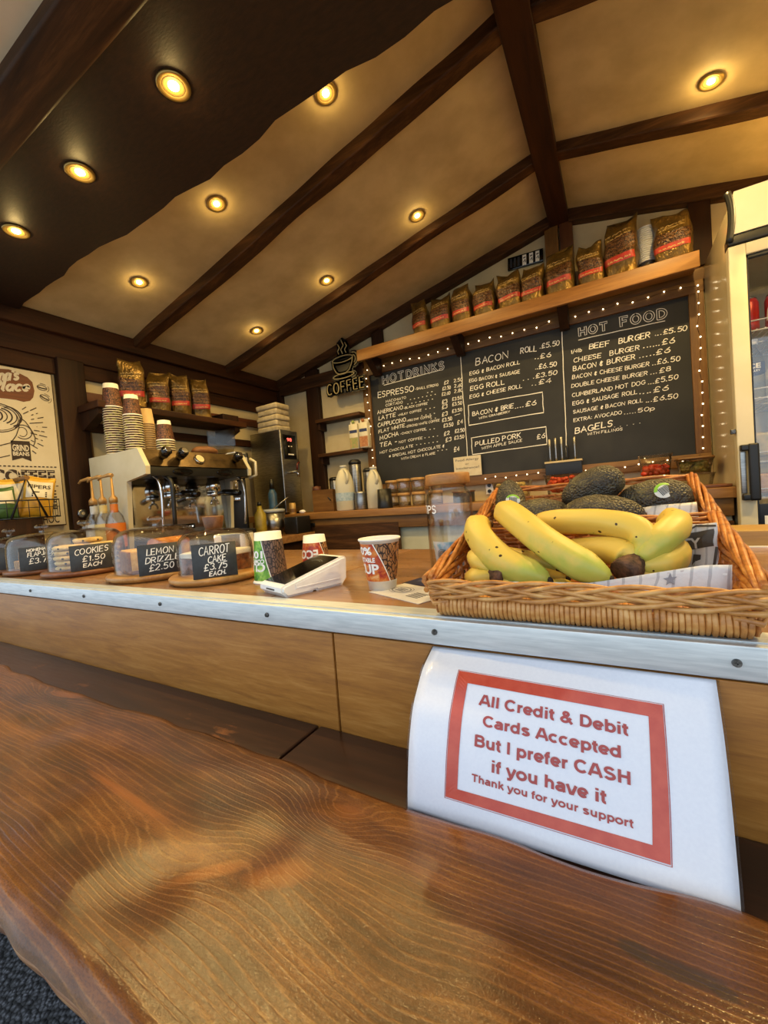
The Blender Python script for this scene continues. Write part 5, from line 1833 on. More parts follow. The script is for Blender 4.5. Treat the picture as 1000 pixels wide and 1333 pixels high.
for x in (-.005, .030, .062):
    ribbon(b, [(x - .004, .044), (x + .005, .046)], .006, lambda u, v, h: Vector(mpn(u, v, h)) + Vector((0, -.0005, 0)))
    ribbon(b, [(x - .004, .024), (x + .004, .034), (x + .006, .020)], .004, lambda u, v, h: Vector(mpn(u, v, h)) + Vector((0, -.0005, 0)))
for x in (-.035, -.055, -.075):
    ribbon(b, [(x, .014), (x, .054)], .012, lambda u, v, h: Vector(mpn(u, v, h)) + Vector((0, -.0005, 0)))
part('symbol', b, M_flat('dark grey print', '2c2f36', .5), pl_)

# ------------------------------------------------------------------ neon-style coffee sign (unlit)
ns = thing('coffee_sign', 'black cup-shaped COFFEE sign with pale unlit neon tubing left of the menu board', 'sign', (-1.53, 2.30, 1.985))
m_tube = M_flat('unlit cream neon tube', 'a89a6c', .5)


def el(cx, cz, rx, rz, a0, a1, n=24, tilt=0.0):
    out = []
    for i in range(n + 1):
        a_ = radians(a0 + (a1 - a0) * i / n)
        x, z = rx * cos(a_), rz * sin(a_)
        out.append((cx + x * cos(tilt) - z * sin(tilt), cz + x * sin(tilt) + z * cos(tilt)))
    return out


strokes = [el(-.005, .228, .082, .020, 0, 360), [(-.087, .226), (-.082, .185), (-.062, .148), (-.030, .130), (.010, .130), (.045, .150), (.068, .190), (.077, .228)],
           el(.078, .212, .036, .042, 100, -80, 14), el(.078, .210, .020, .026, 90, -70, 12), el(-.005, .118, .085, .016, 0, 360),
           [(-.03, .265), (-.038, .285), (-.022, .305), (-.034, .33)], [(.0, .262), (-.012, .290), (.010, .315), (-.006, .355)], [(.028, .262), (.018, .285), (.036, .305), (.024, .33)]]
letters = []
x = -.148
for c in 'COFFEE':
    gw, st = GL[c]
    for s_ in st:
        letters.append([(x + px * .062, .012 + py * .070 + (x + .15) * .0) for px, py in s_])
    x += (gw + .20) * .062 + .006
b = MB()
for s_ in strokes + letters:
    wd = .030
    for h0, h1 in ((0, .006),):
        F = MB.__new__(MB)
    ribbon(b, s_, wd, lambda u, v, h: (u, -.002, v))
    ribbon(b, s_[::-1], wd, lambda u, v, h: (u, .004, v))
b.prism(el(-.005, .180, .088, .062, 0, 360, 28), -.002, .004, lambda u, v, w: (u, w, v))
b.box(-.155, .150, -.002, .004, .004, .095, .002)
b.box(-.05, .05, -.002, .004, .08, .13)
b.prism([(-.045, .24), (.045, .24), (.05, .30), (.035, .345), (-.0, .370), (-.045, .345), (-.05, .30)], -.002, .004, lambda u, v, w: (u, w, v))
part('backing', b, m_black, ns)
b = MB()
for s_ in strokes:
    b.tube([(u, -.0075, v) for u, v in s_], .0042, 8)
part('cup_tubing', b, m_tube, ns)
b = MB()
for s_ in letters:
    b.tube([(u, -.0075, v) for u, v in s_], .0044, 8)
part('lettering', b, m_tube, ns, 'COFFEE in pale tubing')
b = MB(); b.cyl((-.09, .002, .20), (-.09, .066, .20), .004, 8); b.cyl((.07, .002, .05), (.07, .056, .05), .004, 8); part('standoff', b, m_steel, ns)

# ------------------------------------------------------------------ open shelves left of the board
for z, lb in ((1.840, 'narrow dark shelf between the post and the menu board, upper of the two'), (1.600, 'narrow dark shelf between the post and the menu board, lower one holding the cartons')):
    s_ = thing('wall_shelf', lb, 'shelf', (-1.62, 2.32, z), 0, 'narrow shelves beside the menu board')
    b = MB(); b.box(-.190, .180, -.020, .077, -.010, .012, .002); part('board', b, m_rafter, s_)
    b = MB(); b.box(-.190, -.165, -.005, .077, -.060, -.010, .002); part('bracket', b, m_post, s_)
m_carton_w = M_noise('cream carton', lin('d9d0b2'), lin('e3dcc4'), 20, .5)
m_blue = M_flat('navy print', '2a3560', .5)
for x, mm, lb in ((-1.505, ('b79a6a', '8fa05a'), 'oat drink carton with the green cap, left one on the narrow shelf'), (-1.428, ('c08a58', 'a8663a'), 'oat drink carton on the lower narrow shelf, right one of the pair, browner')):
    c_ = thing('drink_carton', lb, 'carton', (x, 2.335, 1.6125), radians(6), 'drink cartons on the narrow shelf')
    b = MB(); b.box(-.032, .032, -.030, .030, 0, .165, .002, 1); b.prism([(-.032, .165), (.032, .165), (.030, .190), (-.030, .190)], -.004, .004, lambda u, v, w: (u, w, v)); part('carton', b, m_carton_w, c_)
    b = MB(); b.box(-.030, .030, -.0308, -.0300, .006, .075); part('picture', b, M_noise('oat picture ' + mm[0], lin(mm[1]), lin(mm[0]), 60, .5), c_)
    b = MB(); b.box(-.028, .028, -.0308, -.0300, .105, .125); part('name_band', b, m_blue, c_)
    b = MB(); b.cyl((0, -.018, .176), (0, -.030, .183), .010, 12); part('cap', b, M_flat('cap ' + mm[1], mm[1], .5), c_)

# ------------------------------------------------------------------ back counter
bc = thing('back_counter', 'brown wooden back counter under the menu board', 'counter', (-.9, 2.17, 0))
ZB = 1.212
b = MB(); b.box(-2.2, .386, 1.950, 2.384, 1.172, ZB, .003); gpart('worktop', b, M_wood('pale brown worktop', lin('7a5228'), lin('9a6d3a'), lin('b68a52'), 'X', 1.0, .4, .15), bc)
b = MB(); b.box(-2.15, .380, 1.966, 1.99, 1.105, 1.172, .002); gpart('rail', b, m_board_wood, bc)
b = MB(); b.box(-2.15, .380, 2.002, 2.03, 0, 1.105, .002); gpart('back_panel', b, M_noise('pale painted panel', lin('c2bfa0'), lin('cfccb0'), 6, .5), bc)
for x in (-1.69, -.62, -.17, .22):
    b = MB(); b.box(x - .035, x + .035, 1.985, 2.004, 0, 1.105, .002); gpart('leg', b, m_board_wood_z, bc)
for xa, xb in ((-1.645, -1.035), (-.58, -.21), (-.13, .18), (.255, .378)):
    b = MB(); b.box(xa, xb, 1.962, 1.984, .70, 1.135 if xb < -1 else 1.085, .003); gpart('door', b, m_rafter, bc)
b = MB(); b.box(-1.66, -1.61, 1.955, 1.965, 1.128, 1.150, .003); gpart('latch', b, m_black, bc)

# milk bottles and the row on the back counter
t = NT('milky translucent plastic'); v = t.coord('Object')
t.pb(Base_Color=lin('c9c4ac'), Roughness=.35, Subsurface_Weight=.3)
t.b.inputs['Subsurface Radius'].default_value = (.02, .02, .018)
m_milk = t.m
m_mlabel = M_noise('pale blue label', lin('8fa8b8'), lin('b8c6cc'), 60, .5)


def milk(label, x, y, w, h, rz, lab):
    r_ = thing('milk_bottle', label, 'milk bottle', (x, y, ZB), rz, 'milk bottles on the back counter')
    m = MB()
    pr_ = [(w * .46, 0), (w * .5, .008), (w * .5, h * .52), (w * .48, h * .62), (w * .40, h * .76), (w * .26, h * .89), (.020, h * .93), (.019, h * .985), (.001, h * .985)]
    rr_ = []
    for r0, z in pr_:
        e = .7 if z < h * .8 else 1.0
        rr_.append([(r0 * (abs(cos(a_)) ** e) * (1 if cos(a_) > 0 else -1), .95 * r0 * (abs(sin(a_)) ** e) * (1 if sin(a_) > 0 else -1), z) for a_ in [2 * pi * i / 32 for i in range(32)]])
    m.rings(rr_, True, True, True)
    part('body', m, m_milk, r_)
    m = MB(); m.tube(spline([(.012, -w * .40, h * .60), (.020, -w * .52, h * .70), (.018, -w * .42, h * .82), (.004, -w * .18, h * .91)], 14), [.009] * 15, 10); part('handle', m, m_milk, r_)
    m = MB(); m.lathe([(.001, h * .965), (.0215, h * .965), (.0215, h), (.019, h + .003), (.001, h + .003)], seg=24); part('cap', m, M_flat('pale cap', 'c9c9c0', .5), r_)
    if lab:
        m = MB(); e = .7
        m.rings([[((w * .5 + .001) * (abs(cos(a_)) ** e) * (1 if cos(a_) > 0 else -1), (w * .475 + .001) * (abs(sin(a_)) ** e) * (1 if sin(a_) > 0 else -1), z) for a_ in [2 * pi * i / 32 for i in range(32)]] for z in (h * .22, h * .40)], False, False, True)
        part('label', m, m_mlabel, r_, 'pale blue paper label')
    return r_


milk('large plastic milk bottle with a pale blue label, left of the steel jug', -1.418, 2.035, .116, .268, radians(35), True)
milk('plastic milk bottle without a blue band, behind the black beaker', -1.222, 2.055, .094, .240, radians(30), False)
jg = thing('milk_jug', 'small stainless steel milk jug between the two milk bottles', 'jug', (-1.312, 2.04, ZB))
b = MB(); b.lathe([(.001, 0), (.036, 0), (.038, .006), (.036, .06), (.033, .095), (.036, .106), (.034, .106), (.031, .094), (.034, .06), (.035, .008), (.001, .006)], seg=36); part('body', b, m_steel, jg)
b = MB(); b.tube([(.03, .02, .09), (.055, .035, .085), (.058, .037, .05), (.032, .02, .025)], .004, 8); part('handle', b, m_steel, jg)
bk = thing('beaker', 'matt black beaker in front of the right-hand milk bottle', 'beaker', (-1.128, 2.00, ZB))
b = MB(); b.lathe([(.001, 0), (.043, 0), (.044, .004), (.038, .108), (.036, .108), (.041, .008), (.001, .006)], seg=36); part('body', b, m_black, bk)
m_jarcontent = M_noise('beans and spice', lin('6a5a3a'), lin('a89468'), 120, .8, 0, (1, 1, 1), .6, 200, .002)
jp = thing('storage_jar', '', 'jar', (0, 0, 0), 0, 'wooden lidded jars on the back counter')
b = MB(); b.lathe([(.001, 0), (.035, 0), (.037, .003), (.037, .058), (.034, .064), (.032, .064), (.0345, .057), (.0345, .005), (.001, .004)], seg=32); part('glass', b, m_glass, jp)
b = MB(); b.lathe([(.001, .064), (.038, .064), (.039, .066), (.039, .076), (.038, .078), (.001, .078)], seg=32); part('lid', b, m_shelf2 if 'm_shelf2' in globals() else M_wood('pale wooden lid', lin('a0743c'), lin('bd9256'), lin('cfa86c'), 'X', 2, .5, .1), jp)
b = MB(); b.lathe([(.001, .0055), (.033, .0055), (.033, .026), (.001, .028)], seg=24); part('contents', b, m_jarcontent, jp)
first = True
for x, y, z, lb in ((-1.045, 2.08, ZB, 'lower jar with wooden lid, directly right of the black beaker'), (-.955, 2.08, ZB, 'lower jar with wooden lid, left of the tips jar lid'), (-.860, 2.10, ZB, 'lower jar with wooden lid, seen behind the tips jar'),
                    (-1.045, 2.08, ZB + .0785, 'upper jar with wooden lid, standing on the jar right of the black beaker'), (-.955, 2.08, ZB + .0785, 'upper jar with wooden lid, middle of the upper row'), (-.860, 2.10, ZB + .0785, 'upper jar with wooden lid, its lid just left of the tips jar lid'), (-1.145, 2.13, ZB + .0785, 'jar with wooden lid behind the black beaker, raised on another jar'), (-1.145, 2.13, ZB, 'lower jar with wooden lid hidden behind the black beaker')):
    o = jp if first else copy_tree(jp)
    first = False
    o.location = (x, y, z); o['label'] = 'glass ' + lb
# tall canisters
cn = thing('canister', '', 'canister', (0, 0, 0), 0, 'tall canisters behind the milk bottles')
b = MB(); b.lathe([(.001, 0), (.042, 0), (.043, .004), (.043, .20), (.041, .205), (.001, .205)], seg=32); part('body', b, m_steel, cn)
b = MB(); b.lathe([(.001, .205), (.0445, .205), (.0445, .216), (.030, .226), (.001, .228)], seg=32); part('lid', b, m_black, cn)
cn.location = (-1.660, 2.28, ZB); cn['label'] = 'shiny cylindrical canister behind the left milk bottle, nearest the post'
o = copy_tree(cn); o.location = (-1.468, 2.24, ZB); o.scale = (.92, .92, 1.42); o['label'] = 'tall shiny canister with a wide black lid, between the milk bottles'
o = copy_tree(cn); o.location = (-1.385, 2.27, ZB); o.scale = (.85, .85, 1.15); o['label'] = 'shiny canister right of the tallest one, behind the steel jug'

# knife block, socket, food tubs at the right
kb = thing('knife_rack', 'black knife rack with a pale top edge on the lower frame of the menu board', 'knife rack', (-.231, 2.318, 1.322))
b = MB(); b.box(-.088, .088, 0, .040, 0, .062, .002); part('body', b, m_black, kb)
b = MB(); b.box(-.090, .090, -.002, .041, .0622, .072, .001); part('top_edge', b, m_cream, kb)
for k, (x, h_) in enumerate(((-.062, .118), (-.033, .122), (-.004, .124), (.058, .116), (.022, .075))):
    kn = thing('knife', ('first steel-handled knife from the left in the black knife rack', 'second steel-handled knife from the left in the black knife rack', 'third steel-handled knife from the left in the black knife rack', 'steel-handled knife standing apart at the right end of the black knife rack', 'short dark-handled knife in the gap of the black knife rack')[k], 'knife', (-.231 + x, 2.338, 1.395), 0, 'knives in the black rack')
    b = MB(); b.tube([(0, 0, .001), (0, 0, .012), (.0, 0, .06), (0, 0, h_ * .97), (0, 0, h_)], [.004, .0065, .0055, .007, .004], 10); part('handle', b, m_steel if k < 4 else m_black, kn)
sk = thing('power_socket', 'white double power socket under the menu board, behind the tips jar', 'socket', (-.640, 2.397, 1.285))
b = MB(); b.box(-.022, .022, -.012, .0, -.040, .030, .003); part('plate', b, m_white, sk)
b = MB(); b.cyl((.0, -.0125, .012), (.0, -.0165, .012), .011, 16); b.cyl((.0, -.0125, -.022), (.0, -.0165, -.022), .011, 16); part('plug', b, m_black, sk)
m_tub = M_glass('clear plastic tub', (.93, .93, .91), 1.2, .06)


def tub(label, x, y, z, w, d, h, fill, fillmat, lumpy, lid=None, rz=0.0, fillname='contents'):
    r_ = thing('food_tub', label, 'food tub', (x, y, z), rz, 'food tubs behind the avocado basket')
    m = MB()
    sq = lambda ww, dd, z: [(ww / 2 * (abs(cos(a_)) ** .35) * (1 if cos(a_) > 0 else -1), dd / 2 * (abs(sin(a_)) ** .35) * (1 if sin(a_) > 0 else -1), z) for a_ in [2 * pi * (i + .5) / 32 for i in range(32)]]
    m.rings([sq(w * .80, d * .80, .0), sq(w * .86, d * .86, h * .5), sq(w * .97, d * .97, h - .004), sq(w, d, h - .003), sq(w, d, h), sq(w * .95, d * .95, h), sq(w * .84, d * .84, h * .5), sq(w * .78, d * .78, .002)], True, True, True)
    part('tub', m, m_tub, r_)
    if fill:
        m = MB()
        rf = random.Random(int(abs(x) * 1000))
        for i in range(lumpy):
            s_ = rf.uniform(.010, .017)
            m.sphere((rf.uniform(-.34, .34) * w, rf.uniform(-.34, .34) * d, rf.uniform(.012, fill)), s_, 10, 7, (1, 1, .8))
        o = part(fillname, m, fillmat, r_)
        o['kind'] = 'stuff'
    if lid:
        m = MB(); m.rings([sq(w * 1.02, d * 1.02, h + .0005), sq(w * 1.02, d * 1.02, h + .008), sq(w * .94, d * .94, h + .010)], True, True, True); part('lid', m, lid, r_)
    return r_


m_tomato = M_noise('red tomatoes', lin('a82410'), lin('cf4a26'), 40, .35)
m_pasta = M_noise('green and yellow salad', lin('6a6a22'), lin('c9b25a'), 90, .6)
tub('open clear tub of red tomatoes at the right behind the avocados', .158, 2.20, 1.2745, .130, .120, .096, .045, m_tomato, 42)
tub('clear tub of yellow-green salad with a brown lid, right of the tomatoes', .298, 2.20, 1.2745, .130, .120, .058, .045, m_pasta, 60, m_board_wood, 0)
tub('empty clear tub under the salad tub at the right end of the back counter', .300, 2.20, ZB + .0005, .132, .122, .060, 0, None, 0)
tub('clear tub under the tomato tub at the right of the back counter', .155, 2.20, ZB + .0005, .132, .122, .060, 0, None, 0)
tub('low clear tub with red slices, behind the tall avocados', -.205, 2.10, ZB + .0005, .185, .130, .105, .09, m_tomato, 50)
tub('cream tub of bright yellow slices behind the leftmost avocado', -.47, 2.20, ZB + .0005, .20, .14, .095, .08, M_noise('yellow slices', lin('b08a3a'), lin('e0c878'), 40, .5), 60)
cb = thing('chopping_board', 'thin brown board lying at the right end of the back counter', 'board', (.300, 2.06, ZB + .0005))
b = MB(); b.box(-.085, .080, -.085, .06, 0, .012, .003); part('board', b, m_walnut, cb)
ct = thing('small_tub', 'small dark tub with a brown rim beside the tips jar', 'tub', (-.735, 2.20, ZB + .0005))
b = MB(); b.box(-.05, .05, -.04, .04, 0, .055, .004); part('box', b, m_black, ct)
b = MB(); b.box(-.053, .053, -.043, .043, .0552, .063, .002); part('lid', b, m_walnut, ct)
# ------------------------------------------------------------------ side counter under the machine
sc_ = thing('side_counter', 'dark side counter along the left wall under the coffee machine', 'counter', (-1.9, 1.55, 0))
b = MB(); b.box(-2.2, -1.60, 1.169, 1.945, 1.06, ZT, .003); gpart('worktop', b, m_counter, sc_)
b = MB(); b.box(-2.18, -1.64, 1.20, 1.940, 0, 1.06, .003); gpart('body', b, m_post, sc_)

# ------------------------------------------------------------------ poster on the left wall
ps = thing('poster', 'cream coffee poster with a brown plaque and a line-drawn cup on the left wall', 'poster', (-2.212, .70, 1.28))
XP = -2.2075
pm = lambda u, v, h: (XP + .0006 + h, u, v)
b = MB(); b.box(-2.234, XP - .003, .458, .9165, 1.258, 1.949, .001); gpart('backing', b, m_post, ps)
b = MB(); b.box(XP - .0028, XP, .462, .9125, 1.262, 1.944, .0008); gpart('panel', b, M_noise('poster cream', lin('cfc3a6'), lin('d6cbb0'), 9, .5), ps)
m_pbrown = M_wood('printed brown plaque', lin('4a2413'), lin('6a371d'), lin('7d4526'), 'Y', 2.0, .5, .05)
m_pink = M_flat('dark brown print', '2c1a12', .6)
m_ppale = M_flat('pale poster lettering', 'd9cfb8', .6)
PLAQ = [(0.7293, 1.929), (0.7624, 1.9338), (0.7914, 1.9277), (0.825, 1.9136), (0.8405, 1.896), (0.845, 1.8582), (0.8379, 1.8282), (0.8253, 1.8117), (0.8026, 1.8034), (0.7771, 1.8077), (0.7436, 1.8072), (0.7192, 1.8061)]
b = MB()
full = PLAQ + [(.66, 1.808), (.60, 1.800), (.555, 1.815), (.535, 1.85), (.545, 1.90), (.58, 1.925), (.65, 1.934)]
b.prism(full, .0, .0007, lambda u, v, w: (XP + .0003 + w, u, v)); gpart('plaque', b, m_pbrown, ps, 'brown printed wooden plaque')
b = MB()
pm2 = lambda u, v, h: (XP + .0012 + h, u, v)
chalk(b, "na's", .727, 1.880, .046, .0098, pm2, width=.062, slope=.27, slant=.30, jit=.0)
chalk(b, 'Place', .700, 1.833, .044, .0098, pm2, width=.122, slope=.18, slant=.30, jit=.0)
gpart('shop_lettering', b, m_ppale, ps)
b = MB(); rays_ = MB(); beans_ = MB(); dots_ = MB()
E_ = lambda cx, cz, rx, rz, a0=0, a1=360, n=32: [(cx + rx * cos(radians(a0 + (a1 - a0) * i / n)), cz + rz * sin(radians(a0 + (a1 - a0) * i / n))) for i in range(n + 1)]
W_ = .0034
CX = .7075
ribbon(b, E_(CX, 1.724, .077, .060), W_, pm); ribbon(b, E_(CX, 1.724, .070, .053), .0022, pm)
for k in range(5):
    ribbon(b, E_(CX + .006 * k, 1.732, .018 + .010 * k, .020 + .006 * k, -60, 80, 14), .0034 if k % 2 else .0052, pm)
ribbon(b, [(.784, 1.733), (.801, 1.718), (.8114, 1.6988), (.824, 1.672), (.8297, 1.6511), (.828, 1.632), (.8223, 1.6173)], W_, pm)
ribbon(b, [(.7816, 1.723), (.777, 1.69), (.765, 1.655), (.7449, 1.622)], W_, pm)
ribbon(b, E_(.790, 1.672, .030, .030, 150, -130, 20), W_, pm); ribbon(b, E_(.787, 1.672, .016, .020, 150, -130, 16), .0024, pm)
ribbon(b, [(.60, 1.60), (.65, 1.598), (.7028, 1.6056), (.7449, 1.622)], W_, pm); ribbon(b, [(.60, 1.56), (.65, 1.55), (.6987, 1.5558), (.7363, 1.5683)], W_, pm)
ribbon(b, E_(.625, 1.66, .045, .05, 100, 260, 14), W_, pm)
for k in range(30):
    a_ = radians(-62 + k * 8.2)
    for r0, r1 in ((.118 + .012 * (k % 3), .142 + .008 * (k % 2)), (.152 + .006 * (k % 3), .182 - .012 * (k % 2))):
        p0 = (.7099 + r0 * .92 * cos(a_), 1.692 + r0 * .85 * sin(a_)); p1 = (.7099 + r1 * .92 * cos(a_), 1.692 + r1 * .85 * sin(a_))
        if p1[0] < .902 and p1[0] > .50 and 1.53 < min(p0[1], p1[1]) and max(p0[1], p1[1]) < 1.80 and not (p0[0] < .835 and p0[1] > 1.785):
            ribbon(rays_, [p0, p1], .0034, pm)
for cx, cz, tl in ((.874, 1.878, -.15), (.880, 1.834, -.5)):
    q = el(cx, cz, .018, .011, 0, 360, 20, tl)
    ribbon(beans_, q, .0024, pm); ribbon(beans_, el(cx, cz + .001, .015, .003, 200, 340, 8, tl), .005, pm)
    ribbon(beans_, el(cx, cz, .026, .019, -40, 40, 8, tl), .0018, pm); ribbon(beans_, el(cx, cz, .025, .018, 60, 110, 6, tl), .0018, pm)
for k in range(24):
    u = .55 + k * .0148
    ribbon(dots_, [(u, 1.523), (u + .006, 1.523)], .0050, pm); ribbon(dots_, [(u, 1.437), (u + .006, 1.437)], .0040, pm)
gpart('cup_drawing', b, m_pink, ps); gpart('ray_drawing', rays_, m_pink, ps); gpart('bean_drawing', beans_, m_pink, ps); gpart('dotted_line', dots_, m_pink, ps)
b = MB(); b.prism([(.7444, 1.6315), (.8089, 1.6328), (.8083, 1.5464), (.7779, 1.5598), (.7429, 1.5474)], 0, .0006, lambda u, v, w: (XP + .0008 + w, u, v)); gpart('flag', b, m_pink, ps)
b = MB()
printed(b, 'GRIND', .7475, 1.590, .056, .026, pm2, .03); printed(b, 'BEANS', .7475, 1.569, .056, .017, pm2, .03)
gpart('flag_lettering', b, m_ppale, ps)
b = MB()
printed(b, 'COFFEE', .669, 1.456, .221, .053, pm, .045)
printed(b, 'THE', .800, 1.334, .087, .037, pm, .02); printed(b, 'NO CHOC', .7555, 1.272, .133, .036, pm, .01)
printed(b, 'E', .868, 1.385, .020, .034, pm, .02)
gpart('lettering', b, m_pink, ps)
b = MB()
chalk(b, 'COFFEE', .673, 1.462, .041, .0022, lambda u, v, h: (XP + .0014, u, v), width=.212, jit=0)
gpart('inline_lettering', b, m_ppale, ps)

# ------------------------------------------------------------------ wire basket with crisps
wb = thing('wire_basket', 'black wire basket with a bar handle holding crisp packets by the poster', 'basket', (-1.985, .670, ZT + .19))
bs = thing('wooden_box', 'dark box the wire basket stands on, behind the leftmost dome', 'box', (-2.145, .700, ZT))
b = MB(); b.box(-.052, .052, -.085, .085, 0, .195, .004); part('box', b, m_post, bs)
wb.location = (-2.135, .735, ZT + .1955)
b = MB()
hx, hy, hz = .062, .105, .075
for z, r_ in ((.003, .003), (.045, .0016), (hz, .0032)):
    b.tube([(-hx, -hy, z), (hx, -hy, z), (hx, hy, z), (-hx, hy, z), (-hx, -hy, z)], r_, 6)
for k in range(7):
    y = -hy + 2 * hy * k / 6
    b.tube([(-hx, y, hz), (-hx, y, .003), (hx, y, .003), (hx, y, hz)], .0016, 5)
for k in range(1, 6):
    x = -hx + 2 * hx * k / 6
    b.tube([(x, -hy, hz), (x, -hy, .003), (x, hy, .003), (x, hy, hz)], .0016, 5)
part('cage', b, m_black, wb)
b = MB()
for e in (-1, 1):
    b = MB(); b.tube([(e * hx, -.060, .0), (e * hx, .0, .165), (e * hx, .060, .0)], .0050, 6); part('handle_frame', b, m_black, wb)
b = MB(); b.cyl((-hx - .005, 0, .165), (hx + .012, 0, .165), .009, 12); part('handle_bar', b, m_board_wood, wb)


def packet(label, loc, rot, w, h, d, m_body, m_lab, m_text, text, group):
    r_ = thing('crisp_packet', label, 'crisp packet', loc, 0, group)
    r_.rotation_euler = rot
    m = MB()
    N, K = 28, 18

    def shp(a_, v):
        e = max(0.0, 1 - abs(2 * v - 1) ** 2.6)
        x = w / 2 * cos(a_) * (1 - .04 * e); y = (d / 2 * e + .0012) * sin(a_)
        n = Vector((x * 30, v * 6, loc[1] * 20))
        return Vector((x, y + .004 * mnoise.noise(n) * e, v * h + .006 * (abs(x) / (w / 2)) ** 2 * (1 if v > .5 else -1)))
    m.rings([[shp(2 * pi * i / N, j / K) for i in range(N)] for j in range(K + 1)], True, True, True)
    part('packet', m, m_body, r_)
    m = MB(); m.grid(lambda u, v: shp(-pi / 2 + (u - .5) * 2.0, .48 + .40 * v) - Vector((0, .0014, 0)), 12, 8); lb_ = part('label_panel', m, m_lab, r_)
    if text:
        m = MB(); printed(m, text, -.045, h * .70, .085, .016, lambda u, v, hh: shp(-pi / 2 + u / (w / 2) * 1.0, v / h) - Vector((0, .0026, 0)), .02)
        for k in range(3):
            ribbon(m, [(-.025, h * (.60 - .045 * k)), (.025, h * (.60 - .045 * k))], .005, lambda u, v, hh: shp(-pi / 2 + u / (w / 2), v / h) - Vector((0, .0026, 0)))
        part('lettering', m, m_text, r_)


m_yfoil = M_noise('yellow crisp packet', lin('b9851a'), lin('d9a92e'), 14, .35, .1, (1, 1, 1), .3, 40, .004)
m_wfoil = M_noise('cream packet panel', lin('d6ccac'), lin('e2dac0'), 20, .45)
m_gfoil = M_noise('green crisp packet', lin('3a5a2c'), lin('5a7a3e'), 14, .35, .1, (1, 1, 1), .3, 40, .004)
packet('yellow crisp packet with a cream panel leaning in the wire basket', (-2.120, .775, ZT + .203), (radians(-6), radians(9), radians(74)), .105, .165, .045, m_yfoil, m_wfoil, m_pink, 'PIPERS', 'crisp packets in the wire basket')
packet('second yellow crisp packet behind the first in the wire basket', (-2.160, .735, ZT + .203), (radians(-4), radians(-6), radians(78)), .110, .160, .030, m_yfoil, m_wfoil, m_pink, None, 'crisp packets in the wire basket')
packet('green and cream crisp packet at the left end of the wire basket', (-2.120, .672, ZT + .203), (radians(-4), radians(-4), radians(78)), .09, .120, .040, m_gfoil, m_wfoil, m_pink, None, 'crisp packets in the wire basket')

# ------------------------------------------------------------------ syrup bottles
m_gold = M_flat('gold pump', 'b48a4e', .35, .3)
for k, (x, y, c, lb) in enumerate(((-1.985, .930, 'b8b4a4', 'clear syrup bottle with gold pump, leftmost of three by the machine'), (-1.908, .930, 'c9a24a', 'yellow syrup bottle with gold pump, middle of three by the machine'), (-1.822, .930, 'b0601c', 'orange syrup bottle with gold pump, rightmost of three by the machine'))):
    s_ = thing('syrup_bottle', lb, 'syrup bottle', (x, y, ZT), radians(20), 'pump syrup bottles')
    b = MB(); b.lathe([(.001, 0), (.034, 0), (.036, .005), (.036, .155), (.030, .18), (.014, .205), (.0135, .235), (.0115, .235), (.0115, .205), (.028, .178), (.0335, .154), (.0335, .007), (.001, .005)], seg=28); part('glass', b, m_glass, s_)
    b = MB(); b.lathe([(.001, .008), (.0325, .008), (.0325, .150), (.001, .152)], seg=24); part('syrup', b, M_noise('syrup ' + c, lin(c), lin(c), 10, .2), s_)
    b = MB(); b.lathe([(.0365, .05), (.0365, .15)], seg=28, cap=(False, False)); b.lathe([(.0145, .195), (.0145, .23)], seg=20, cap=(False, False)); part('label', b, M_flat('label ' + c, ('c8c6bc', 'd8c07a', 'c8701e')[k], .5), s_)
    b = MB(); b.lathe([(.001, .2355), (.016, .2355), (.016, .255), (.006, .268), (.004, .345), (.001, .346)], seg=18); part('pump', b, m_gold, s_)
    b = MB(); b.tube([(.006, 0, .350), (-.010, 0, .352), (-.052, .0, .345), (-.064, .0, .334)], [.008, .008, .005, .004], 10); part('spout', b, m_gold, s_)

# ------------------------------------------------------------------ espresso machine
em = thing('espresso_machine', 'two-group espresso machine with cream end panels and black portafilter handles', 'coffee machine', (-1.91, 1.28, ZT))
m_panel = M_noise('cream enamel end panel', lin('c9c1a2'), lin('d6cfb4'), 6, .4)
m_bronze = M_noise('dark bronze fascia', lin('4a3a24'), lin('6a5638'), 20, .3, .8)
prof_ = [(-2.13, 1.125), (-2.13, 1.558), (-1.735, 1.558), (-1.686, 1.478), (-1.690, 1.445), (-1.835, 1.425), (-1.862, 1.125)]
for ya in (.998, 1.545):
    b = MB(); b.prism(prof_, ya, ya + .020, lambda u, v, w: (u, w, v)); gpart('side_panel', b, m_panel, em)
b = MB(); b.box(-2.12, -1.74, 1.019, 1.544, 1.44, 1.550, .004); gpart('upper_body', b, m_black, em)
b = MB(); b.box(-2.12, -1.875, 1.019, 1.544, 1.125, 1.44, .002); gpart('splash_back', b, m_chrome, em, 'mirror-polished splash back')
b = MB(); b.prism([(-1.742, 1.553), (-1.735, 1.556), (-1.690, 1.480), (-1.697, 1.478)], 1.019, 1.544, lambda u, v, w: (u, w, v)); gpart('fascia', b, m_bronze, em)
b = MB(); b.box(-1.75, -1.694, 1.019, 1.544, 1.437, 1.477, .003); gpart('lower_fascia', b, m_black, em)
for y in (1.17, 1.40):
    b = MB(); b.lathe([(.001, 0), (.020, 0), (.021, .002), (.018, .004), (.001, .004)], seg=24, sx=1, sy=2.4)
    for v_ in b.b.verts:
        v_.co = Vector((-1.6935 + v_.co.z, y + v_.co.y, 1.457 + v_.co.x * .8))
    gpart('badge', b, m_blackgloss, em)
b = MB(); b.box(-2.12, -1.74, 1.02, 1.544, 1.5505, 1.5565, .001); gpart('cup_tray', b, m_steel, em)
b = MB()
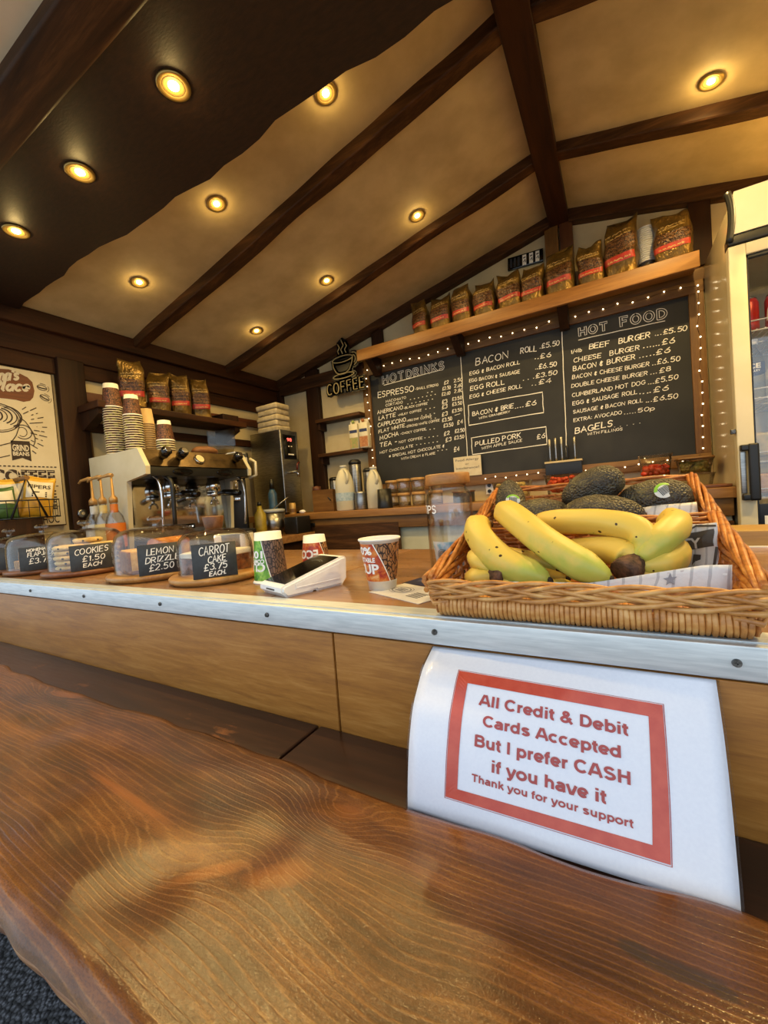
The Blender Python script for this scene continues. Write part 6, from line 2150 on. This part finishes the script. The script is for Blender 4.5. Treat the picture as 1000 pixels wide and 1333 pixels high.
for z in (1.575,):
    b.tube([(-2.12, 1.53, z), (-1.75, 1.53, z)], .004, 8); b.tube([(-2.12, 1.53, 1.552), (-2.12, 1.53, z)], .004, 8); b.tube([(-1.75, 1.53, 1.552), (-1.75, 1.53, z)], .004, 8)
gpart('cup_rail', b, m_chrome, em)
fx = Vector((.081, 0, .048)).normalized()
for y, nm_ in ((1.085, 'steam_knob'), (1.165, 'steam_knob'), (1.475, 'steam_knob')):
    o_ = Vector((-1.708, y, 1.520))
    b = MB(); b.tube([o_, o_ + fx * .012, o_ + fx * .016, o_ + fx * .050, o_ + fx * .056], [.014, .014, .020, .022, .017], 16); kn_ = gpart(nm_, b, m_blackgloss, em)
    b = MB(); b.tube([o_ + fx * .0565, o_ + fx * .060], [.015, .013], 14); bcap = part('knob_cap', b, m_chrome, kn_)
o_ = Vector((-1.712, 1.272, 1.518))
b = MB(); b.tube([o_, o_ + fx * .006, o_ + fx * .010], [.026, .026, .023], 24); ga = gpart('gauge', b, m_chrome, em, 'round pressure gauge')
b = MB(); b.tube([o_ + fx * .0102, o_ + fx * .0108], [.020, .020], 24); part('dial', b, m_cream, ga)
b = MB()
mpz = lambda u, v, h: o_ + fx * .0004 + Vector((.0, 1, 0)) * (u - 1.272) + Vector((-.51, 0, .86)) * (v - 1.52)
for k in range(9):
    ribbon(b, [(1.335 + k * .011, 1.516 + (.004 if k % 2 else 0)), (1.339 + k * .011, 1.526 - (.003 if k % 3 else 0)), (1.344 + k * .011, 1.517)], .0018, lambda u, v, h: Vector((-1.712, 1.272, 1.520)) + fx * .003 + Vector((0, 1, 0)) * (u - 1.272) + Vector((-.51, 0, .86)) * (v - 1.52))
gpart('script_badge', b, m_chrome, em)
for y in (1.17, 1.40):
    b = MB(); b.lathe([(.001, 0), (.036, 0), (.036, .035), (.030, .045), (.028, .066), (.001, .066)], (-1.790, y, 1.372), seg=28); gh = gpart('group_head', b, m_chrome, em)
    b = MB(); b.lathe([(.001, 0), (.030, 0), (.034, .006), (.034, .026), (.001, .026)], (-1.790, y, 1.344), seg=28)
    pf = gpart('portafilter', b, m_chrome, em)
    b = MB(); b.tube([(-1.757, y, 1.358), (-1.735, y, 1.360), (-1.72, y + .003, 1.360), (-1.63, y + .012, 1.352), (-1.615, y + .013, 1.350)], [.008, .009, .015, .017, .012], 14)
    o = part('handle', b, m_blackgloss, pf, 'black handle')
    b = MB(); b.tube([(-1.79, y, 1.345), (-1.79, y, 1.328)], .008, 10)
    for e in (-1, 1):
        b.tube([(-1.79, y, 1.330), (-1.79, y + e * .014, 1.325), (-1.79, y + e * .020, 1.312), (-1.79, y + e * .020, 1.302)], .006, 8)
    part('spout', b, m_chrome, pf)
for y in (1.055, 1.505):
    b = MB(); b.tube(spline([(-1.74, y, 1.445), (-1.70, y, 1.42), (-1.685, y, 1.36), (-1.69, y, 1.25), (-1.70, y, 1.19)], 18), .0055, 8); gpart('steam_wand', b, m_chrome, em)
b = MB(); b.tube(spline([(-1.745, 1.10, 1.445), (-1.70, 1.10, 1.43), (-1.675, 1.10, 1.39), (-1.68, 1.10, 1.22)], 16), .009, 8); gpart('steam_sleeve', b, m_black, em)
b = MB(); b.box(-1.874, -1.66, 1.025, 1.540, 1.122, 1.160, .004); dt = gpart('drip_tray', b, m_black, em)
b = MB()
for k in range(24):
    y = 1.035 + k * .0215
    b.box(-1.868, -1.668, y, y + .008, 1.1605, 1.1645)
part('grate', b, m_steel, dt)
b = MB(); b.box(-1.872, -1.866, 1.25, 1.33, 1.19, 1.215, .002); cp_ = gpart('control_pad', b, m_blackgloss, em)
b = MB()
for k in range(4):
    b.box(-1.866, -1.8645, 1.26 + k * .017, 1.268 + k * .017, 1.199, 1.206)
part('indicator_light', b, M_emit('indicator', (1, .95, .85), 1.2), cp_)
for x, y in ((-2.1, 1.04), (-2.1, 1.52), (-1.88, 1.04), (-1.88, 1.52)):
    b = MB(); b.lathe([(.001, 0), (.022, 0), (.018, .026), (.001, .026)], (x, y, ZT), seg=16); gpart('foot', b, m_black, em)
b = MB(); b.tube([(-1.70, 1.575, 1.535), (-1.665, 1.578, 1.515), (-1.668, 1.58, 1.445), (-1.72, 1.578, 1.432)], .007, 8); gpart('guard_rail', b, m_panel, em)

# ------------------------------------------------------------------ stacked takeaway cups on the machine
def ribbed(BAND):
    t = NT('ribbed cup print'); v = t.coord('Object')
    sep = t.n('ShaderNodeSeparateXYZ'); t.t.links.new(v, sep.inputs[0])
    at = t.math('ARCTAN2', sep.outputs[1], sep.outputs[0])
    seg_ = t.math('GREATER_THAN', t.noise(t.coord('Object', (1, 1, .02)), 45, 2), .53)
    band_ = t.math('LESS_THAN', sep.outputs[2], BAND)
    col = t.mix(seg_, lin('4a2a1c'), lin('8c8a3a'))
    t.pb(Base_Color=t.mix(band_, lin('d9cfb2'), col), Roughness=.5)
    return t.m



def cup_mesh(name, h, rb, rt, mat):
    m = MB(); m.lathe([(.001, .0035), (rb - .0006, .0035), (rb, 0), (rt, h - .004), (rt + .0022, h - .0035), (rt + .0026, h - .001), (rt + .001, h), (rt - .0003, h - .002), (rb - .0004, .0045), (.001, .0045)], seg=32)
    me = m.mesh(name); me.materials.append(mat)
    return me


me_cup12 = cup_mesh('cup', .112, .030, .0405, ribbed(.1068))
me_cup8 = cup_mesh('cup', .095, .027, .0385, ribbed(.0898))
me_cuplid = cup_mesh('cup', .075, .024, .031, M_flat('kraft beige cup', 'c8a878', .6))
m_topprint = bark('cup top print', '2a1710', '6a3a22', '94613c')
ordn = ['lowest', 'second from the bottom', 'third from the bottom', 'fourth from the bottom', 'fifth from the bottom', 'sixth from the bottom', 'seventh from the bottom', 'eighth from the bottom', 'ninth from the bottom', 'tenth from the bottom', 'eleventh from the bottom', 'twelfth from the bottom', 'thirteenth from the bottom', 'fourteenth from the bottom', 'fifteenth from the bottom', 'sixteenth from the bottom', 'seventeenth from the bottom', 'eighteenth from the bottom', 'nineteenth from the bottom', 'twentieth from the bottom', 'uppermost']


def stack(me, x, y, n, pitch, hcup, where, group, top=True, rb=.03, rt=.04):
    """mouth-down nested cups, the topmost one with its own print"""
    for k in range(n):
        o = bpy.data.objects.new('paper_cup', me)
        COL.objects.link(o)
        o.location = (x + rnd.uniform(-.0001, .0001), y + rnd.uniform(-.0001, .0001), 1.557 + hcup + k * pitch)
        o.rotation_euler = (pi, 0, rnd.uniform(0, 6))
        tag(o, 'nested cup, %s in the %s' % (ordn[k], where), 'paper cup', group)
    if top:
        r_ = thing('paper_cup', 'bark-printed paper cup upside down on top of the %s' % where, 'paper cup', (x, y, 1.557 + n * pitch), 0, group)
        m = MB(); m.lathe([(rt + .002, 0), (rt + .002, .003), (rt, .004), (rb, hcup), (rb - .0015, hcup - .0005), (rb - .002, hcup - .006), (.001, hcup - .006)], seg=32, cap=(False, True)); part('cup', m, m_cup, r_)
        m = MB(); f_ = lambda z: rt + (rb - rt) * z / hcup + .0006
        m.lathe([(f_(.006), .006), (f_(hcup * .80), hcup * .80)], seg=32, cap=(False, False)); part('printed_sleeve', m, m_topprint, r_)


stack(me_cup12, -2.025, 1.070, 21, .0108, .112, 'tallest stack on the coffee machine', 'tall stack of large cups', True, .030, .0405)
stack(me_cup8, -1.905, 1.090, 16, .0108, .095, 'second tallest stack on the coffee machine', 'stack of smaller cups', True, .027, .0385)
stack(me_cuplid, -1.930, 1.170, 15, .0105, .075, 'beige stack on the coffee machine', 'stack of beige cups', False)
stack(me_cup8, -1.815, 1.180, 5, .0108, .095, 'short stack on the coffee machine', 'short stack of cups', True, .027, .0385)

# bread roll bag on top
bn = part('paper_bag', MB().sphere((0, 0, .026), .05, 20, 12, (1.0, 1.5, .5)).disp(.006, 30, 2), M_noise('brown paper bag', lin('6a4020'), lin('8a5a30'), 30, .6, 0, (1, 1, 1), .6, 40, .004))
bn.location = (-1.86, 1.42, 1.558); tag(bn, 'crumpled brown paper bag on top of the coffee machine', 'bag')

# ------------------------------------------------------------------ shelf with coffee bags on the left wall
ls = thing('wall_shelf', 'dark wooden shelf on the left wall over the coffee machine', 'shelf', (-2.11, 1.42, 1.81))
b = MB(); b.box(-2.212, -2.01, 1.0, 1.86, 1.780, 1.812, .003); gpart('board', b, m_rafter_y, ls)
for y in (1.03, 1.80):
    b = MB(); b.prism([(-2.212, 1.78), (-2.03, 1.78), (-2.03, 1.755), (-2.17, 1.70), (-2.212, 1.70)], y - .02, y + .02, lambda u, v, w: (u, w, v)); gpart('bracket', b, m_post, ls)
for k, (y, w_, h_, lb) in enumerate(((1.21, .112, .235, 'gold coffee bag with a bright crumpled top, first on the left wall shelf'), (1.345, .105, .205, 'gold coffee bag second from the left on the left wall shelf'), (1.475, .100, .220, 'gold coffee bag third from the left on the left wall shelf'), (1.600, .104, .225, 'gold coffee bag at the right end of the left wall shelf'))):
    coffee_bag(lb, (-2.095, y, 1.8122), w_, h_, .070, radians(58 + 6 * sin(k * 3)), 40 + k * 2.9, 'coffee bags on the left wall shelf')
bx = thing('small_box', 'small dark box at the right end of the left wall shelf', 'box', (-2.10, 1.775, 1.8122))
b = MB(); b.box(-.05, .05, -.06, .06, 0, .045, .003); part('box', b, m_post, bx)

# ------------------------------------------------------------------ grinder and small things at the corner
gr = thing('coffee_grinder', 'black coffee grinder with a smoky hopper between the machine and the boiler', 'coffee grinder', (-2.00, 1.72, ZT), radians(50))
b = MB(); b.box(-.085, .085, -.10, .10, 0, .04, .01); b.box(-.060, .060, -.03, .09, .04, .36, .012); b.box(-.085, .085, -.11, .095, .36, .50, .018); part('body', b, m_black, gr)
b = MB(); b.rings([[(r0 * 1.0 * sx_ - .055, r0 * sy_, z) for sx_, sy_ in ((-1, -1), (1, -1), (1, 1), (-1, 1))] for r0, z in ((.05, .50), (.075, .545), (.075, .635), (.072, .635), (.072, .546), (.048, .503))], True, True, False); part('hopper', b, M_glass('smoky plastic', (.88, .86, .82), .9, .05), gr)
b = MB(); b.box(-.078, .078, -.1125, -.109, .425, .470, .004); dp = part('display_panel', b, M_flat('silver panel', 'b8b0a4', .3, .6), gr)
b = MB(); b.box(-.032, .032, -.1135, -.1120, .436, .460); part('display', b, M_emit('violet display', (.22, .12, 1.0), 1.6), dp)
b = MB(); b.box(-.022, .022, -.105, -.03, .22, .24, .004); b.tube([(0, -.09, .36), (0, -.095, .27)], .018, 12); part('chute', b, m_chrome, gr)
for nm_, lb, cat, x, y, prof2, mat, cap_ in (('spray_bottle', 'yellow bottle standing right of the coffee machine', 'bottle', -1.755, 1.665, [(.001, 0), (.030, 0), (.032, .004), (.032, .13), (.012, .165), (.012, .18), (.001, .18)], M_noise('olive yellow', lin('7a6a1e'), lin('a08c2a'), 20, .35), (.013, .18, .022)),
                                             ('squeeze_bottle', 'tall blue bottle against the left face of the boiler', 'bottle', -1.86, 1.88, [(.001, 0), (.026, 0), (.027, .004), (.027, .25), (.012, .28), (.001, .28)], M_noise('dull blue', lin('24405c'), lin('34587a'), 20, .4), (.016, .28, .06))):
    s_ = thing(nm_, lb, cat, (x, y, ZT))
    b = MB(); b.lathe(prof2, seg=24); part('body', b, mat, s_)
    b = MB(); b.lathe([(.001, cap_[1]), (cap_[0], cap_[1]), (cap_[0] * .8, cap_[1] + cap_[2]), (.001, cap_[1] + cap_[2])], seg=16); part('cap', b, m_black, s_)

bo = thing('water_boiler', 'tall stainless steel water boiler with a black control panel in the back left corner', 'water boiler', (-1.99, 2.06, ZB))
b = MB(); b.box(-2.125, -1.855, 1.985, 2.150, ZB + .012, ZB + .550, .006); gpart('housing', b, m_steel, bo)
b = MB(); b.box(-1.8545, -1.850, 2.005, 2.125, ZB + .36, ZB + .520, .003); cp = gpart('control_panel', b, m_blackgloss, bo)
b = MB(); mpc = lambda u, v, h: (-1.8492, u, v)
printed(b, '98', 2.040, ZB + .478, .045, .022, mpc, .02); part('red_display', b, M_emit('red digits', (1, .12, .08), 2.2), cp)
b = MB()
for k in range(2):
    ribbon(b, [(2.05 + k * .025, ZB + .445), (2.058 + k * .025, ZB + .445)], .006, mpc)
ribbon(b, [(2.045, ZB + .392), (2.095, ZB + .392)], .008, mpc)
part('panel_marks', b, m_chalkwhite, cp)
b = MB(); b.tube([(-1.855, 2.06, ZB + .275), (-1.81, 2.06, ZB + .275), (-1.795, 2.06, ZB + .268), (-1.793, 2.06, ZB + .240)], [.010, .010, .010, .008], 12); tp = gpart('tap', b, m_chrome, bo)
b = MB(); b.tube([(-1.80, 2.06, ZB + .285), (-1.80, 2.065, ZB + .325), (-1.805, 2.09, ZB + .335)], .007, 10); part('tap_lever', b, M_flat('dark red lever', '5a1c14', .4), tp)
for x, y in ((-2.10, 2.0), (-1.88, 2.0), (-2.10, 2.13), (-1.88, 2.13)):
    b = MB(); b.lathe([(.001, 0), (.014, 0), (.014, .012), (.001, .012)], (x, y, ZB), seg=12); gpart('foot', b, m_black, bo)
pk = thing('filter_stack', 'stack of pale wrapped paper filters on top of the water boiler', 'paper stack', (-1.985, 2.075, ZB + .5505))
for k in range(5):
    b = MB(); b.box(-.09 + rnd.uniform(-.006, .006), .09 + rnd.uniform(-.006, .006), -.062, .062, .002 + k * .037, .036 + k * .037, .012, 3); b.disp(.005, 24, k); part('bundle', b, M_noise('pale paper %d' % k, lin('a89a7c'), lin('c2b496'), 40, .6, 0, (1, 1, 1), .4, 60, .003), pk)
bw = thing('lidded_bowl', 'steel bowl with a pale lid and a spoon in front of the boiler', 'bowl', (-1.795, 1.800, ZT))
b = MB(); b.lathe([(.001, 0), (.05, 0), (.068, .05), (.072, .135), (.069, .135), (.064, .05), (.001, .006)], seg=32); part('bowl', b, m_steel, bw)
b = MB(); b.lathe([(.001, .1355), (.075, .1355), (.075, .150), (.06, .155), (.001, .156)], seg=32); part('lid', b, M_flat('pale blue-grey lid', 'a8b0bc', .4), bw)
b = MB(); b.tube([(.03, -.02, .157), (.10, .04, .22)], [.004, .003], 8); part('spoon', b, m_steel, bw)
cnn = thing('can', 'small gold can in front of the boiler', 'can', (-1.795, 1.98, ZB))
b = MB(); b.lathe([(.001, 0), (.019, 0), (.021, .003), (.021, .068), (.018, .072), (.001, .072)], seg=24); part('can', b, M_noise('gold can', lin('b08a4a'), lin('d0b070'), 20, .4, .3), cnn)
b = MB(); b.lathe([(.0214, .012), (.0214, .034)], seg=24, cap=(False, False)); part('label', b, m_board_wood, cnn)
lr = thing('oil_bottle', 'small dark bottle with a brown cap right of the boiler', 'bottle', (-1.70, 2.12, ZB))
b = MB(); b.lathe([(.001, 0), (.026, 0), (.028, .004), (.028, .075), (.012, .105), (.011, .13), (.001, .13)], seg=24); part('body', b, M_noise('dark bottle', lin('2a1a12'), lin('40281a'), 20, .25), lr)
b = MB(); b.lathe([(.001, .1305), (.030, .1305), (.026, .165), (.001, .17)], seg=20); part('cap', b, M_noise('rust cap', lin('4a2618'), lin('6a3a24'), 20, .5), lr)
b = MB(); b.lathe([(.0284, .02), (.0284, .062)], seg=24, cap=(False, False)); part('label', b, m_cream, lr)
bl_ = thing('bread_bin', 'dark brown wooden bin with a sloping lid left of the first milk bottle', 'bin', (-1.615, 2.12, ZB))
b = MB(); b.prism([(-.11, 0), (.11, 0), (.11, .06), (.03, .13), (-.11, .14)], -.06, .075, lambda u, v, w: (w * 1.2, u * .6, v)); part('bin', b, m_board_wood, bl_)
b = MB(); b.tube([(-.06, -.02, .135), (.0, -.04, .128), (.075, -.075, .070)], .004, 8); part('handle', b, m_black, bl_)
sp_ = part('white_pebble', MB().sphere((0, 0, .012), .012, 16, 10, (2.0, 1.2, 1)), m_white); sp_.location = (-1.72, 1.985, ZB); tag(sp_, 'small white oval dish-like lump on the back counter edge by the boiler', 'dish')
kd = thing('knock_box', 'square black knock box with a steel rim beside the coffee machine', 'knock box', (-1.62, 1.30, ZT))
kd.location = (-1.662, 1.865, ZT)
b = MB(); b.box(-.05, .05, -.06, .06, 0, .10, .006); part('box', b, m_black, kd)
sv = thing('napkin_dispenser', 'small steel napkin dispenser behind the carrot cake dome', 'dispenser', (-1.215, 1.02, ZT), radians(30))
b = MB(); b.box(-.055, .055, -.045, .045, 0, .085, .004); part('case', b, m_steel, sv)
b = MB(); b.box(-.0555, -.030, -.047, .047, .01, .080, .003); b.box(.035, .0555, -.047, .047, .01, .080, .003); part('napkins', b, m_white, sv)
zs_ = thing('doorbell', 'round steel button on the dark post beside the poster', 'button', (-2.19, .975, 1.305))
b = MB()
b.tube([(0, 0, 0), (.006, 0, 0), (.009, 0, 0)], [.022, .022, .016], 20); part('plate', b, m_steel, zs_)
b = MB(); b.tube([(.0095, 0, 0), (.012, 0, 0)], [.008, .007], 14); part('push', b, m_cream, zs_)

# ------------------------------------------------------------------ drinks fridge
fr = thing('drinks_fridge', 'tall glass-door drinks fridge with a white header at the right end of the back wall', 'fridge', (.69, 2.11, 0))
m_fr = M_noise('cream fridge enamel', lin('d8cba6'), lin('e2d8b8'), 5, .35)
m_side = M_noise('beige glossy fridge side', lin('cdbb92'), lin('d8c8a2'), 5, .2, 0, (1, 1, 1), 0, None, .001, .3)
xa, xb, ya, yb = .372, 1.01, 1.842, 2.385
b = MB(); b.box(xa + .020, xa + .036, ya + .045, yb, .06, 2.195, .003); gpart('side_panel', b, m_side, fr)
b = MB(); b.box(xb - .025, xb, ya + .045, yb, .06, 2.195, .003); b.box(xa + .036, xb - .025, yb - .03, yb, .06, 2.195); b.box(xa + .036, xb - .025, ya + .05, yb - .03, 2.03, 2.195); b.box(xa + .036, xb - .025, ya + .05, yb - .03, .06, .25); gpart('cabinet', b, m_fr, fr)
b = MB()
b.prism([(xa + .012, 2.062), (xb, 2.062), (xb, 2.20), (xa + .020, 2.20), (xa + .014, 2.16)], ya - .01, ya + .05, lambda u, v, w: (u, w, v)); hd_ = gpart('header', b, M_noise('white header panel', lin('dcd4ba'), lin('e6dfc8'), 4, .3), fr)
b = MB(); b.box(xa, xb, ya - .006, ya + .05, 2.030, 2.061, .004); b.tube(spline([(xa + .004, ya - .002, 2.04), (xa + .012, ya - .004, 2.10), (xa + .012, ya - .004, 2.16), (xa + .004, ya - .002, 2.205)], 12), .011, 8); gpart('header_trim', b, m_black, fr)
b = MB()
gx0, gx1, gz0, gz1 = xa + .046, xb - .046, .34, 1.990
b.box(xa, gx0, ya, ya + .042, .27, 2.028, .003); b.box(gx1, xb, ya, ya + .042, .27, 2.028, .003); b.box(gx0, gx1, ya, ya + .042, gz1, 2.028, .003); b.box(gx0, gx1, ya, ya + .042, .27, gz0, .003)
dr = gpart('door_frame', b, m_fr, fr)
b = MB(); b.box(gx0, gx1, ya + .014, ya + .020, gz0, gz1); part('glass', b, m_glass, dr)
b = MB(); b.box(gx0, gx0 + .006, ya + .008, ya + .026, gz0, gz1); b.box(gx0, gx1, ya + .008, ya + .026, gz1 - .010, gz1); part('gasket', b, m_black, dr)
b = MB(); b.box(xa + .022, xa + .050, ya - .034, ya - .018, 1.165, 1.358, .008, 3); b.box(xa + .004, xa + .046, ya - .030, ya - .001, 1.335, 1.356, .004); b.box(xa + .004, xa + .046, ya - .030, ya - .001, 1.167, 1.188, .004); hn = part('handle', b, m_black, dr, 'black upright pull handle')
b = MB(); b.box(xa + .004, xa + .020, ya - .010, ya - .001, 1.19, 1.334, .002); part('handle_plate', b, m_steel, hn)
b = MB(); b.box(xa - .014, xa - .001, ya + .006, ya + .022, 1.398, 1.414, .002); b.cyl((xa - .008, ya + .004, 1.406), (xa - .008, ya - .004, 1.406), .005, 10); part('lock', b, m_screw, dr)
for z in (1.755, 1.520, 1.298, 1.170, .90, .62):
    b = MB()
    for k in range(26):
        x = gx0 - .01 + (gx1 - gx0 + .02) * k / 25
        b.tube([(x, ya + .070, z), (x, yb - .04, z)], .0018, 5)
    for y in (ya + .07, ya + .25, yb - .045):
        b.tube([(gx0 - .012, y, z - .004), (gx1 + .012, y, z - .004)], .0030, 6)
    b.tube([(gx0 - .012, ya + .068, z + .030), (gx1 + .012, ya + .068, z + .030)], .0026, 6)
    for k in range(8):
        x = gx0 + (gx1 - gx0) * k / 7
        b.tube([(x, ya + .07, z), (x, ya + .068, z + .030)], .0020, 5)
    gpart('wire_shelf', b, m_white, fr)
ft = thing('fridge_sticker', 'black sticker with pale lettering low inside the fridge door glass', 'sticker', (.50, ya + .0135, 1.055))
b = MB(); b.box(-.075, .12, -.0012, 0, -.02, .095, .001); part('sticker', b, m_black, ft)
b = MB(); chalk(b, 'U', -.058, .0, .052, .009, lambda u, v, h: (u, -.0018, v), width=.035, jit=0, slope=.3); part('lettering', b, m_chalkwhite, ft)
m_red2 = M_noise('red can', lin('a01c14'), lin('c02a1e'), 20, .3, .2)
m_clearb = M_glass('clear bottle', (.88, .92, .92), 1.3, .04)
n_ = 0
canp = thing('drink_can', '', 'drink can', (0, 0, 0), 0, 'red drink cans in the fridge')
b = MB(); b.lathe([(.001, 0), (.026, 0), (.0315, .010), (.0315, .098), (.026, .112), (.001, .112)], seg=24); part('body', b, m_red2, canp)
b = MB(); b.lathe([(.001, .1122), (.0265, .1122), (.0265, .116), (.001, .115)], seg=24); part('lid', b, m_chrome, canp)
b = MB()
for k in range(3):
    ribbon(b, [((-.9 + .5 * k) * .022 + .006 * cos(q / 2), .05 + .022 * sin(q / 1.5) + .008 * k) for q in range(12)], .0050, lambda u, v, h: (.0322 * sin(u / .0315), -.0322 * cos(u / .0315), v))
part('white_script', b, m_chalkwhite, canp)
pos = ['at the door edge', 'second from the door edge', 'third from the door edge', 'fourth from the door edge', 'fifth from the door edge', 'sixth from the door edge', 'last in its row']
for k in range(7):
    o = canp if k == 0 else copy_tree(canp)
    o.location = (gx0 + .022 + k * .078, ya + .115, 1.758); o.rotation_euler = (0, 0, -.3); o['label'] = 'red drink can on the top fridge shelf, ' + pos[k]
btp = thing('water_bottle', '', 'water bottle', (0, 0, 0), 0, 'clear water bottles in the fridge')
b = MB(); b.lathe([(.001, 0), (.030, 0), (.032, .005), (.032, .125), (.028, .145), (.013, .175), (.013, .188), (.001, .188)], seg=24); part('body', b, m_clearb, btp)
b = MB(); b.lathe([(.001, .1882), (.016, .1882), (.016, .206), (.001, .207)], seg=18); part('cap', b, m_white, btp)
b = MB(); b.lathe([(.0325, .085), (.0325, .122)], seg=24, cap=(False, False)); lbp = part('label', b, m_blue, btp)
b = MB(); printed(b, 'ICE', -.024, .102, .044, .017, lambda u, v, h: (.0332 * sin(u / .0325), -.0332 * cos(u / .0325), v), .03); printed(b, 'VALLEY', -.020, .090, .038, .007, lambda u, v, h: (.0332 * sin(u / .0325), -.0332 * cos(u / .0325), v), .02); part('label_lettering', b, m_chalkwhite, lbp)
for k in range(7):
    o = btp if k == 0 else copy_tree(btp)
    o.location = (gx0 + .030 + k * .077, ya + .115, 1.523); o.rotation_euler = (0, 0, -.15); o['label'] = 'clear blue-labelled water bottle on the second fridge shelf, ' + pos[k]
for z, nm_, cat, mats_, lbl in ((1.301, 'sandwich_pack', 'sandwich', ('8a8a6a', 'c2b080'), 'wrapped sandwich on the third fridge shelf, '), (1.173, 'pastry_pack', 'pastry', ('a06a2c', 'c99a50'), 'orange-brown wrapped pastry on the fourth fridge shelf, ')):
    for k in range(6):
        m = MB(); m.box(-.042, .042, -.05, .05, 0, .085 if z > 1.2 else .070, .012, 3); m.disp(.008, 26, k + z)
        o = part(nm_, m, M_noise('%s %d' % (nm_, k), lin(mats_[0]), lin(mats_[1]), 26, .4)); o.location = (gx0 + .035 + k * .092, ya + .13, z + .011); tag(o, lbl + pos[k], cat, nm_.replace('_', ' ') + 's in the fridge')
